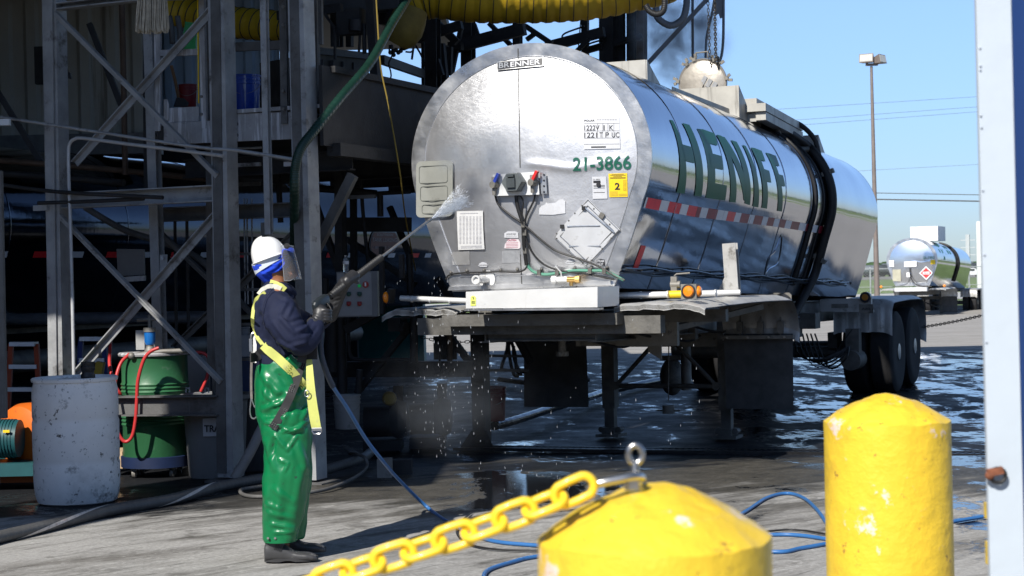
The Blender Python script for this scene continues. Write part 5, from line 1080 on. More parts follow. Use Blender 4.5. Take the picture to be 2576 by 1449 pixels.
corrhose([(1650,-15),(1650,15),(1655,45),(1686,64),(1715,50),(1726,20),(1728,-20)], 19.2, .038, 'vent_hose', 'grey corrugated hose looping below the duct end', m_haze_steel)
corrhose([(1624,12),(1634,28),(1652,36),(1668,28),(1672,5),(1668,-20)], 13.8, .024, 'vent_hose', 'small black corrugated hose tucked under the duct end', m_blk)
# ------------------------------------------------------------------ neighbouring tanker parked behind the rack
_n = Fr((-6.15-.4, 14.6, 0), -PSI)
_sp = _n.I @ Vector((-5.1, 17.0, 1.84)); _sh = Vector((.99-_sp.x, 0, 0)); _n = Fr(_n.M @ (-_sh), -PSI)
m_side2 = mat('darkened_polished_side', (.045,.053,.07), .10, 1.0, var=.05, vs_=1.2, bump=.005, bs=1.1, rv=.03)  # polished steel coloured near black in place of the dark bay it mirrors
N = Thing('neighbour_tanker', 'darkened mirror polished tank trailer with a red and white stripe parked behind the rack', 'tank trailer', _n.loc, -PSI)
def npart(nm, b, m, **k): return N.part(nm, b, m, local=True, **k)
def shell2(y0, y1):
    b = MB(); rings = []; n = 60
    for i in range(n+1):
        yl = lerp(y0, y1, i/n); rings.append([Vector((p.x, yl, p.z-.2)) for p in [prof(4.0, s, .002*sin(yl*5)+.0015*sin(radians(s*3)+yl*1.7)) for s in SS]])
    b.loft(rings, True); return b
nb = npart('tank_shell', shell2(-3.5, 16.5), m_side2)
def npr(yl, s, off=0): p = prof(4.0, s, off); return Vector((p.x, yl, p.z-.2))
for i, yl in enumerate([-3.4+.62*k for k in range(30)]):
    b = MB(); w = .40 if i % 2 else .21
    b.grid(lambda u, v: npr(yl+u*w, -20.5+v*4-2, .004), 2, 2); npart('reflective_tape', b, m_tr if i % 2 else m_tw, parent=nb)
for yl in range(-3, 11, 2):
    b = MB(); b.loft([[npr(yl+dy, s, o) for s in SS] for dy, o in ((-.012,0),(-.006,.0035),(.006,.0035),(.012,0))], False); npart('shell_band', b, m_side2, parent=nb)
b = MB(); b.box((0, 4, 1.15), (1.0, 14.5, .22)); b.cyl((.6, -3, .75), (.6, 11, .75), .12, 14); npart('chassis', b, m_under)
# leasing sign on its side
def nside(px, py):
    y, s = 7.0, -10.0
    for _ in range(60):
        a = P2(_n, npr(y, s, .01)); b_ = P2(_n, npr(y+.01, s, .01)); c = P2(_n, npr(y, s+.1, .01)); j11, j12, j21, j22 = (b_[0]-a[0])/.01, (c[0]-a[0])/.1, (b_[1]-a[1])/.01, (c[1]-a[1])/.1
        ex, ey = px-a[0], py-a[1]; det = j11*j22-j12*j21
        if abs(det) < 1e-6: break
        y += max(-.6, min(.6, (ex*j22-ey*j12)/det)); s += max(-6, min(6, (ey*j11-ex*j21)/det))
    return y, s
(ya, sa), (yb_, sb_) = nside(933, 583), nside(1000, 583); (_, sc_) = nside(966, 643)
wd = (yb_-ya)/2; cy_ = (ya+yb_)/2; hs = (sa-sc_)/2; cs = (sa+sc_)/2
b = MB(); ring = []
for k in range(28):
    a = 2*pi*k/28; x = cos(a); z = sin(a); z = z if z < 0 else min(z*1.6, .95); ring.append((x*(1 if z < 0 else 1), z))
def sgn_(k_, off): return [npr(cy_+wd*k_*x, cs+hs*k_*z, off) for x, z in ring]
b.loft([sgn_(1.06, .008), sgn_(1.06, .012)], True, smooth=False); sg = npart('leasing_sign', b, mat('sign_rim', (.16,.16,.17), .5), label='dark red rounded sign reading TANK LEASING')
b = MB(); b.loft([sgn_(1.0, .013), sgn_(1.0, .016)], True, smooth=False); npart('sign_field', b, mat('sign_red', (.09,.006,.012), .5), parent=sg)
b = MB()
for txt, s0, h, k_ in (('TANK LEASING', .18, .34, .92), ('1-800-305-7452', -.40, .22, .80), ('SOUTHERN', .68, .2, .6)):
    i0 = len(b.v); text_mb(txt, b, (0,0,0), (1,0,0), (0,0,1), h, width=2*k_)
    for i in range(i0, len(b.v)): v = b.v[i]; b.v[i] = npr(cy_+wd*(v.x-k_), cs+hs*(s0+v.z), .018)
npart('lettering', b, mat('sign_white', (.26,.25,.27), .5), parent=sg)

# ------------------------------------------------------------------ far tankers across the yard
def far_tanker(fr, lab, num, full=True):
    t = Thing('far_tanker', lab, 'tank trailer', fr.loc, fr.rz, 'silver tankers parked across the yard')
    z = fr.loc.z
    sh = shell(False); bd = t.part('tank_shell', sh, m_side, local=True)
    hd = t.part('tank_head', dish(.10), mat('far_head', (.74,.75,.76), .26, 1.0, var=.03), local=True); t.part('head_rim', rimr(), m_rim, local=True)
    def q(x0, z0, x1, z1, d=.03): b = MB(); b.box(((x0+x1)/2, dish_y((x0+x1)/2, (z0+z1)/2)-d, (z0+z1)/2), (x1-x0, .02, z1-z0)); return b
    t.part('connector_plate', q(-.28, 2.2, .22, 2.42, .05), mat('far_white', (.8,.8,.8), .5), parent=hd, local=True)
    t.part('document_box', q(-.78, 1.62, -.45, 2.1), mat('far_olive', (.42,.40,.30), .6), parent=hd, local=True)
    t.part('yellow_decal', q(.78-.02, 2.28, .94, 2.46, .02), m_yel, parent=hd, local=True); t.part('white_sheet', q(-.92, 2.22, -.72, 2.48, .02), mat('far_white', (.8,.8,.8), .5), parent=hd, local=True); t.part('white_sheet', q(-.21, 1.78, -.03, 1.97, .02), mat('far_white', (.8,.8,.8), .5), parent=hd, local=True)
    c = Vector((.58, dish_y(.58, 1.93)-.03, 1.93)); b = MB()
    def dmd(r, y): return [c+Vector((r, -y, 0)), c+Vector((0, -y, r)), c+Vector((-r, -y, 0)), c+Vector((0, -y, -r))]
    b.prism(dmd(.28, 0), (0,-.01,0)); pd = t.part('placard', b, mat('far_white', (.8,.8,.8), .5), parent=hd, local=True)
    b = MB(); b.prism(dmd(.22, .012), (0,-.004,0)); t.part('placard_red', b, mat('placard_red', (.62,.05,.05), .5), parent=pd, local=True)
    b = MB(); b.box(c+Vector((0,-.02,0)), (.27,.004,.11)); t.part('placard_band', b, mat('far_white', (.8,.8,.8), .5), parent=pd, local=True)
    b = MB(); text_mb('1866', b, c+Vector((-.11,-.024,-.04)), (1,0,0), (0,0,1), .08, width=.22); t.part('placard_number', b, mat('placard_red', (.62,.05,.05), .5), parent=pd, local=True)
    if num:
        b = MB(); i0 = 0; text_mb(num, b, (.48,0,2.50), (1,0,0), (0,0,1), .11, width=.44, weight=.02)
        for v in b.v: v.y = dish_y(v.x, v.z)-.03
        t.part('unit_number', b, mat('number_far_green', (.05,.2,.12), .5), parent=hd, local=True)
        for i, (ch, w) in enumerate((('H',.55),('E',.5),('N',.6),('I',.22),('F',.5),('F',.5))):
            b = MB(); text_mb(ch, b, (0,0,0), (1,0,0), (0,0,1), 1.0, width=1.0, weight=.03)
            y0 = 1.0+[0,.66,1.27,1.98,2.3,2.9][i]; b.v = [prof(y0+v.x*w, 2+v.z*48, .006) for v in b.v]; t.part('letter', b, m_logo, parent=bd, local=True)
    b = MB(); b.tube([(-.05,-.2,2.15),(-.03,-.2,1.8),(.15,-.2,1.5),(.5,-.15,1.38),(.8,-.1,1.38)], .02, 6, sub=5); b.tube([(-.02,-.2,1.9),(-.2,-.18,1.5),(-.8,-.1,1.4)], .012, 6, sub=5); t.part('cable', b, m_blk, parent=hd, local=True)
    for yA_ in (5.6, 5.95): b = MB(); b.tube([prof(yA_, s, .03) for s in range(80, -46, -6)], .04, 8, sub=2); t.part('shell_ring', b, m_blk, local=True)
    b = MB(); b.box((.05, 3.6, 3.58), (1.15, 1.9, .62)); t.part('top_housing', b, mat('far_white', (.8,.8,.8), .5), local=True)
    b = MB(); b.box((0, -.25, 1.28), (1.3, .35, .16)); t.part('bumper_box', b, m_ss, local=True)
    for sgn in (-1, 1):
        fo_ = fender(sgn, .66, 1.34, .05, 3.0, 1.30, .92); t.part('fender', fo_, mat('fender_far', (.6,.6,.58), .5, .3), local=True)
        b = MB(); b.box((sgn*1.0, 3.05, .62), (.62,.02,.8)); t.part('mudflap', b, m_flap, local=True)
        b = MB(); b.ball((sgn*1.28, .0, 1.40), (.06,.04,.06), 8, 6); t.part('amber_lens', b, m_amber, local=True)
        b = MB(); b.box((sgn*.55, 3.6, .58), (.14,.14,1.1)); b.box((sgn*.55, 3.6, .04), (.3,.3,.08)); t.part('landing_leg', b, m_under, local=True)
        for y in (8.9, 10.1):
            tb, hb = wheel_mb((sgn*1.3, y, .512), sgn); w = t.part('wheel', tb, m_tyre, local=True); t.part('rim', hb, m_hub, parent=w, local=True)
        t.part('rear_fender', fender(sgn, .62, 1.36, 8.3, 10.9, 1.14, .7, front_drop=.36, wav=.003), m_fend, local=True)
    b = MB(); b.box((0, 5, 1.12), (1.1, 10, .2)); b.box((0, 3.6, .85), (1.2,.08,.14)); b.tube([(-.5,3.6,.8),(.5,3.6,.4)], .03, 6); b.cyl((-1.1,8.9,.5),(1.1,8.9,.5),.08,8); b.cyl((-1.1,10.1,.5),(1.1,10.1,.5),.08,8); t.part('chassis', b, m_under, local=True)
    return t
def far_loc(px, py, scale):   # face centre pixel and px/m -> frame on the (lower) yard ground
    Y = F/scale; c = W(px, py, Y); return Vector((c.x, c.y, c.z-2.46))
l2 = far_loc(2294, 655, 61.5)
f2 = Fr(l2, radians(-23.5)); far_tanker(f2, 'smaller looking silver tanker parked across the yard, seen whole beyond the light pole', '21-1952')
l3 = l2+(far_loc(2570, 655, 61.5)-l2); far_tanker(Fr(l3, radians(-23.5)), 'silver tanker across the yard mostly hidden by the white post at the right edge', None)

# ------------------------------------------------------------------ chains
def chain(p, q, pitch, r, w, sag, name, m, lab, cat='chain', lseg=14, tr=7):
    """true interlocking links, each a part"""
    p = Vector(p); q = Vector(q); L = (q-p).length; n = max(2, int(round(L/pitch))); t = Thing(name, lab, cat, (p+q)/2)
    for i in range(n):
        f = (i+.5)/n; c = p+(q-p)*f+Vector((0,0,-4*sag*f*(1-f))); d = (q-p).normalized()+Vector((0,0,-4*sag*(1-2*f)/L)); d.normalize()
        sd = d.cross(Vector((0,1,0))) if abs(d.y) < .9 else d.cross(Vector((0,0,1))); sd.normalize(); up = d.cross(sd)
        a = sd if i % 2 == 0 else up; hl = pitch/2+r*.9; pts = []
        for k in range(lseg):
            an = 2*pi*k/lseg; x = cos(an); y = sin(an); ex = (hl-w/2)*(1 if x > 1e-6 else (-1 if x < -1e-6 else 0)); pts.append(c+d*(ex+x*w/2)+a*(y*w/2))
        b = MB(); b.tube(pts, r, tr, closed=True); t.part('link', b, m)
    return t
m_chain = mat('iron_chain', (.045,.042,.04), .6, .6, var=.3)
chain(W(2288,827,23.5), W(2500,786,21.5), .052, .0055, .03, .02, 'barrier_chain', m_chain, 'thin iron barrier chain crossing the yard right of the trailer wheels', lseg=10, tr=5)
chain(W(1058,847,23), W(1292,828,23), .06, .006, .034, .12, 'barrier_chain', m_chain, 'thin iron barrier chain sagging in the sunlit gap under the tank', lseg=10, tr=5)
chain(W(1780,-30,18.2), W(1786,160,18.2), .036, .0045, .022, 0, 'lift_chain', m_chain, 'steel lifting chain above the hatch, left of the two', lseg=10, tr=5)
chain(W(1797,-30,18.15), W(1801,158,18.15), .026, .006, .024, 0, 'lift_chain', m_chain, 'thicker dark lifting chain above the hatch, right of the two', lseg=10, tr=5)

# ------------------------------------------------------------------ barrels, cans, buckets
def at(px, Y, z=None): p = W(px, 1000, Y); return Vector((p.x, Y, gz(Y) if z is None else z))
m_bar = mat('white_barrel_plastic', (.82,.80,.78), .5, 0, var=.06, vs_=3, bump=.002, bs=12, dirt=[((.48,.46,.44), .5, 2.2, .25), ((.20,.19,.18), .36, 6, .10), ((.06,.055,.05), .30, 19, .05)], streak=((.33,.33,.34), .12, 7))
c = at(189, 12.15); T = Thing('plastic_barrel', 'big dirty white plastic barrel with a black coupling on its lid', 'barrel', c)
r = .298
b = MB(); b.lathe([(.02,0),(.25,0),(.275,.015),(.29,.06),(r,.12),(r+.004,.28),(r-.002,.30),(r+.003,.32),(r+.004,.58),(r-.003,.60),(r+.003,.62),(r,.80),(.288,.845),(.285,.86),(.299,.866),(.302,.885),(.294,.893),(.28,.885),(.275,.872),(.02,.872)], c, None, 48); bo = T.part('barrel_body', b, m_bar)
cc = c+Vector((.125,-.12,.872)); b = MB(); b.lathe([(.045,0),(.050,.01),(.050,.04),(.042,.05),(.042,.065),(.050,.075),(.050,.10),(.044,.105),(.044,.115),(.047,.12),(.047,.13),(.03,.13),(.03,.02)], cc, None, 24); T.part('black_coupling', b, mat('black_plastic', (.02,.02,.022), .45))
m_gdrum = mat('green_drum_paint', (.03,.13,.055), .42, 0, var=.12, vs_=3, bump=.001, dirt=[((.10,.17,.12), .25, 6), ((.04,.03,.02), .15, 10)])
c = at(391, 14.15); z0 = c.z+.15; T = Thing('steel_drum', 'green ribbed steel drum on a castor dolly behind the lower brace', 'drum', c)
b = MB(); P = [(.02,0),(.268,0),(.275,.01)]
z = .05
for zz in (.27, .30, .33, .54, .57, .60): P += [(.27, zz-.016), (.281, zz), (.27, zz+.016)]
P += [(.27,.82),(.277,.83),(.277,.845),(.265,.84),(.02,.84)]; b.lathe(P, (c.x, c.y, z0+.02), None, 44); dr = T.part('drum_body', b, m_gdrum)
b = MB(); b.lathe([(.27,0),(.292,.004),(.296,.018),(.285,.03),(.02,.035)], (c.x, c.y, z0+.85), None, 40); T.part('drum_lid', b, m_limed)
b = MB(); b.lathe([(.25,0),(.292,0),(.292,.085),(.28,.09),(.02,.09)], (c.x, c.y, z0-.06), None, 32); dl = T.part('dolly', b, mat('dolly_blue', (.01,.02,.06), .5, 0, var=.2))
for a in (225, 315, 45, 135):
    p = Vector((c.x+.22*cos(radians(a)), c.y+.22*sin(radians(a)), c.z+.045)); b = MB(); b.cyl(p-Vector((.014,0,0)), p+Vector((.014,0,0)), .042, 16); b.box(p+Vector((0,0,.035)), (.05,.06,.03)); b.box(p+Vector((.02,0,.015)), (.004,.03,.06)); T.part('castor', b, m_undl, parent=dl)
T = Thing('mixer_pump', 'small mixer pump with a bright blue filter bowl standing on the green drum', 'pump', (c.x, c.y, z0+.885))
zt_ = z0+.885
b = MB(); q = W(377, 850, 14.0); b.lathe([(.01,-.06),(.035,-.055),(.045,-.03),(.046,.045),(.04,.05)], q, None, 20); T.part('filter_bowl', b, mat('filter_blue', (.01,.13,.42), .3, 0, var=.08, coat=.4))
b = MB(); b.cyl(q+Vector((0,0,.05)), q+Vector((0,0,.085)), .052, 16); b.cyl(q+Vector((0,0,.08)), q+Vector((0,0,.19)), .015, 10); T.part('pump_body', b, m_undl); b = MB(); b.cyl(q+Vector((0,0,-.15)), q+Vector((0,0,-.06)), .03, 12); b.lathe([(.025,0),(.05,.03),(.03,.07)], q+Vector((0,0,-.14)), None, 14); T.part('pump_foot', b, m_undl); b = MB(); b.tube([q+Vector((-.1,0,.15)), q+Vector((.05,0,.15))], .014, 8); T.part('pipe_cross', b, m_undl)
b = MB(); b.box(W(355, 855, 14.1), (.07,.08,.16)); T.part('motor_box', b, mat('motor_pale', (.35,.35,.34), .5)); b = MB(); b.tube([W(330,895,13.9), W(345,893,13.9), W(372,888,13.9), W(410,884,13.9), W(470,882,13.95)], .02, 10); b.ball(W(331,895,13.88), .028); T.part('fitting_row', b, m_undl)
m_redh = mat('red_hose_rubber', (.48,.035,.035), .4, 0, var=.1)
for pts, lab in (([(278,845,14.5),(277,880,14.4),(276,919,14.3),(288,966,14.2),(303,990,14.2),(316,998,14.3)], 'red rubber hose hanging left of the green drum, longer strand'), ([(400,875,13.7),(378,885,13.7),(361,907,13.7),(347,958,13.7),(344,1010,13.7),(341,1055,13.7),(332,1098,13.7),(314,1111,13.7),(297,1088,13.7),(290,1045,13.7),(288,990,13.75),(292,950,13.85),(305,912,13.9),(327,890,13.9)], 'red rubber hose looping down in front of the green drum')):
    b = MB(); b.tube([W(*p) for p in pts], .0145, 10, sub=6); single('red_hose', b, m_redh, lab, 'hose')
b = MB(); b.tube([W(*p) for p in ((490,886,14.2),(515,890,14.2),(527,910,14.2),(520,950,14.2),(505,985,14.2))], .0135, 10, sub=6); single('red_hose', b, m_redh, 'short red hose curling down right of the green drum', 'hose')
m_can = mat('grey_can_plastic', (.20,.205,.21), .6, 0, var=.1, vs_=3, dirt=[((.11,.11,.11), .35, 4), ((.3,.3,.3), .15, 8)])
c = at(541, 13.98); T = Thing('trash_can', 'grey plastic trash can with a white paper sign, half behind the middle column', 'trash can', c)
b = MB(); b.lathe([(.02,0),(.215,0),(.225,.02),(.262,.62),(.285,.635),(.29,.665),(.283,.68),(.27,.675),(.255,.62),(.20,.03),(.02,.03)], c, None, 40); cb = T.part('can_body', b, m_can)
b = MB(); b.prism([W(510,1053,13.70), W(575,1050,13.70), W(577,1097,13.715), W(511,1098,13.715)], (0,.004,0)); ps = T.part('paper_sign', b, m_paper, parent=cb)
b = MB(); o = W(514,1087,13.70)+Vector((0,-.006,0)); text_mb('TRASH', b, o, (1,0,-.01), (0,0,1), .057, width=.20, weight=.03); T.part('lettering', b, m_ink, parent=cb)
for x in (472, 520): b = MB(); b.tube([W(x-4,987,13.7), W(x-3,976,13.68), W(x+4,976,13.68), W(x+5,987,13.7)], .007, 6); T.part('handle', b, m_paper)
c = at(505, 15.2); b = MB(); b.box((c.x, 15.2, c.z+.5), (.22,.25,.95)); single('white_tote', b, mat('tote_white', (.28,.285,.29), .6, var=.1), 'dull white plastic tote standing behind the green drum', 'tote')
c = at(612, 14.6); b = MB(); b.lathe([(.02,0),(.26,0),(.27,.5),(.285,.62),(.29,.65),(.27,.655),(.25,.6)], c, None, 32); single('dark_can', b, mat('dark_can', (.03,.03,.033), .5), 'black plastic can standing right behind the middle column', 'can')
def tote(x, y0, y1, Y, w, m, lab):
    b = MB(); c = W(x, y1, Y); zt_ = W(x, y0, Y).z; b.box((c.x, Y, (c.z+zt_)/2), (w, .3, zt_-c.z)); b.cyl((c.x, Y, zt_), (c.x, Y, zt_+.05), .04, 10); b.tube([(c.x-.05,Y,zt_), (c.x-.04,Y,zt_+.06), (c.x+.04,Y,zt_+.06)], .01, 6); return single('jug', b, m, lab, 'jug')
tote(618, 842, 895, 14.6, .17, mat('jug_white', (.25,.26,.28), .5), 'milky plastic jug behind the worker\'s back')
b = MB(); c = W(640, 1000, 15.0); b.lathe([(.02,-.5),(.27,-.48),(.28,.2),(.27,.42),(.02,.43)], (c.x-.1, 15.0, .5), None, 28); single('blue_drum', b, mat('blue_drum', (.008,.03,.10), .4), 'dark blue drum in the shade behind the worker\'s hips', 'drum')
# orange blower and teal motor at left
T = Thing('blower_pump', 'orange volute blower on a teal base at the far left', 'blower', at(45, 13.4)); m_or = mat('orange_paint', (.62,.13,.012), .45, 0, var=.15, vs_=4, dirt=((.2,.05,.02), .3, 6)); m_teal = mat('teal_paint', (.012,.075,.085), .5, 0, var=.15)
q = W(72, 1095, 13.5); b = MB(); b.cyl(q+Vector((-.17,.0,0)), q+Vector((.05,.0,0)), .255, 36); 
b = MB(); b.lathe([(.02,-.14),(.16,-.13),(.235,-.10),(.258,-.04),(.258,.04),(.235,.10),(.16,.13),(.02,.14)], q, Matrix.Rotation(radians(62), 3, 'Z') @ Matrix.Rotation(pi/2, 3, 'Y'), 40); b.box(q+Vector((.12,.02,-.12)), (.25,.2,.33)); b.box(q+Vector((.0,0,-.3)), (.4,.22,.12)); T.part('volute', b, m_or)
b = MB(); b.cyl(W(-30,1103,13.2), W(50,1103,13.2), .145, 28); 
for k in range(9): b.cyl(W(-28+k*8,1103,13.2), W(-25+k*8,1103,13.2), .152, 28)
mo = T.part('motor', b, m_teal); b = MB(); b.box(W(16,1085,13.04), (.05,.01,.02)); T.part('yellow_label', b, m_yel, parent=mo)
q0 = W(30, 1185, 13.3); b = MB(); b.box((q0.x-.05, 13.35, q0.z+.03), (.9,.5,.10)); b.box((q0.x-.25, 13.2, q0.z+.12), (.2,.3,.14)); T.part('base', b, m_teal)
b = MB(); b.box(W(305, 1152, 14.4), (.10,.35,.14)); single('timber_block', b, mat('timber', (.50,.36,.22), .8, 0, var=.2, vs_=6), 'short block of pale timber between the white barrel and the dolly', 'timber block')
# step ladders in the dark
def stepladder(x0, x1, y0, y1, Y, m, lab):
    t = Thing('step_ladder', lab, 'step ladder', at((x0+x1)/2, Y)); a, c, d, e = W(x0,y0,Y), W(x1,y0,Y), W(x0-14,y1,Y), W(x1+14,y1,Y)
    for p, q in ((a,d),(c,e)): b = MB(); b.beam(p, q, .045, .05, up=(0,1,0)); t.part('side_rail', b, m)
    for k in range(5): f = k/5; b = MB(); b.beam(a.lerp(d, f), c.lerp(e, f), .09 if k else .14, .04); t.part('step', b, mat('step_alu', (.42,.46,.52), .4, .5))
stepladder(28, 92, 865, 1150, 16.5, mat('ladder_orange', (.35,.05,.012), .6), 'orange step ladder in the dark behind the left column')
stepladder(204, 262, 852, 1120, 16.3, mat('ladder_blue', (.012,.03,.16), .6), 'blue step ladder in the dark behind the pale vertical pipe')
b = MB(); b.box(W(250, 932, 16.0), (.07,.1,.16), Matrix.Rotation(.2, 3, 'Y')); single('yellow_jug', b, mat('jug_yellow', (.45,.30,.01), .5), 'small yellow jug in the dark behind the white barrel', 'jug')
# buckets
def bucket(px, ytop, ybot, Y, name, m, lab, rim=None, z=None, spl=None):
    a, c = W(px, ytop, Y), W(px, ybot, Y); h = a.z-c.z; r = h*.40; base = Vector((c.x, Y, c.z)); t = Thing(name, lab, 'bucket', base)
    b = MB(); b.lathe([(.02*r,0),(r*.86,0),(r*.88,h*.02),(r*.97,h*.74),(r*1.03,h*.745),(r*1.03,h*.78),(r*.98,h*.785),(r*.985,h*.85),(r*1.03,h*.855),(r*1.03,h*.885),(r*.985,h*.89),(r,h*.96),(r*1.05,h*.965),(r*1.05,h),(r*.97,h),(r*.95,h*.9),(r*.82,h*.05)], base, None, 36); bd = t.part('bucket_body', b, m)
    b = MB(); b.tube([base+Vector((r*1.02*cos(a_), -r*1.02*abs(sin(a_))*.9-.0, h*.8-h*.32*abs(sin(a_)))) for a_ in [pi*k/12 for k in range(13)]], .0025, 5); t.part('bail_handle', b, m_bolt)
    return t
bucket(619, 190, 285, 14.25, 'blue_bucket', mat('splashed_blue', (.008,.05,.34), .4, 0, var=.1, streak=((.55,.57,.62), .42, 16)), 'blue plastic bucket splashed with white paint on the rack deck')
bucket(474, 213, 270, 14.6, 'red_bucket', mat('bucket_red_dark', (.22,.015,.02), .45, 0, var=.15), 'dark red bucket on the upper deck behind the crossed braces')
bucket(874, 993, 1078, 14.6, 'white_bucket', mat('dirty_white_bucket', (.26,.26,.255), .55, 0, var=.1, dirt=[((.10,.10,.10), .35, 7), ((.35,.13,.03), .16, 4)]), 'dirty white bucket with an orange smear on the floor right of the worker')
bucket(1240, 972, 1058, 16.9, 'red_bucket', mat('bucket_red_floor', (.16,.008,.01), .4, 0, var=.15), 'dark red bucket on the wet floor under the tank')
# shovel, green container, corrugated pipes, on deck
T = Thing('shovel', 'shovel with a worn wooden handle leaning on the upper deck', 'shovel', W(452, 268, 14.5)); b = MB(); b.tube([W(431,165,14.45), W(440,200,14.45), W(449,245,14.45)], .014, 8); T.part('handle', b, mat('worn_wood', (.20,.11,.05), .7, 0, var=.3, vs_=15)); b = MB(); b.prism([W(444,245,14.4), W(462,247,14.4), W(474,258,14.4), W(470,268,14.4), W(436,268,14.4)], (0,.03,0)); T.part('blade', b, m_gdark)
b = MB(); b.prism([W(466,54,14.8), W(494,58,14.8), W(492,124,14.8), W(454,122,14.8)], (0,.15,0)); single('green_jug', b, mat('bright_green', (.02,.30,.07), .5, 0, var=.2), 'bright green plastic jug tilted on the upper rack shelf', 'jug')
for xs_, lb in ((432, 'left'), (452, 'right')):
    b = MB(); P, _ = spline([W(xs_-6,40,15.2), W(xs_,75,15.2), W(xs_+2,110,15.2)], [0]*3, 16); b.tube(P, [.024*(1+.12*(i % 2)) for i in range(len(P))], 10); single('flex_pipe', b, m_gald, 'short grey flexible pipe beside the green jug, the %s one' % lb, 'pipe')
b = MB(); b.prism([W(154,142,15.2), W(162,142,15.2), W(161,160,15.2), W(156,168,15.2), W(153,166,15.2)], (0,.05,0)); single('wall_lamp', b, mat('lamp_white', (.75,.77,.8), .4), 'small white lamp shade beside the left column up high', 'lamp')
b = MB(); b.tube([W(162,150,16), W(170,175,16), W(172,195,16)], .006, 6, sub=4); b.prism([W(165,180,16), W(175,182,16), W(179,198,16), W(164,195,16)], (0,.04,0)); single('hanging_brush', b, m_gdark, 'small dark brush hanging near the shed wall', 'brush')
# mop hanging
rnd = random.Random(5); T = Thing('mop', 'off white string mop hanging head down at the top of the picture', 'mop', W(382, 84, 12.2))
b = MB()
for i in range(190):
    a = rnd.uniform(-1, 1); d = rnd.uniform(-.05, .05); x0 = 383+a*33; x1 = 382+a*41+rnd.uniform(-2,2); yb = 82+rnd.uniform(-8, 5)-3*a*a; ym_ = 30
    b.tube([W(x0,-30,12.2+d), W((x0+x1)/2+rnd.uniform(-3,3),ym_,12.2+d), W(x1,yb,12.2+d)], .0042, 5, sub=2)
T.part('mop_strings', b, mat('mop_cotton', (.36,.32,.25), .9, 0, var=.3, vs_=18, dirt=((.20,.18,.14), .4, 12)))
b = MB(); b.cyl(W(380,-60,12.2), W(381,-28,12.2), .02, 10); T.part('mop_head', b, m_gdark)
# control box, bottle
q = W(893, 740, 14.4); sc = F/14.4; T = Thing('control_box', 'grey electrical control box with red and green buttons right of the worker\'s arms', 'control box', (q.x, 14.4, W(893,799,14.4).z))
m_cbox = mat('control_box_paint', (.17,.17,.175), .55, .2, var=.15, vs_=6, dirt=((.09,.09,.09), .3, 8))
b = MB(); b.box(q+Vector((.02,.10,0)), (102/sc,.22,114/sc)); bx = T.part('enclosure', b, m_cbox)
b = MB(); b.box(q+Vector((0,-.015,0)), (86/sc,.012,108/sc)); dn_ = T.part('door', b, mat('control_door', (.24,.24,.245), .5, .1, var=.15, vs_=6, dirt=((.13,.13,.13), .3, 8)))
for (x, y, r, m, nm) in ((904,719,.013,mat('led_green', (.01,.30,.06), .3, emit=((.0,.6,.1), .12)),'green_lamp'), (920,716,.027,mat('knob_red', (.35,.02,.015), .4),'main_switch')):
    b = MB(); p = W(x, y, 14.38); b.cyl(p, p+Vector((0,-.02,0)), r, 18); o = T.part(nm, b, m, parent=dn_)
b = MB(); p = W(920,716,14.36); b.box(p+Vector((-.002,-.006,.003)), (.012,.015,.03)); T.part('switch_handle', b, m_tw, parent=dn_)
for (x, y, m) in ((878,740,'g'),(905,740,'g'),(878,764,'r'),(905,764,'r')):
    p = W(x, y, 14.38); b = MB(); b.lathe([(.019,0),(.019,.03),(.012,.035)], p, Matrix.Rotation(pi/2, 3, 'X'), 16); b.box(p+Vector((0,-.012,.014)), (.038,.026,.008)); T.part('push_button', b, mat('button_green', (.012,.06,.045), .4) if m == 'g' else mat('button_red', (.25,.015,.015), .4), parent=dn_, label='dull green push button' if m == 'g' else 'red push button')
q = W(870.5, 687, 14.35); T = Thing('water_bottle', 'clear plastic water bottle standing on the control box', 'bottle', q)
b = MB(); s_ = 1/sc; b.lathe([(2*s_,0),(6.5*s_,0),(7.2*s_,2*s_),(6.8*s_,8*s_),(7.4*s_,14*s_),(6.8*s_,20*s_),(7.4*s_,28*s_),(7*s_,33*s_),(3*s_,39*s_),(2.8*s_,44*s_),(.5*s_,44*s_)], q, None, 20); T.part('bottle_body', b, mat('clear_plastic', (.8,.85,.9), .12, 0, var=.02, trans=.75, ior=1.2))
b = MB(); b.cyl(q+Vector((0,0,22*s_)), q+Vector((0,0,30*s_)), 7.6*s_, 20); T.part('bottle_label', b, m_tw)
# teal container, gas gear, yellow disc
p0, p1 = W(813, 889, 30.5), W(1067, 889, 30.5); zt_ = W(940, 735, 30.5).z; b = MB(); b.box(((p0.x+p1.x)/2, 30.9, (gz(30.5)+zt_)/2), (p1.x-p0.x, .8, zt_-gz(30.5)))
T = Thing('teal_tank', 'large teal box tank in the shade behind the control box', 'tank', ((p0.x+p1.x)/2, 30.5, gz(30.5))); T.part('tank_body', b, mat('teal_tank', (.015,.12,.11), .6, 0, var=.15))
b = MB(); b.box(((p0.x+p1.x)/2, 30.9, zt_+.02), (p1.x-p0.x+.08, .88, .05)); T.part('tank_rim', b, mat('teal_dark', (.01,.07,.065), .6))
b = MB(); q = W(979, 1003, 16.2); b.lathe([(.01,.03),(.05,.028),(.068,0),(.07,-.03)], q, Matrix.Rotation(pi/2, 3, 'X'), 20); single('pump_guard', b, mat('dull_yellow', (.38,.25,.02), .5), 'round yellow pump guard low in the dark behind the blue hose', 'pump guard')
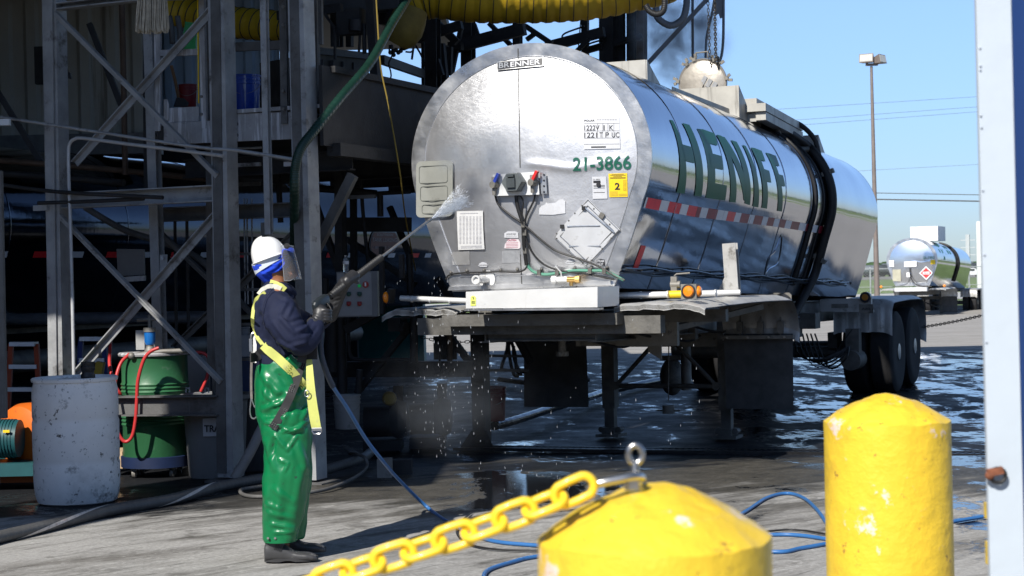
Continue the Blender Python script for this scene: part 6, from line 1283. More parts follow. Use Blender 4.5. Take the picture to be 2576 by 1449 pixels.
for (x0, x1, y0, y1, Y, lb) in ((915, 1010, 1000, 1075, 16.4, 'left'), (1030, 1120, 1005, 1070, 16.6, 'right')):
    t = Thing('floor_pump', 'dark pump unit on the wet floor beyond the blue hose, the %s one' % lb, 'pump', at((x0+x1)/2, Y)); c = at((x0+x1)/2, Y); w = (x1-x0)/F*Y
    b = MB(); b.cyl(c+Vector((-w/2,0,.28)), c+Vector((w/3,0,.28)), .15, 22); t.part('motor', b, m_gdark); b = MB(); b.box(c+Vector((0,0,.06)), (w,.4,.1)); t.part('base', b, m_gdark); b = MB(); b.lathe([(.03,-.1),(.16,-.08),(.2,0),(.16,.08),(.03,.1)], c+Vector((w/2.4,0,.3)), Matrix.Rotation(pi/2, 3, 'Y'), 22); b.cyl(c+Vector((w/2.4,0,.3)), c+Vector((w/2.4,0,.62)), .05, 12); t.part('pump_casing', b, m_gdark)
c = at(964, 13.55); b = MB(); b.box(c+Vector((0,0,.075)), (.115,.13,.15)); single('concrete_block', b, mat('block_concrete', (.20,.19,.175), .9, 0, var=.15, bump=.004, bs=30, dirt=((.09,.085,.08), .35, 9)), 'small grey concrete block at the edge of the wet floor', 'concrete block')
c = at(1008, 13.8); b = MB(); b.box(c+Vector((0,0,.06)), (.16,.12,.12)); single('dark_block', b, m_gdark, 'small black block just right of the concrete block', 'block')
# hanging hose loops under tank
for i, (x, y0, x2, y1) in enumerate(((1277,831,1262,925),(1281,831,1292,940),(1277,835,1300,935),(1292,870,1306,930))):
    b = MB(); b.tube([W(x,y0,18.2), W((x+x2)/2+6*(-1)**i,(y0+y1)/2,18.2), W(x2,y1,18.2), W(x2+14,y1+6,18.2)], .018, 8, sub=5); single('hanging_hose', b, m_blk, 'black hose loop hanging on bars under the tank, %s from the left' % ('first','second','third','last')[i], 'hose')
# ------------------------------------------------------------------ hoses on the floor
m_big = mat('suction_hose', (.09,.09,.09), .5, 0, var=.2, vs_=6, bump=.002, bs=40, dirt=((.13,.125,.12), .35, 8)); m_dirtyh = mat('dirty_hose', (.10,.098,.095), .65, 0, var=.25, vs_=7, dirt=((.2,.19,.18), .3, 12))
m_band = mat('hose_label', (.66,.60,.55), .6, 0, var=.2, vs_=30, dirt=[((.42,.07,.05), .3, 18), ((.08,.08,.08), .3, 10)])
def floorhose(name, pts, r, m, lab, ribs=0.0, extra=0.0, sub=24):
    P = [G(x, y, z_ if z_ is not None else r) if Y_ is None else W(x, y, Y_) for x, y, z_, Y_ in [(p+(None, None))[:4] for p in pts]]
    for p in P:
        if p.z < gz(p.y)+r: p.z = gz(p.y)+r
    P, _ = spline(P, [0]*len(P), sub); b = MB()
    R_ = [r*(1-(ribs if i % 3 == 0 else 0)) for i in range(len(P))]
    b.tube(P, R_, 14); return b, P
b, P = floorhose('suction_hose', [(-60,1368),(0,1351),(118,1323),(275,1284),(431,1256),(549,1225),(640,1207),(700,1200),(778,1192),(839,1176),(908,1154),(932,1138)], .040, m_big, '', .05, sub=30)
T = Thing('suction_hose', 'thick black ribbed suction hose running across the floor past the worker\'s feet', 'hose', P[0]); bo = T.part('hose_body', b, m_big)
for i0, i1, a0, a1 in ((34, 92, -75, 95), (112, 150, -50, 100)):
    b = MB(); V = []; seg = P[i0:i1]; n = len(seg)
    for k, p in enumerate(seg):
        t = (seg[min(k+1, n-1)]-seg[max(k-1, 0)]).normalized(); cd = Vector((t.y, -t.x, 0)).normalized(); cd = cd if cd.y < 0 else -cd; up = Vector((0,0,1)); am = radians(lerp(a0, a1, k/n)); w_ = .24*sin(pi*(k+.5)/n)+.03
        for a in (am-w_, am-w_/2, am, am+w_/2, am+w_): V.append(p+(cd*cos(a)+up*sin(a))*.0412)
    b.add(V, [(5*k+j_, 5*k+5+j_, 5*k+6+j_, 5*k+1+j_) for k in range(n-1) for j_ in range(4)], 0, True); T.part('spiral_label', b, m_band, parent=bo)
def simple_hose(name, pts, r, m, lab, ribs=0.0, sub=14):
    b, P = floorhose(name, pts, r, m, lab, ribs, sub=sub); return single(name, b, m, lab, 'hose')
simple_hose('rubber_hose', [(880,1140,.05),(896,1142,.09),(918,1152,.08),(922,1176),(894,1200),(839,1225),(778,1239),(700,1247),(640,1249),(610,1243),(607,1232),(640,1226),(700,1218)], .014, m_dirtyh, 'thin grey rubber hose curling on the floor behind the worker\'s legs')
simple_hose('rubber_hose', [(868,1126,.08),(884,1136,.05),(900,1143)], .02, m_dirtyh, 'short stub of dirty hose crossing the end of the suction hose', sub=8)
b = MB(); b.tube([W(690,1020,13.0), W(655,1085,12.9), W(628,1140,12.8), W(590,1205,12.75)], .038, 14, sub=6); single('leaning_pipe', b, mat('leaning_pipe', (.19,.185,.18), .7, 0, var=.15, vs_=5, dirt=((.10,.1,.1), .3, 9)), 'grey pipe leaning behind the worker\'s legs', 'pipe')
simple_hose('wet_hose', [(1244,1071,.05),(1300,1056,.05),(1405,1022,.05),(1480,1000,.05),(1530,984,.05),(1634,962,.05),(1760,938,.05)], .045, mat('wet_blue_hose', (.012,.016,.022), .2, 0, bump=.001), 'thick wet black hose lying under the tank with an open end towards the camera', .06)
q = G(1243, 1070, .05); b = MB(); b.lathe([(.030,0),(.045,0),(.052,.01),(.052,.05),(.045,.06),(.03,.06)], q+Vector((0,-.03,0)), Matrix.Rotation(pi/2, 3, 'X') @ Matrix.Rotation(pi, 3, 'X'), 22); single('hose_coupling', b, m_undl, 'round metal coupling on the open end of the wet hose', 'coupling')
simple_hose('wet_hose', [(1256,954,.06),(1300,960,.06),(1370,965,.06),(1480,955,.06)], .035, m_blk, 'bundle hose lying farther back under the tank', .05)
# blue pressure hose: lance to floor, round behind the front bollard, and the loops on the right
m_bh = mat('blue_hose_rubber', (.035,.14,.36), .38, 0, var=.12, vs_=6, streak=None, dirt=((.02,.05,.12), .25, 14))
PB = [W(808,808,9.45), W(806,850,9.45), W(810,901,9.5), W(834,966,9.7), W(873,1026,9.95), W(918,1101,10.2), W(955,1150,10.35)]+[G(x, y, .013) for x, y in ((1000,1203),(1079,1282),(1147,1324),(1232,1359),(1349,1372),(1470,1380),(1600,1378),(1750,1372),(1947,1388),(2015,1379),(2089,1366),(2200,1345),(2409,1310),(2484,1298),(2600,1280))]
PB[7] = W(1000, 1203, 10.9); PB[8].z = .02
P, _ = spline(PB, [0]*len(PB), 16); b = MB(); b.tube(P, [.0115*(1+.03*(i % 2)) for i in range(len(P))], 10); T = Thing('pressure_hose', 'blue pressure washer hose running from the lance handle down across the floor', 'hose', P[-1]); T.part('hose_body', b, m_bh)
P2_, _ = spline(PB[:5], [0]*5, 12); b = MB(); b.tube(P2_[:38], .0165, 12); T.part('dark_sleeve', b, mat('hose_sleeve', (.012,.03,.07), .45))
def bh(pts, lab, r=.0115, m=None): P, _ = spline([G(x, y, .013) for x, y in pts], [0]*len(pts), 14); b = MB(); b.tube(P, r, 10); single('floor_hose', b, m or m_bh, lab, 'hose')
bh([(1700,1372),(1800,1330),(1878,1285),(1930,1252),(1981,1241),(2022,1253),(2053,1280),(2075,1310),(2090,1340),(2100,1370)], 'blue hose making a tall loop on the floor between the bollards')
bh([(1600,1395),(1800,1352),(1947,1345),(2015,1347),(2088,1357),(2200,1372)], 'blue hose lying flat just below the tall loop between the bollards')
bh([(1700,1380),(1500,1386),(1349,1400),(1284,1415),(1232,1432),(1217,1449),(1222,1470)], 'blue hose curving into the bottom of the picture left of the front bollard')
bh([(1186,1290),(1164,1308),(1150,1328),(1154,1350),(1186,1371),(1250,1382),(1349,1385),(1500,1384),(1750,1360),(1947,1335),(2015,1334),(2075,1343),(2200,1362)], 'thin black cable lying on the floor beside the blue hose', .006, m_blk)
# ------------------------------------------------------------------ the worker
YW = 9.42
def WP(px, py, dy=0.0): return W(px, py, YW+dy)
SCW = F/YW
def ringp(c, t, rx, ry, ax=None, n=16, pw=2.0):
    """elliptical ring round c, normal t; rx across picture-plane axis, ry in depth"""
    t = Vector(t).normalized(); yv = Vector((0,1,0)); x = yv.cross(t)
    x = x.normalized() if x.length > .05 else Vector((1,0,0)); y = t.cross(x).normalized(); out = []
    for k in range(n):
        a = 2*pi*k/n; ca, sa = cos(a), sin(a); ca = abs(ca)**(2/pw)*(1 if ca >= 0 else -1); sa = abs(sa)**(2/pw)*(1 if sa >= 0 else -1); out.append(c+x*(rx*ca)+y*(ry*sa))
    return out
def limb(mb, pts, sub=5, n=18, cap=True):
    """pts: (px, py, dy, rx_m, ry_m)"""
    P = [WP(p[0], p[1], p[2]) for p in pts]; RX = [p[3] for p in pts]; RY = [p[4] for p in pts]
    Q, rx = spline(P, RX, sub); _, ry = spline(P, RY, sub); rings = []
    for i in range(len(Q)):
        t = Q[min(i+1, len(Q)-1)]-Q[max(i-1, 0)]; rings.append(ringp(Q[i], t, rx[i], ry[i], n=n, pw=2.25))
    if cap:
        for e, d in ((0, -1), (-1, 1)):
            c = Q[e]; t = (Q[1]-Q[0]) if e == 0 else (Q[-1]-Q[-2]); t.normalize(); k = .6
            cr = [c+(p-c)*.55+t*d*min(rx[e], ry[e])*k for p in rings[e]]
            if e == 0: rings.insert(0, cr)
            else: rings.append(cr)
    mb.loft(rings, True)
def fused(name, mb, m, vox, smooth_it=2, folds=None, noise_amp=0.0, noise_s=10.0, parent=None, thing=None, mats2=None, dec=None, post=None):
    """one continuous surface from overlapping lofts: voxel remesh, smooth, then folds along the normals"""
    me = mb.mesh('tmp', m); ob = bpy.data.objects.new('tmp', me); COL.objects.link(ob)
    for p in me.polygons: p.use_smooth = True
    r = ob.modifiers.new('r', 'REMESH'); r.mode = 'VOXEL'; r.voxel_size = vox; r.use_smooth_shade = True
    sm = ob.modifiers.new('s', 'SMOOTH'); sm.iterations = smooth_it; sm.factor = .6
    dg = bpy.context.evaluated_depsgraph_get(); me2 = bpy.data.meshes.new_from_object(ob.evaluated_get(dg)); bpy.data.objects.remove(ob)
    bm = bmesh.new(); bm.from_mesh(me2); bm.normal_update(); NO = [v.normal.copy() for v in bm.verts]; CO = [v.co.copy() for v in bm.verts]
    for v, n, c in zip(bm.verts, NO, CO):
        d = 0.0
        if folds:
            pp = proj(c)
            for (x0, y0, x1, y1, w, amp, *side_) in folds:
                if n.y > .35: continue
                dx, dy = x1-x0, y1-y0; L2 = dx*dx+dy*dy; t = max(0, min(1, ((pp[0]-x0)*dx+(pp[1]-y0)*dy)/L2)); ex, ey = pp[0]-x0-dx*t, pp[1]-y0-dy*t
                dd = sqrt(ex*ex+ey*ey)/w
                if dd < 3: d += amp*(exp(-dd*dd*.9)-.38*exp(-((dd-1.35)**2)*2))*(1-.45*abs(2*t-1)**2)*(1 if n.y < 0 else max(0, 1-n.y*3))
        if noise_amp: d += noise_amp*(noise.noise(c*noise_s)+.5*noise.noise(c*noise_s*2.3))
        v.co = c+n*d
    if post: post(bm)
    bm.to_mesh(me2); bm.free()
    for p in me2.polygons: p.use_smooth = True
    me2.materials.clear(); me2.materials.append(m); me2.name = name
    ob = bpy.data.objects.new(name, me2); COL.objects.link(ob); return ob
def proj(w):
    w = w-CAM; dx, dy, dz = w.dot(_R), w.dot(_FW), w.dot(_U); xr, zr = dx/dy*F, dz/dy*F
    return (CX+xr*cos(ROLL)-zr*sin(ROLL), CY-(xr*sin(ROLL)+zr*cos(ROLL)))
m_skin = mat('skin_brown', (.30,.125,.06), .48, 0, var=.08, vs_=12, bump=.0006, bs=120, sss=.08)
m_navy = mat('navy_twill', (.010,.014,.038), .78, 0, var=.18, vs_=7, bump=.0008, bs=260, spec=.3, dirt=((.025,.03,.05), .22, 14))
m_pvc = mat('green_rubber', (.003,.15,.05), .33, 0, var=.12, vs_=4, bump=.0018, bs=9, coat=.15, dirt=[((.01,.10,.045), .40, 4, .3), ((.02,.035,.028), .26, 24, .08)])
m_glove = mat('black_rubber_glove', (.026,.026,.028), .42, 0, var=.25, vs_=9, bump=.0015, bs=25, dirt=((.13,.13,.13), .22, 16))
m_boot = mat('grey_rubber_boot', (.05,.05,.052), .42, 0, var=.2, vs_=8, bump=.001, bs=60, dirt=((.12,.12,.115), .3, 10))
m_helm = mat('white_helmet', (.80,.80,.79), .30, 0, var=.03, vs_=8, coat=.3, dirt=((.5,.49,.47), .10, 14))
m_bluec = mat('royal_blue_fleece', (.008,.05,.52), .85, 0, var=.15, vs_=10, bump=.0008, bs=200)
m_web = mat('yellow_webbing', (.54,.56,.15), .75, 0, var=.10, vs_=14, bump=.0008, bs=300, dirt=((.42,.40,.22), .38, 9)); m_webw = mat('pale_webbing', (.62,.61,.52), .75, 0, var=.1, vs_=14, bump=.0008, bs=300)
m_webb = mat('black_webbing', (.018,.018,.02), .7, 0, var=.2, bump=.0008, bs=300); m_stitch = mat('grey_stitching', (.17,.17,.17), .7); m_chrome = mat('buckle_steel', (.6,.6,.6), .28, 1.0)
m_visor = mat('clear_visor', (.92,.95,1), .04, 0, var=.0, trans=.93, ior=1.12, spec=.6)

# body: one continuous figure (hidden parts kept slimmer than the clothes)
b = MB()
limb(b, [(705,880,.03,.08,.10),(703,830,.03,.095,.13),(700,780,.03,.105,.17),(698,735,.03,.075,.15)])                # torso
limb(b, [(708,920,.03,.08,.11),(704,870,.03,.08,.10)])
limb(b, [(700,740,.02,.055,.06),(698,718,.02,.052,.056),(698,700,.02,.050,.054),(694,680,.02,.06,.065)])            # neck
limb(b, [(684,628,.03,.05,.045),(684,638,.03,.075,.07),(688,655,.03,.092,.078),(696,675,.03,.085,.07),(708,692,.03,.055,.055)])   # skull and jaw
limb(b, [(718,652,.035,.03,.045),(727,664,.035,.034,.05),(728,682,.035,.036,.045),(724,697,.035,.026,.032)])          # face front
b.ball(WP(740,672,.035), (.016,.013,.014)); b.ball(WP(738,683,.035), (.012,.022,.009)); b.ball(WP(735,694,.035), (.016,.02,.013)); b.ball(WP(738,659,.035), (.012,.03,.01))
b.ball(WP(702,663,-.05), (.016,.008,.024))                                                                            # ear
limb(b, [(700,765,-.13,.045,.045),(722,805,-.20,.036,.036),(752,852,-.20,.032,.032),(776,838,-.12,.026,.026),(798,812,-.06,.02,.02),(803,800,-.05,.02,.018)])   # near arm
limb(b, [(702,765,.20,.055,.055),(738,800,.34,.036,.036),(785,815,.41,.03,.03),(830,782,.36,.026,.026),(862,725,.27,.020,.020),(872,712,.245,.018,.018)])        # far arm
for dy, dx in ((-.07, 0), (.10, 14)):
    limb(b, [(710+dx*.3,935,dy*.6,.06,.06),(706+dx*.4,1000,dy,.075,.075),(712+dx*.7,1120,dy,.055,.055),(708+dx,1250,dy,.05,.05),(700+dx,1340,dy,.04,.042),(700+dx,1385,dy,.04,.04)])
    limb(b, [(700+dx,1390,dy,.035,.038),(740+dx,1400,dy,.03,.038),(770+dx,1404,dy,.025,.035)])
body_o = fused('person', b, m_skin, .011, 2)
tag(body_o, 'worker in white hard hat, navy jacket and green rubber trousers aiming a spray lance', 'person')
base = G(735, 1404); me_ = body_o.data
for v in me_.vertices: v.co -= base
body_o.location = base
def wpart(name, b_or_o, m=None, parent=None, label=None):
    if isinstance(b_or_o, MB):
        b_or_o.v = [v-base for v in b_or_o.v]; o = bpy.data.objects.new(name, b_or_o.mesh(name, m)); COL.objects.link(o)
    else:
        o = b_or_o
        for v in o.data.vertices: v.co -= base
    o.parent = parent or body_o
    if label: o['label'] = label
    return o
# face details
b = MB(); b.ball(WP(734,663,-.008), (.006,.010,.007)); wpart('eye', b, mat('eye_white', (.6,.58,.55), .3))
b = MB(); b.tube([WP(730,659,-.016), WP(738,658,.0)], .0028, 6); wpart('eyebrow', b, m_blk)
b = MB(); b.tube([WP(731,688,-.005), WP(738,687,.02)], .0035, 6); wpart('lips', b, mat('lips', (.2,.07,.05), .5))
# jacket
b = MB()
limb(b, [(710,955,.03,.10,.15),(706,928,.03,.125,.17),(704,905,.03,.128,.175),(702,872,.03,.135,.185),(700,830,.03,.137,.205),(696,790,.03,.130,.222),(693,757,.03,.112,.215),(694,735,.03,.085,.165),(697,720,.03,.066,.09),(699,711,.03,.070,.082)], cap=False)
limb(b, [(694,762,-.12,.090,.085),(706,792,-.19,.098,.085),(726,826,-.22,.094,.078),(752,856,-.21,.086,.072),(776,850,-.16,.070,.062),(790,830,-.10,.052,.050),(797,816,-.06,.045,.045)])
limb(b, [(700,765,.19,.085,.085),(735,800,.32,.078,.078),(775,820,.40,.068,.068),(803,812,.41,.055,.055),(822,792,.38,.050,.050)])
limb(b, [(690,724,-.03,.028,.045),(706,722,-.035,.030,.045),(722,726,-.01,.026,.05),(733,733,.03,.02,.05)])
JF = [(660,735,645,830,7,.010),(716,745,652,800,6,-.006),(690,765,668,790,6,.007),(720,760,705,790,5,.010),(735,770,722,800,5,.009),(706,800,740,838,6,.011),(690,812,722,858,6,.010),(748,832,776,820,5,.010),(756,842,785,832,5,-.008),(740,868,768,862,5,.010),(700,860,740,880,6,.009),(668,860,700,885,6,.010),(670,885,720,892,5,.008),(770,820,790,800,4,.010),(700,740,742,762,6,.010),(660,780,672,850,7,.009),(730,812,762,800,5,-.008),(783,845,797,822,4,-.007),(712,880,716,900,4,.008),(728,878,735,898,4,-.007),(640,800,652,860,6,.006),(672,800,660,840,5,-.005)]
jk = fused('jacket', b, m_navy, .0095, 3, JF, .006, 9)
jko = wpart('jacket', jk)
b = MB(); b.tube([WP(688,724,-.19), WP(668,752,-.22), WP(660,790,-.24), WP(667,830,-.25)], .0022, 5, sub=5); b.tube([WP(688,775,-.24), WP(700,790,-.275), WP(722,805,-.30)], .0018, 5, sub=4); wpart('jacket_seam', b, mat('seam_navy', (.006,.009,.03), .8), parent=jko)
b = MB(); b.prism([WP(722,724,-.04), WP(735,726,-.03), WP(739,748,-.03), WP(729,750,-.05)], Vector((0,.012,0))); b.prism([WP(664,722,-.05), WP(674,713,-.06), WP(688,712,-.07), WP(684,726,-.09), WP(668,735,-.08)], Vector((0,.012,0))); wpart('collar', b, m_navy, parent=jko)
# green rubber bib trousers
b = MB()
limb(b, [(706,897,.03,.110,.158),(708,908,.03,.135,.178),(712,925,.03,.148,.190),(713,960,.03,.155,.200),(713,1000,.03,.156,.205),(715,1040,.03,.150,.205),(722,1085,.03,.135,.195)], n=24)
limb(b, [(716,1040,-.08,.137,.118),(723,1095,-.085,.135,.122),(724,1150,-.09,.134,.12),(722,1200,-.09,.131,.118),(716,1250,-.09,.124,.11),(709,1310,-.09,.106,.10),(705,1362,-.09,.094,.09)], n=24, cap=False)
limb(b, [(728,1040,.12,.12,.11),(733,1120,.12,.112,.11),(735,1200,.13,.108,.10),(732,1280,.13,.098,.095),(727,1352,.13,.088,.085)], n=24, cap=False)
b.prism([WP(722,905,-.165), WP(731,889,-.15), WP(738,900,-.14), WP(770,912,-.08), WP(770,940,-.10), WP(718,930,-.16)], Vector((0,.03,0)))
TF = [(662,945,700,985,9,.010),(672,960,665,1010,7,.009),(690,985,740,990,9,.008),(660,1030,700,1015,7,.016),(664,1046,716,1040,6,-.014),(668,1062,706,1068,6,.014),(700,1020,735,985,8,.012),(712,1085,760,1078,5,.013),(700,1068,735,1088,4,.014),(735,1088,770,1060,5,.011),(760,1055,778,1010,6,.012),(745,1000,775,960,8,.012),(690,1095,718,1122,4,.012),(700,1112,722,1132,3.5,.012),(722,1132,745,1100,5,.009),(700,1155,722,1165,4,.010),(726,1165,716,1185,4,.010),(752,1120,770,1180,9,.010),(670,1110,690,1180,8,.010),(690,1105,680,1150,6,-.012),(730,1000,712,1060,8,.010),(700,940,722,970,8,-.008),(738,930,752,985,7,-.009),(668,1200,676,1300,9,.006),(760,1180,738,1290,10,.008),(705,1190,700,1300,11,.008),(690,1230,735,1262,8,.007),(680,1290,740,1305,7,.008),(682,1318,738,1330,6,.009),(690,1340,745,1338,5,.008),(676,1268,706,1282,7,.007),(750,940,770,925,6,.010),(664,985,690,1015,7,.010)]
TF = [(a, b_, c, d, w*1.05, amp*1.15) for a, b_, c, d, w, amp in TF]
def hem(bm):
    for v in bm.verts:
        if False: v.co = v.co
tr = fused('trousers', b, m_pvc, .0095, 3, TF, .011, 6)
tro = wpart('trousers', tr)
b = MB(); 
def hemring(x0, x1, y, dy, ry, dyc):
    rx = (x1-x0)/2/SCW; c = WP((x0+x1)/2, y, dyc); return [c+Vector((rx*cos(2*pi*k/24), ry*sin(2*pi*k/24), -.012*cos(2*pi*k/24)*0)) for k in range(24)]
b.loft([hemring(664,746,1342,0,.092,-.09), hemring(664,746,1361,0,.092,-.09), hemring(666,744,1361,0,.088,-.09)], False); b.loft([hemring(692,762,1335,0,.088,.13), hemring(692,761,1352,0,.088,.13)], False); wpart('trouser_hem', b, m_pvc, parent=tro)
for x in (674, 692): 
    b = MB(); b.cyl(WP(x,1354,-.176), WP(x,1354,-.188), .0065, 12); wpart('snap_button', b, m_bolt, parent=tro)
# boots
def boot(x, y, dy, lab):
    b = MB(); s_ = 1/SCW
    def sec(px, top, wd, lw=None, ybot=0): return (px, top, wd)
    prof_ = [(667,1370,.040),(670,1366,.048),(685,1365,.052),(705,1367,.052),(722,1373,.050),(738,1384,.049),(755,1388,.051),(775,1389,.050),(790,1393,.044),(799,1400,.030)]
    rings = []
    for px, tp_, wd in prof_:
        top = WP(px+x, tp_+y, dy); bot = WP(px+x, 1409+y, dy); h = (top-bot).length; c = bot; ring = []
        for k in range(16):
            a = 2*pi*k/16; yy = wd*cos(a); zz = h*(.5+.5*sin(a)); sq = abs(sin(a))**.6*(1 if sin(a) > 0 else -1); ring.append(Vector((c.x, c.y+wd*(abs(cos(a))**.7)*(1 if cos(a) > 0 else -1), c.z+h*(.5+.5*sq))))
        rings.append(ring)
    b.loft(rings, True)
    limb(b, [(690+x,1330+y,dy,.052,.052),(690+x,1352+y,dy,.053,.053),(692+x,1380+y,dy,.050,.050)])
    bo = fused('boot', b, m_boot, .007, 2); o = wpart('boot', bo, label=lab)
    b = MB(); out = []
    for k in range(32):
        a = 2*pi*k/32; ca = cos(a); px = 733+x+ca*68; w_ = .050*(1-.25*max(0, ca)**3)*(1-.12*exp(-((px-725-x)/14)**2)); out.append(Vector((WP(px, 1409+y, dy).x, YW+dy+w_*(abs(sin(a))**.75)*(1 if sin(a) > 0 else -1), 0)))
    zb = WP(733+x, 1412+y, dy).z
    b.loft([[Vector((p.x, p.y, zb+(.003 if abs(p.x-WP(722+x,1400,dy).x) > .03 else .010))) for p in out], [Vector((p.x, p.y, zb+.020)) for p in out], [Vector((p.x*1, p.y, zb+.028)) for p in out]], True); wpart('boot_sole', b, mat('sole_dark', (.03,.03,.032), .6, 0, var=.2), parent=o)
    b = MB()
    for k in range(5): b.tube([WP(689+x+k*4, 1382+y+k*1.5, dy-.0535), WP(696+x+k*4, 1366+y+k*1.2, dy-.0555)], .0022, 5)
    wpart('ankle_ribs', b, m_boot, parent=o)
boot(0, 0, -.09, 'near grey rubber boot'); boot(20, -22, .13, 'far grey rubber boot, half hidden')
# helmet, band, fleece hood, visor
HC = WP(683, 634, .03)
def hpnt(px, py, dy): return WP(px, py, dy+.03)
b = MB(); rings = []
# tilted half ellipsoid; brim line from (636,665) up to (720,637)
tl = atan2(665-637, 720-636)   # brim slope
ux = Vector((cos(tl), 0, sin(tl))); uz = Vector((-sin(tl), 0, cos(tl))); C0 = WP(679, 650.5, .03)
for i in range(13):
    th = i/12*pi/2; ce, se = cos(th), sin(th); ring = []
    for k in range(36):
        a = 2*pi*k/36; rx = .099 if cos(a) > 0 else .096; ring.append(C0+ux*(rx*ce**.82*cos(a))+Vector((0,.118*ce**.82*sin(a),0))+uz*(.128*se**1.0*(1-.05*cos(a))))
    rings.append(ring)
inner = [[C0+(p-C0)*.96 for p in r_] for r_ in rings]
b.loft([[C0+(p-C0)*1.015+uz*-.004 for p in rings[0]]]+rings, True); 
hl = wpart('hard_hat', b, m_helm)
b = MB(); b.tube([C0+ux*(.101*cos(2*pi*k/40))+Vector((0,.121*sin(2*pi*k/40),0)) for k in range(40)], .0035, 6, closed=True); wpart('brim', b, m_helm, parent=hl)
b = MB(); rg = []
for d in (-.004, .016, .036):
    rg.append([C0+ux*((.1035-.02*d)*cos(2*pi*k/30)-.003)+Vector((0,.1035*sin(2*pi*k/30),0))-uz*(d*(1.0-.55*cos(2*pi*k/30))+.004) for k in range(30)])
b.loft(rg, False); wpart('suspension_band', b, mat('band_plastic', (.55,.60,.68), .4, 0, var=.05), parent=hl)
c = WP(722, 619, -.075); b = MB(); b.cyl(c, c+Vector((0,-.016,0)), .016, 20); b.cyl(c+Vector((0,-.016,0)), c+Vector((0,-.02,0)), .010, 16); wpart('visor_pivot', b, m_blk, parent=hl)
b = MB(); 
limb(b, [(672,640,.03,.070,.088),(678,655,.03,.101,.098),(683,668,.03,.102,.098),(686,682,.03,.094,.092),(690,694,.03,.070,.075),(698,702,.02,.045,.055)], n=24)
limb(b, [(714,640,.03,.035,.085),(724,644,.03,.030,.084),(724,654,.03,.022,.076),(714,672,.02,.022,.068)])
b.ball(WP(640, 669, .0), (.013,.02,.014))
HF = [(645,668,700,664,3,.004),(660,690,700,668,3.2,.007),(672,694,706,672,2.6,-.006),(690,668,725,648,3,.008),(700,682,728,655,2.8,.008),(694,690,722,664,2.4,-.006),(712,684,732,660,2.2,.006),(700,650,726,640,3,.006),(655,684,690,700,3,.004)]
hd = fused('hood', b, m_bluec, .0075, 2, HF, .002, 14); wpart('fleece_hood', hd)
b = MB(); VN = 16; rows = []
for j in range(7):
    v = j/6; row = []
    for k in range(VN+1):
        a = lerp(-100, 100, k/VN); x0, x1 = lerp(716, 715, v), lerp(735, 758, v)
        yy = lerp(619, 702, v)+(k/VN-.5)*0; r_ = lerp(.085, .115, v); cx_ = lerp(712, 722, v); xx = cx_+(lerp(737, 759, v)-cx_)*cos(radians(a)*.9); row.append(WP(xx, yy+(4 if abs(a) > 70 else 0)*v, .03)+Vector((0, r_*sin(radians(a)), 0)))
    rows.append(row)
V = [p for r in rows for p in r]; b.add(V, [(j*(VN+1)+k, j*(VN+1)+k+1, (j+1)*(VN+1)+k+1, (j+1)*(VN+1)+k) for j in range(6) for k in range(VN)], 0, True); V2 = [v+Vector((.0015,0,0)) for v in V]; b.add(V2, [(j*(VN+1)+k, j*(VN+1)+k+1, (j+1)*(VN+1)+k+1, (j+1)*(VN+1)+k)[::-1] for j in range(6) for k in range(VN)], 0, True)
wpart('face_shield', b, m_visor)
b = MB(); b.tube([rows[0][k] for k in range(VN+1)], .003, 5); b.tube([rows[j][-1] for j in range(7)], .0016, 5); b.tube([rows[j][0] for j in range(7)], .0016, 5); b.tube([rows[6][k] for k in range(VN+1)], .0016, 5); wpart('shield_edge', b, mat('shield_edge', (.5,.53,.56), .2, 0, trans=.5, ior=1.1))
# ---- harness straps: ribbons lying on the clothes
def ribbon(pts, w, m, name='strap', th=.003, par=None, sub=8, label=None, wid=None):
    """pts (px,py,dy); flat band facing the camera side"""
    P = [WP(*p) for p in pts]; Ws = wid or [w]*len(P); Q, Wq = spline(P, Ws, sub); b = MB(); rings = []
    for i, p in enumerate(Q):
        t = (Q[min(i+1, len(Q)-1)]-Q[max(i-1, 0)]).normalized(); n = Vector((0,-1,0)); n = (n-t*n.dot(t)).normalized(); s_ = t.cross(n); rings.append([p+s_*Wq[i]/2+n*th, p-s_*Wq[i]/2+n*th, p-s_*Wq[i]/2-n*th, p+s_*Wq[i]/2-n*th])
    b.loft(rings, True, smooth=False); return wpart(name, b, m, parent=par, label=label)
ST = {}
# snap straps onto the cloth by ray casting from the camera
from mathutils.bvhtree import BVHTree
def bvh(objs):
    V = []; Fc = []
    for o in objs:
        k = len(V); V += [v.co+base for v in o.data.vertices]; Fc += [tuple(i+k for i in p.vertices) for p in o.data.polygons]
    return BVHTree.FromPolygons(V, Fc)
BV = bvh([jko, tro])
def on(px, py, lift=.006, dflt=-.2):
    d = ray(px, py).normalized(); h = BV.ray_cast(CAM, d)
    if h[0] is None: return (px, py, dflt)
    p = h[0]-d*lift; return (px, py, p.y-YW)
def strap(pts, w, m, name='harness_strap', lift=.007, label=None, wid=None, sub=6):
    Q = []
    for a, c in zip(pts, pts[1:]):
        n = max(2, int(sqrt((a[0]-c[0])**2+(a[1]-c[1])**2)/12))
        for k in range(n): f = k/n; Q.append((a[0]+(c[0]-a[0])*f, a[1]+(c[1]-a[1])*f))
    Q.append(pts[-1]); R_ = [on(x, y, lift) for x, y in Q]; D = [r[2] for r in R_]; D = [sum(D[max(0, i-1):i+2])/len(D[max(0, i-1):i+2]) for i in range(len(D))]
    R_ = [(x, y, d) for (x, y), d in zip(Q, D)]; ww = None
    if wid: ww = [lerp(wid[0], wid[1], i/(len(R_)-1)) for i in range(len(R_))]
    return ribbon(R_, w, m, name, label=label, wid=ww, sub=3)
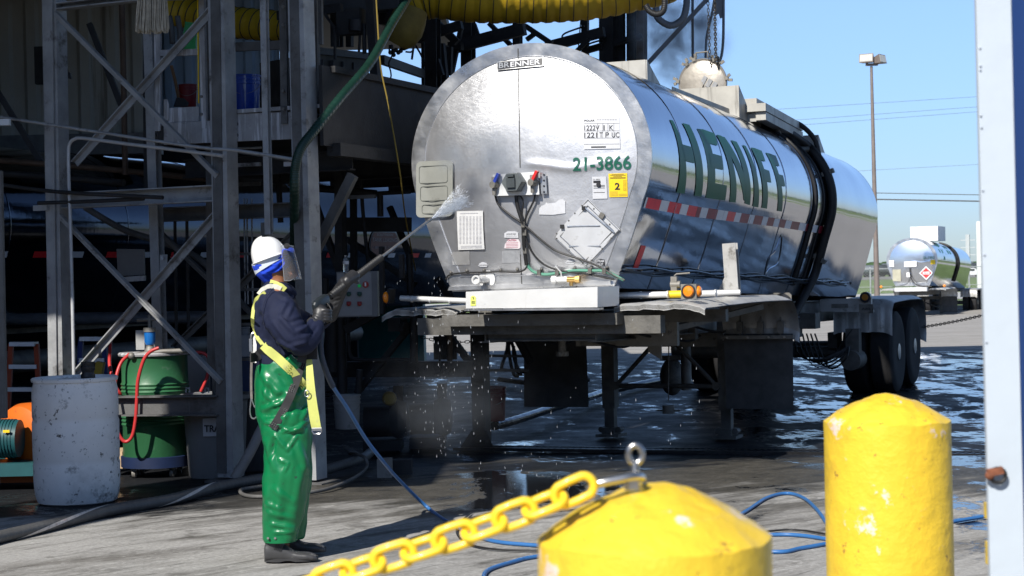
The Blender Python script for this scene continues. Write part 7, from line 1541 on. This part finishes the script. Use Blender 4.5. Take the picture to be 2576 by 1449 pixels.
strap([(679,712),(692,716),(706,722),(716,731)], .040, m_web, label='bright yellow collar strap')
strap([(652,742),(662,730),(678,722),(694,723),(706,729)], .034, m_webw, label='pale shoulder strap')
strap([(667,735),(645,752),(638,775),(635,800)], .018, m_web)
strap([(635,800),(637,818),(648,850),(662,868)], .020, m_web)
sA = strap([(662,868),(676,882),(700,902),(730,930),(758,962),(773,985)], .048, m_web, lift=.012, label='wide yellow thigh strap crossing the trousers')
sB = strap([(763,902),(752,935),(742,968),(728,1002),(712,1035),(697,1060),(686,1078)], .045, m_webb, lift=.011, label='black leg strap running down to the thigh')
strap([(630,900),(645,898),(660,884),(668,873)], .050, m_webb, lift=.010, label='black waist strap at the back')
for (x0, y0, x1, y1, m) in ((722,921,736,936,m_yel),(758,962,768,975,m_yel),(742,968,735,986,m_stitch),(714,1026,706,1042,m_stitch),(690,1064,683,1077,m_stitch),(764,905,758,925,m_stitch)):
    dx, dy_ = x1-x0, y1-y0; L = sqrt(dx*dx+dy_*dy_); ux_, uy_ = dx/L, dy_/L; nx, ny = -uy_, ux_; b = MB()
    for o_ in (-8, -3, 3, 8):
        pts = []
        for k in range(7): f = k/6*L; w_ = o_+(1.6 if k % 2 else -1.6); q = on(x0+ux_*f+nx*w_, y0+uy_*f+ny*w_, .0185); pts.append(WP(*q))
        b.tube(pts, .0011, 4)
    wpart('stitching', b, mat('stitch_olive', (.30,.32,.06), .8) if m == m_yel else m_stitch, parent=sA if m == m_yel else sB)
# hanging yellow strap with buckle
hs_ = ribbon([(778,905,-.16),(780,950,-.20),(784,1000,-.22),(791,1050,-.22),(797,1082,-.215)], .048, m_web, 'hanging_strap', wid=[.030,.042,.050,.054,.050], label='loose yellow strap end hanging beside the thigh')
b = MB(); q = WP(797, 1083, -.222); b.tube([q+Vector((x, 0, z)) for x, z in ((-.026,.012),(.026,.012),(.026,-.004),(.016,-.018),(-.016,-.018),(-.026,-.004))], .0035, 6, closed=True); b.box(q+Vector((0,.002,.004)), (.05,.003,.012)); wpart('strap_buckle', b, m_chrome, parent=hs_)
b = MB(); b.tube([WP(772+6*cos(a), 990+8*sin(a), -.24) for a in [2*pi*k/14 for k in range(14)]], .003, 6, closed=True); wpart('ring_buckle', b, m_chrome)
b = MB(); b.box(WP(760,899,-.17), (.045,.02,.055), Matrix.Rotation(.2, 3, 'Y')); b.box(WP(782,888,-.12), (.07,.03,.07)); wpart('belt_clip', b, m_webb)
# lanyard, carabiner, white pouch and D ring at the back
b = MB(); b.tube([WP(x, y, -.03) for x, y in ((631,850),(631,880),(638,890),(644,880),(645,848),(640,838),(634,840))], .006, 8, closed=True, sub=4); b.box(WP(631,868,-.045), (.016,.014,.07)); wpart('snap_hook', b, m_chrome)
limbp = MB(); limb(limbp, [(645,848,-.06,.018,.02),(650,868,-.07,.030,.03),(648,892,-.06,.026,.03)]); wpart('white_pouch', limbp, mat('pouch_white', (.66,.66,.64), .6, 0, var=.08))
b = MB(); b.tube([WP(x, y, -.02) for x, y in ((630,895),(632,905),(642,912),(650,908))], .004, 6, sub=4); wpart('d_ring', b, m_chrome)
ribbon([(633,905,-.02),(632,940,-.02),(632,980,-.02),(633,1004,-.02)], .013, mat('lanyard_grey', (.16,.14,.13), .7, 0, var=.3, vs_=40), 'lanyard')
b = MB(); b.tube([WP(x, y, -.02) for x, y in ((631,1008),(629,1035),(633,1050),(641,1052),(647,1043),(647,1030),(640,1022),(636,1012),(633,1004))], .0045, 7, closed=True, sub=4); wpart('carabiner', b, m_chrome)
# ---- lance (a thing of its own) and gloves
LA, LB_ = WP(812, 760, .02), W(1078, 556, 10.55)
ld = (LB_-LA).normalized()
def LP(px): 
    lo, hi = 0.0, 2.5
    for _ in range(40):
        m_ = (lo+hi)/2
        if proj(LA+ld*m_)[0] < px: lo = m_
        else: hi = m_
    return LA+ld*lo
T = Thing('spray_lance', 'long high pressure spray lance with a black coil grip held by the worker', 'spray lance', LA)
b = MB(); b.tube([LP(950), LP(1079)], .0085, 12); b.tube([LP(1079), LP(1084)], .011, 10); T.part('lance_tube', b, mat('lance_steel', (.30,.30,.30), .4, .7, var=.25, vs_=20, dirt=((.12,.1,.08), .35, 14)))
b = MB(); P = [LP(832).lerp(LP(957), i/52) for i in range(53)]; b.tube(P, [.0145 if i % 2 else .0225 for i in range(53)], 12); T.part('coil_grip', b, m_blk)
gx = ld; gu = (Vector((0,0,1))-gx*gx.z).normalized(); gs = gx.cross(gu); Rg = Matrix((gx, gs, gu)).transposed()
b = MB(); rr = []
for f, w_, h_ in ((-.095,.012,.022),(-.085,.019,.034),(-.03,.022,.040),(.03,.021,.036),(.055,.014,.024)):
    rr.append([LA+gx*f+gs*(w_*(abs(cos(a))**.7)*(1 if cos(a) > 0 else -1))+gu*(h_*(abs(sin(a))**.7)*(1 if sin(a) > 0 else -1)) for a in [2*pi*k/16 for k in range(16)]])
b.loft(rr, True); gb = T.part('gun_body', b, mat('gun_plastic', (.022,.028,.032), .4, 0, var=.3, vs_=20, dirt=((.09,.10,.11), .25, 30)))
b = MB(); b.tube([LA-gx*.02, WP(812,785,.0), WP(810,812,.0)], .017, 10); b.tube([LA+gx*.02, WP(832,775,.0), WP(835,805,.0), WP(815,818,.0)], .004, 6, sub=4); T.part('trigger_handle', b, m_blk, parent=gb)
b = MB(); b.cyl(LA-gs*.022-gx*.06, LA-gs*.026-gx*.06, .006, 8); b.cyl(LP(830)-gs*.0, LP(834), .014, 12); T.part('screw', b, m_chrome, parent=gb)
def finger(mb, pts, r0, r1): 
    P, rr_ = spline([Vector(p) for p in pts], [lerp(r0, r1, i/(len(pts)-1)) for i in range(len(pts))], 5); mb.tube(P, rr_, 10); mb.ball(P[-1], r1*1.02, 8, 6)
# near (right) hand: fist round the trigger handle under the gun
b = MB()
limb(b, [(783,826,-.09,.042,.042),(795,815,-.065,.040,.040),(802,802,-.05,.038,.036),(806,790,-.045,.042,.036),(806,780,-.04,.040,.032),(806,774,-.035,.030,.026)])
for i, (z, ln) in enumerate(((779,1.0),(787,1.05),(795,1.0),(802,.85))):
    finger(b, [WP(806,z,-.055), WP(818,z+1,-.066), WP(828,z+2,-.050), WP(831,z+3,-.018), WP(824,z+4,.012)], .0125, .0100)
finger(b, [WP(796,792,-.03), WP(800,776,.012), WP(812,768,.035), WP(824,768,.028)], .0135, .0105)
g1 = fused('glove', b, m_glove, .0058, 2, [(775,790,800,800,3,.004),(786,806,806,806,3,.005),(780,815,800,822,3,.005),(812,785,830,787,2,-.003),(812,793,830,795,2,-.003),(812,801,828,803,2,-.003)], .0016, 22)
wpart('glove', g1, label='black rubber glove on the trigger hand')
b = MB(); limb(b, [(776,832,-.10,.048,.046),(786,822,-.085,.050,.046),(795,812,-.07,.046,.042)], cap=False); g1c = fused('glove_cuff', b, m_glove, .0065, 1, [(776,838,790,815,3,.005),(785,835,797,812,3,-.005)], .003, 20); wpart('glove_cuff', g1c)
# far (left) hand: over the coil grip, gauntlet running back to the elbow
gp = LP(885); 
b = MB()
limb(b, [(826,795,.36,.052,.052),(838,768,.33,.050,.048),(850,742,.30,.044,.042),(862,720,.26,.036,.034),(870,708,.235,.036,.032)], cap=True)
pc = gp+gs*.004-gu*.006
hw = gx
back = -gs  # towards the camera
for i, (f, r_) in enumerate(((.034,.0118),(.012,.0122),(-.010,.0118),(-.031,.0105))):
    a0 = gp+gx*(f-.012)+gu*.026+gs*.012; finger(b, [a0-gs*(-.012)*0+gs*.010, gp+gx*(f+.004)+gu*.036-gs*.004, gp+gx*(f+.010)+gu*.026-gs*.028, gp+gx*(f+.012)-gu*.004-gs*.036, gp+gx*(f+.010)-gu*.026-gs*.024], r_, r_*.85)
limb(b, [(870,708,.225,.030,.030)]+[(proj(gp+gx*f+gu*.020+gs*.020)[0], proj(gp+gx*f+gu*.020+gs*.020)[1], (gp+gx*f+gu*.020+gs*.020).y-YW, .028, .030) for f in (-.02, .015)])
finger(b, [gp-gx*.030+gu*.004+gs*.03, gp-gx*.004-gu*.012+gs*.032, gp+gx*.032-gu*.020+gs*.016, gp+gx*.048-gu*.026-gs*.004], .0135, .0105)
g2 = fused('glove', b, m_glove, .0058, 2, [(830,780,850,770,3,.005),(838,760,858,752,3,-.004),(848,742,864,735,3,.004),(855,725,870,735,3,.004),(832,795,842,760,4,.004)], .0016, 22)
wpart('glove', g2, label='long black rubber glove on the hand over the coil grip')
# ---- spray and droplets
m_water = mat('water_drops', (.85,.9,.95), .05, 0, var=.0, trans=.7, ior=1.33, spec=.8)
m_spray = mat('spray_mist', (.85,.87,.9), .8, 0, var=.05, alpha=.16)
rnd = random.Random(11); b = MB(); tip = LP(1085)
far_c = W(1172, 500, 11.2); ax = (far_c-tip); Ls = ax.length; ax.normalize(); sv = Vector((-ax.z, 0, ax.x)).normalized(); dv = ax.cross(sv)
for i in range(1100):
    t = rnd.random()**.8; sp = .075*t; k = rnd.uniform(-.8,.8); k = max(-1, min(1, k)); k2 = rnd.gauss(0, .22); s0 = tip+ax*(Ls*t)+sv*(sp*k*1.35+.02*t)+dv*(sp*k2); e = s0+(s0-tip).normalized()*rnd.uniform(.02,.05)
    r_ = rnd.uniform(.0005,.0012)
    n_ = Vector((0,-1,0)).cross((e-s0).normalized()).normalized()*r_; n2 = Vector((0,r_,0)); b.add([s0+n_, s0-n_, s0+n2, e], [(0,1,3),(1,2,3),(2,0,3)])
single('water_spray', b, mat('spray_water', (.85,.88,.92), .5, 0, var=.0), 'white fan of water spraying from the lance tip', 'water spray', tip)
b = MB()
for i in range(270):
    zone = rnd.random()
    if zone < .62: px, py, Y = rnd.gauss(1130, 70), rnd.uniform(700, 1150), rnd.uniform(12.6, 13.6)
    elif zone < .85: px, py, Y = rnd.uniform(1050, 1760), rnd.uniform(800, 1120), rnd.uniform(12.8, 13.4)
    else: px, py, Y = rnd.uniform(1200, 1560), rnd.uniform(1140, 1260), rnd.uniform(11.8, 12.8)
    c = W(px, py, Y); r_ = rnd.uniform(.0009,.0021); h = rnd.uniform(.005,.022)
    b.add([c+Vector((r_,0,0)), c+Vector((0,-r_,0)), c+Vector((-r_,0,0)), c+Vector((0,r_,0)), c+Vector((0,0,h)), c-Vector((0,0,h*.4))], [(0,1,4),(1,2,4),(2,3,4),(3,0,4),(1,0,5),(2,1,5),(3,2,5),(0,3,5)])
o = single('falling_drops', b, mat('drop_white', (.55,.58,.62), .25, 0, var=.0), kind='stuff', base=(0, 13, 0))
# ---- steam: soft clouds of vapour over the hatch and on the tank head
def vapour(name, c, r, dens, sc_, lab, seed, anis=.3, thr=.42):
    m = bpy.data.materials.new(name); m.use_nodes = True; nt = m.node_tree; N = nt.nodes; L = nt.links; N.clear(); out = N.new("ShaderNodeOutputMaterial"); pv = N.new("ShaderNodeVolumePrincipled"); pv.inputs['Color'].default_value = (.62,.68,.76,1); pv.inputs['Anisotropy'].default_value = anis
    tc = N.new("ShaderNodeTexCoord"); n1 = N.new("ShaderNodeTexNoise"); n1.inputs['Scale'].default_value = sc_; n1.inputs['Detail'].default_value = 5; n1.inputs['Roughness'].default_value = .6; mp = N.new("ShaderNodeMapping"); mp.inputs['Location'].default_value = (seed, seed*2, 0); L.new(tc.outputs['Object'], mp.inputs[0]); L.new(mp.outputs[0], n1.inputs['Vector'])
    ln = N.new("ShaderNodeVectorMath"); ln.operation = 'DIVIDE'; L.new(tc.outputs['Object'], ln.inputs[0]); ln.inputs[1].default_value = r; le = N.new("ShaderNodeVectorMath"); le.operation = 'LENGTH'; L.new(ln.outputs[0], le.inputs[0])
    fo_ = N.new("ShaderNodeMapRange"); fo_.interpolation_type = 'SMOOTHSTEP'; L.new(le.outputs['Value'], fo_.inputs[0]); fo_.inputs[1].default_value = .98; fo_.inputs[2].default_value = .15
    nr = N.new("ShaderNodeMapRange"); L.new(n1.outputs[0], nr.inputs[0]); nr.inputs[1].default_value = thr; nr.inputs[2].default_value = thr+.22
    mu = N.new("ShaderNodeMath"); mu.operation = 'MULTIPLY'; L.new(fo_.outputs[0], mu.inputs[0]); L.new(nr.outputs[0], mu.inputs[1]); m2 = N.new("ShaderNodeMath"); m2.operation = 'MULTIPLY'; L.new(mu.outputs[0], m2.inputs[0]); m2.inputs[1].default_value = dens
    L.new(m2.outputs[0], pv.inputs['Density']); L.new(pv.outputs[0], out.inputs['Volume'])
    b = MB(); b.ball((0,0,0), r, 20, 12); o = bpy.data.objects.new(name, b.mesh(name, m)); COL.objects.link(o); o.location = c; tag(o, lab, 'steam', kind='stuff'); return o
vapour('hatch_steam', W(1712, 85, 20.2), (.72,.5,.78), 13.0, 2.4, 'blue grey steam drifting above the open hatch', 3.1)
vapour('head_mist', FT.M @ (facep(1225, 395)+Vector((0,-.22,0))), (.45,.16,.34), 10.0, 4.0, 'thin grey mist where the spray hits the tank head', 7.7)
_v = vapour('spray_core', (tip+far_c)/2+ax*.05, (Ls*.62,.05,.055), 30.0, 9.0, 'fine white mist round the spray fan', 1.7, 0, .36); _v.rotation_euler = ax.to_track_quat('X', 'Z').to_euler()
vapour('floor_mist', W(1120, 1010, 13.3), (.85,.5,.55), .32, 2.2, 'faint spray mist over the wet floor under the tank edge', 5.2, 0, .35)
# ------------------------------------------------------------------ foreground: bollards, yellow chain, white post
m_by = mat('bollard_yellow', (.80,.54,.035), .5, 0, var=.06, vs_=8, bump=.006, bs=20, coat=.25, dirt=[((.60,.36,.03), .36, 7, .2), ((.78,.62,.52), .27, 10, .04), ((.34,.18,.04), .25, 22, .05), ((.05,.03,.02), .12, 34, .03)])
def bollard(px, ytop, ysh, Y, r, lab, seed):
    c = W(px, 1500, Y); zt = W(px, ytop, Y).z; zs = W(px, ysh, Y).z; rnd = random.Random(seed)
    b = MB(); P = [(r*1.0, 0), (r, .3), (r, .6), (r, .9), (r, zs-.03), (r*1.002, zs-.006), (r*1.0, zs)]; h = zt-zs
    for k in range(1, 34): a = k/33; rr = r*(1-a); P.append((max(rr, .001), zs+h*(1-(1-a)**1.75)))
    b.lathe(P, (c.x, Y, 0), None, 110); V = b.v
    b.v = [v+Vector((v.x-c.x, v.y-Y, 0)).normalized()*(.0022*noise.noise(Vector((v.x*9+seed, v.y*9, v.z*7))))+Vector((0,0,.0045*noise.noise(v*22+Vector((seed,0,0)))+.0016*noise.noise(v*60) if v.z > zs-.001 else 0)) for v in b.v]
    return single('bollard', b, m_by, lab, 'bollard', (c.x, Y, 0), 'yellow bollards in the foreground'), Vector((c.x, Y, zt))
_, t1 = bollard(1648, 1216, 1352, 2.2, .1505, 'fat yellow bollard nearest the camera with a steel eye bolt and chain on top', 3)
_, t2 = bollard(2240, 992, 1058, 4.1, .1500, 'taller standing yellow bollard at right beside the white post', 9)
m_yc = mat('yellow_plastic_chain', (.88,.60,.03), .38, 0, var=.05, coat=.2)
m_shk = mat('shackle_steel', (.55,.54,.52), .3, 1.0, var=.25, vs_=25)
T = Thing('eye_bolt', 'steel eye bolt with a shackle screwed into the top of the near bollard', 'eye bolt', W(1592, 1232, 2.2))
b = MB(); b.tube([W(1598+17.5*cos(a), 1143+23*sin(a), 2.19) for a in [2*pi*k/22 for k in range(22)]], .0042, 10, closed=True); b.tube([W(1598,1166,2.19), W(1598,1180,2.19), W(1596,1208,2.19)], [.0052,.006,.0068], 10); T.part('eye', b, m_shk)
b = MB(); b.cyl(W(1593,1236,2.19), W(1594,1209,2.19), .0115, 6, smooth=False); b.cyl(W(1594,1209,2.19), W(1594,1205,2.19), .014, 16); T.part('nut', b, m_shk)
b = MB(); b.tube([W(1616,1203,2.17), W(1600,1198,2.155), W(1550,1207,2.15), W(1500,1217,2.15), W(1484,1221,2.165), W(1484,1222,2.20), W(1500,1219,2.225), W(1550,1209,2.23), W(1600,1201,2.225), W(1616,1203,2.21)], .0052, 10, sub=4); T.part('shackle', b, m_shk)
# yellow chain: links face the camera and edge-on in turn
cp = [(1488,1214),(1452,1232),(1408,1258),(1362,1280),(1318,1296),(1270,1316),(1222,1334),(1178,1352),(1130,1368),(1082,1386),(1034,1402),(986,1420),(938,1436),(890,1452),(842,1470)]
T = Thing('plastic_chain', 'blurred yellow plastic chain rising from lower left to the near bollard', 'chain', W(1200, 1345, 2.15))
YC = 2.14
Lc = [W(x, y, YC) for x, y in [(1444,1234),(1370,1268),(1295,1295),(1218,1326),(1143,1350),(1066,1378),(990,1400),(913,1428),(838,1452),(762,1482)]]
def stadium(c, d, a, hl, hw, r):
    pts = []
    for k in range(20):
        an = 2*pi*k/20; x, y = cos(an), sin(an); pts.append(c+d*((hl-hw)*(1 if x > 1e-6 else (-1 if x < -1e-6 else 0))+x*hw)+a*(y*hw))
    b = MB(); b.tube(pts, r, 10, closed=True); return b
for i, c in enumerate(Lc):
    d = (Lc[max(i-1, 0)]-Lc[min(i+1, len(Lc)-1)]).normalized(); face = i % 2 == 0
    if face: a = d.cross(Vector((.10,1,.05))).normalized()
    else: a = (Vector((0,.80,0))+d.cross(Vector((0,1,0)))*.55); a = (a-d*a.dot(d)).normalized()
    T.part('link', stadium(c, d, a, .0262, .0135, .0055), m_yc)
# white steel post and blue panel at the right
YP = 3.0
m_wp = mat('white_post_paint', (.50,.56,.62), .5, 0, var=.035, vs_=6, bump=.0015, bs=14, dirt=[((.62,.40,.30), .04, 9, .04), ((.55,.60,.66), .15, 4, .2)])
T = Thing('white_post', 'tall white painted steel post with rust spots at the right edge', 'post', W(2520, 1500, YP))
b = MB(); b.beam(W(2495-.0247*1400,-1460,YP), W(2534,1520,YP), .0605, .012, up=(0,1,0)); b.beam(W(2537-.0234*1400,-1460,YP)+Vector((0,.02,0)), W(2574,1520,YP)+Vector((0,.02,0)), .004, .05, up=(0,1,0)); T.part('flange', b, m_wp)
b = MB()
for x, y in ((2465,120),(2466,165),(2466,175),(2467,290),(2469,320),(2472,478),(2476,640),(2481,860)): b.ball(W(x, y, YP-.008), .0022, 6, 4)
T.part('weld_spot', b, mat('spot_grey', (.5,.55,.62), .6))
b = MB(); c = W(2508, 1192, YP-.012); b.tube([c+Vector((.0135*cos(a), -.006, .0125*sin(a)-.002)) for a in [2*pi*k/18 for k in range(18)]], .0033, 8, closed=True); T.part('black_ring', b, m_blk)
b = MB(); b.beam(W(2484,1190,YP-.02), W(2522,1182,YP-.02), .012, .014, up=(0,1,0)); b.ball(W(2490,1196,YP-.02), .0085, 10, 6); T.part('rusty_bolt', b, mat('rust', (.20,.07,.035), .8, 0, var=.4, vs_=60))
for y in (1285, 1392): b = MB(); b.box(W(2487+.03*(y-1285), y, YP+.01), (.008,.03,.028 if y < 1300 else .04)); T.part('hinge_plate', b, m_by)
b = MB(); b.prism([W(2511,-1460,YP+.12), W(2668,-1460,YP+.12), W(2740,1560,YP+.12), W(2583,1560,YP+.12)], Vector((0,.03,0))); single('blue_hoarding', b, mat('blue_panel_paint', (.12,.25,.62), .5, 0, var=.04, vs_=2), 'flat blue painted panel at the far right edge behind the white post', 'hoarding')
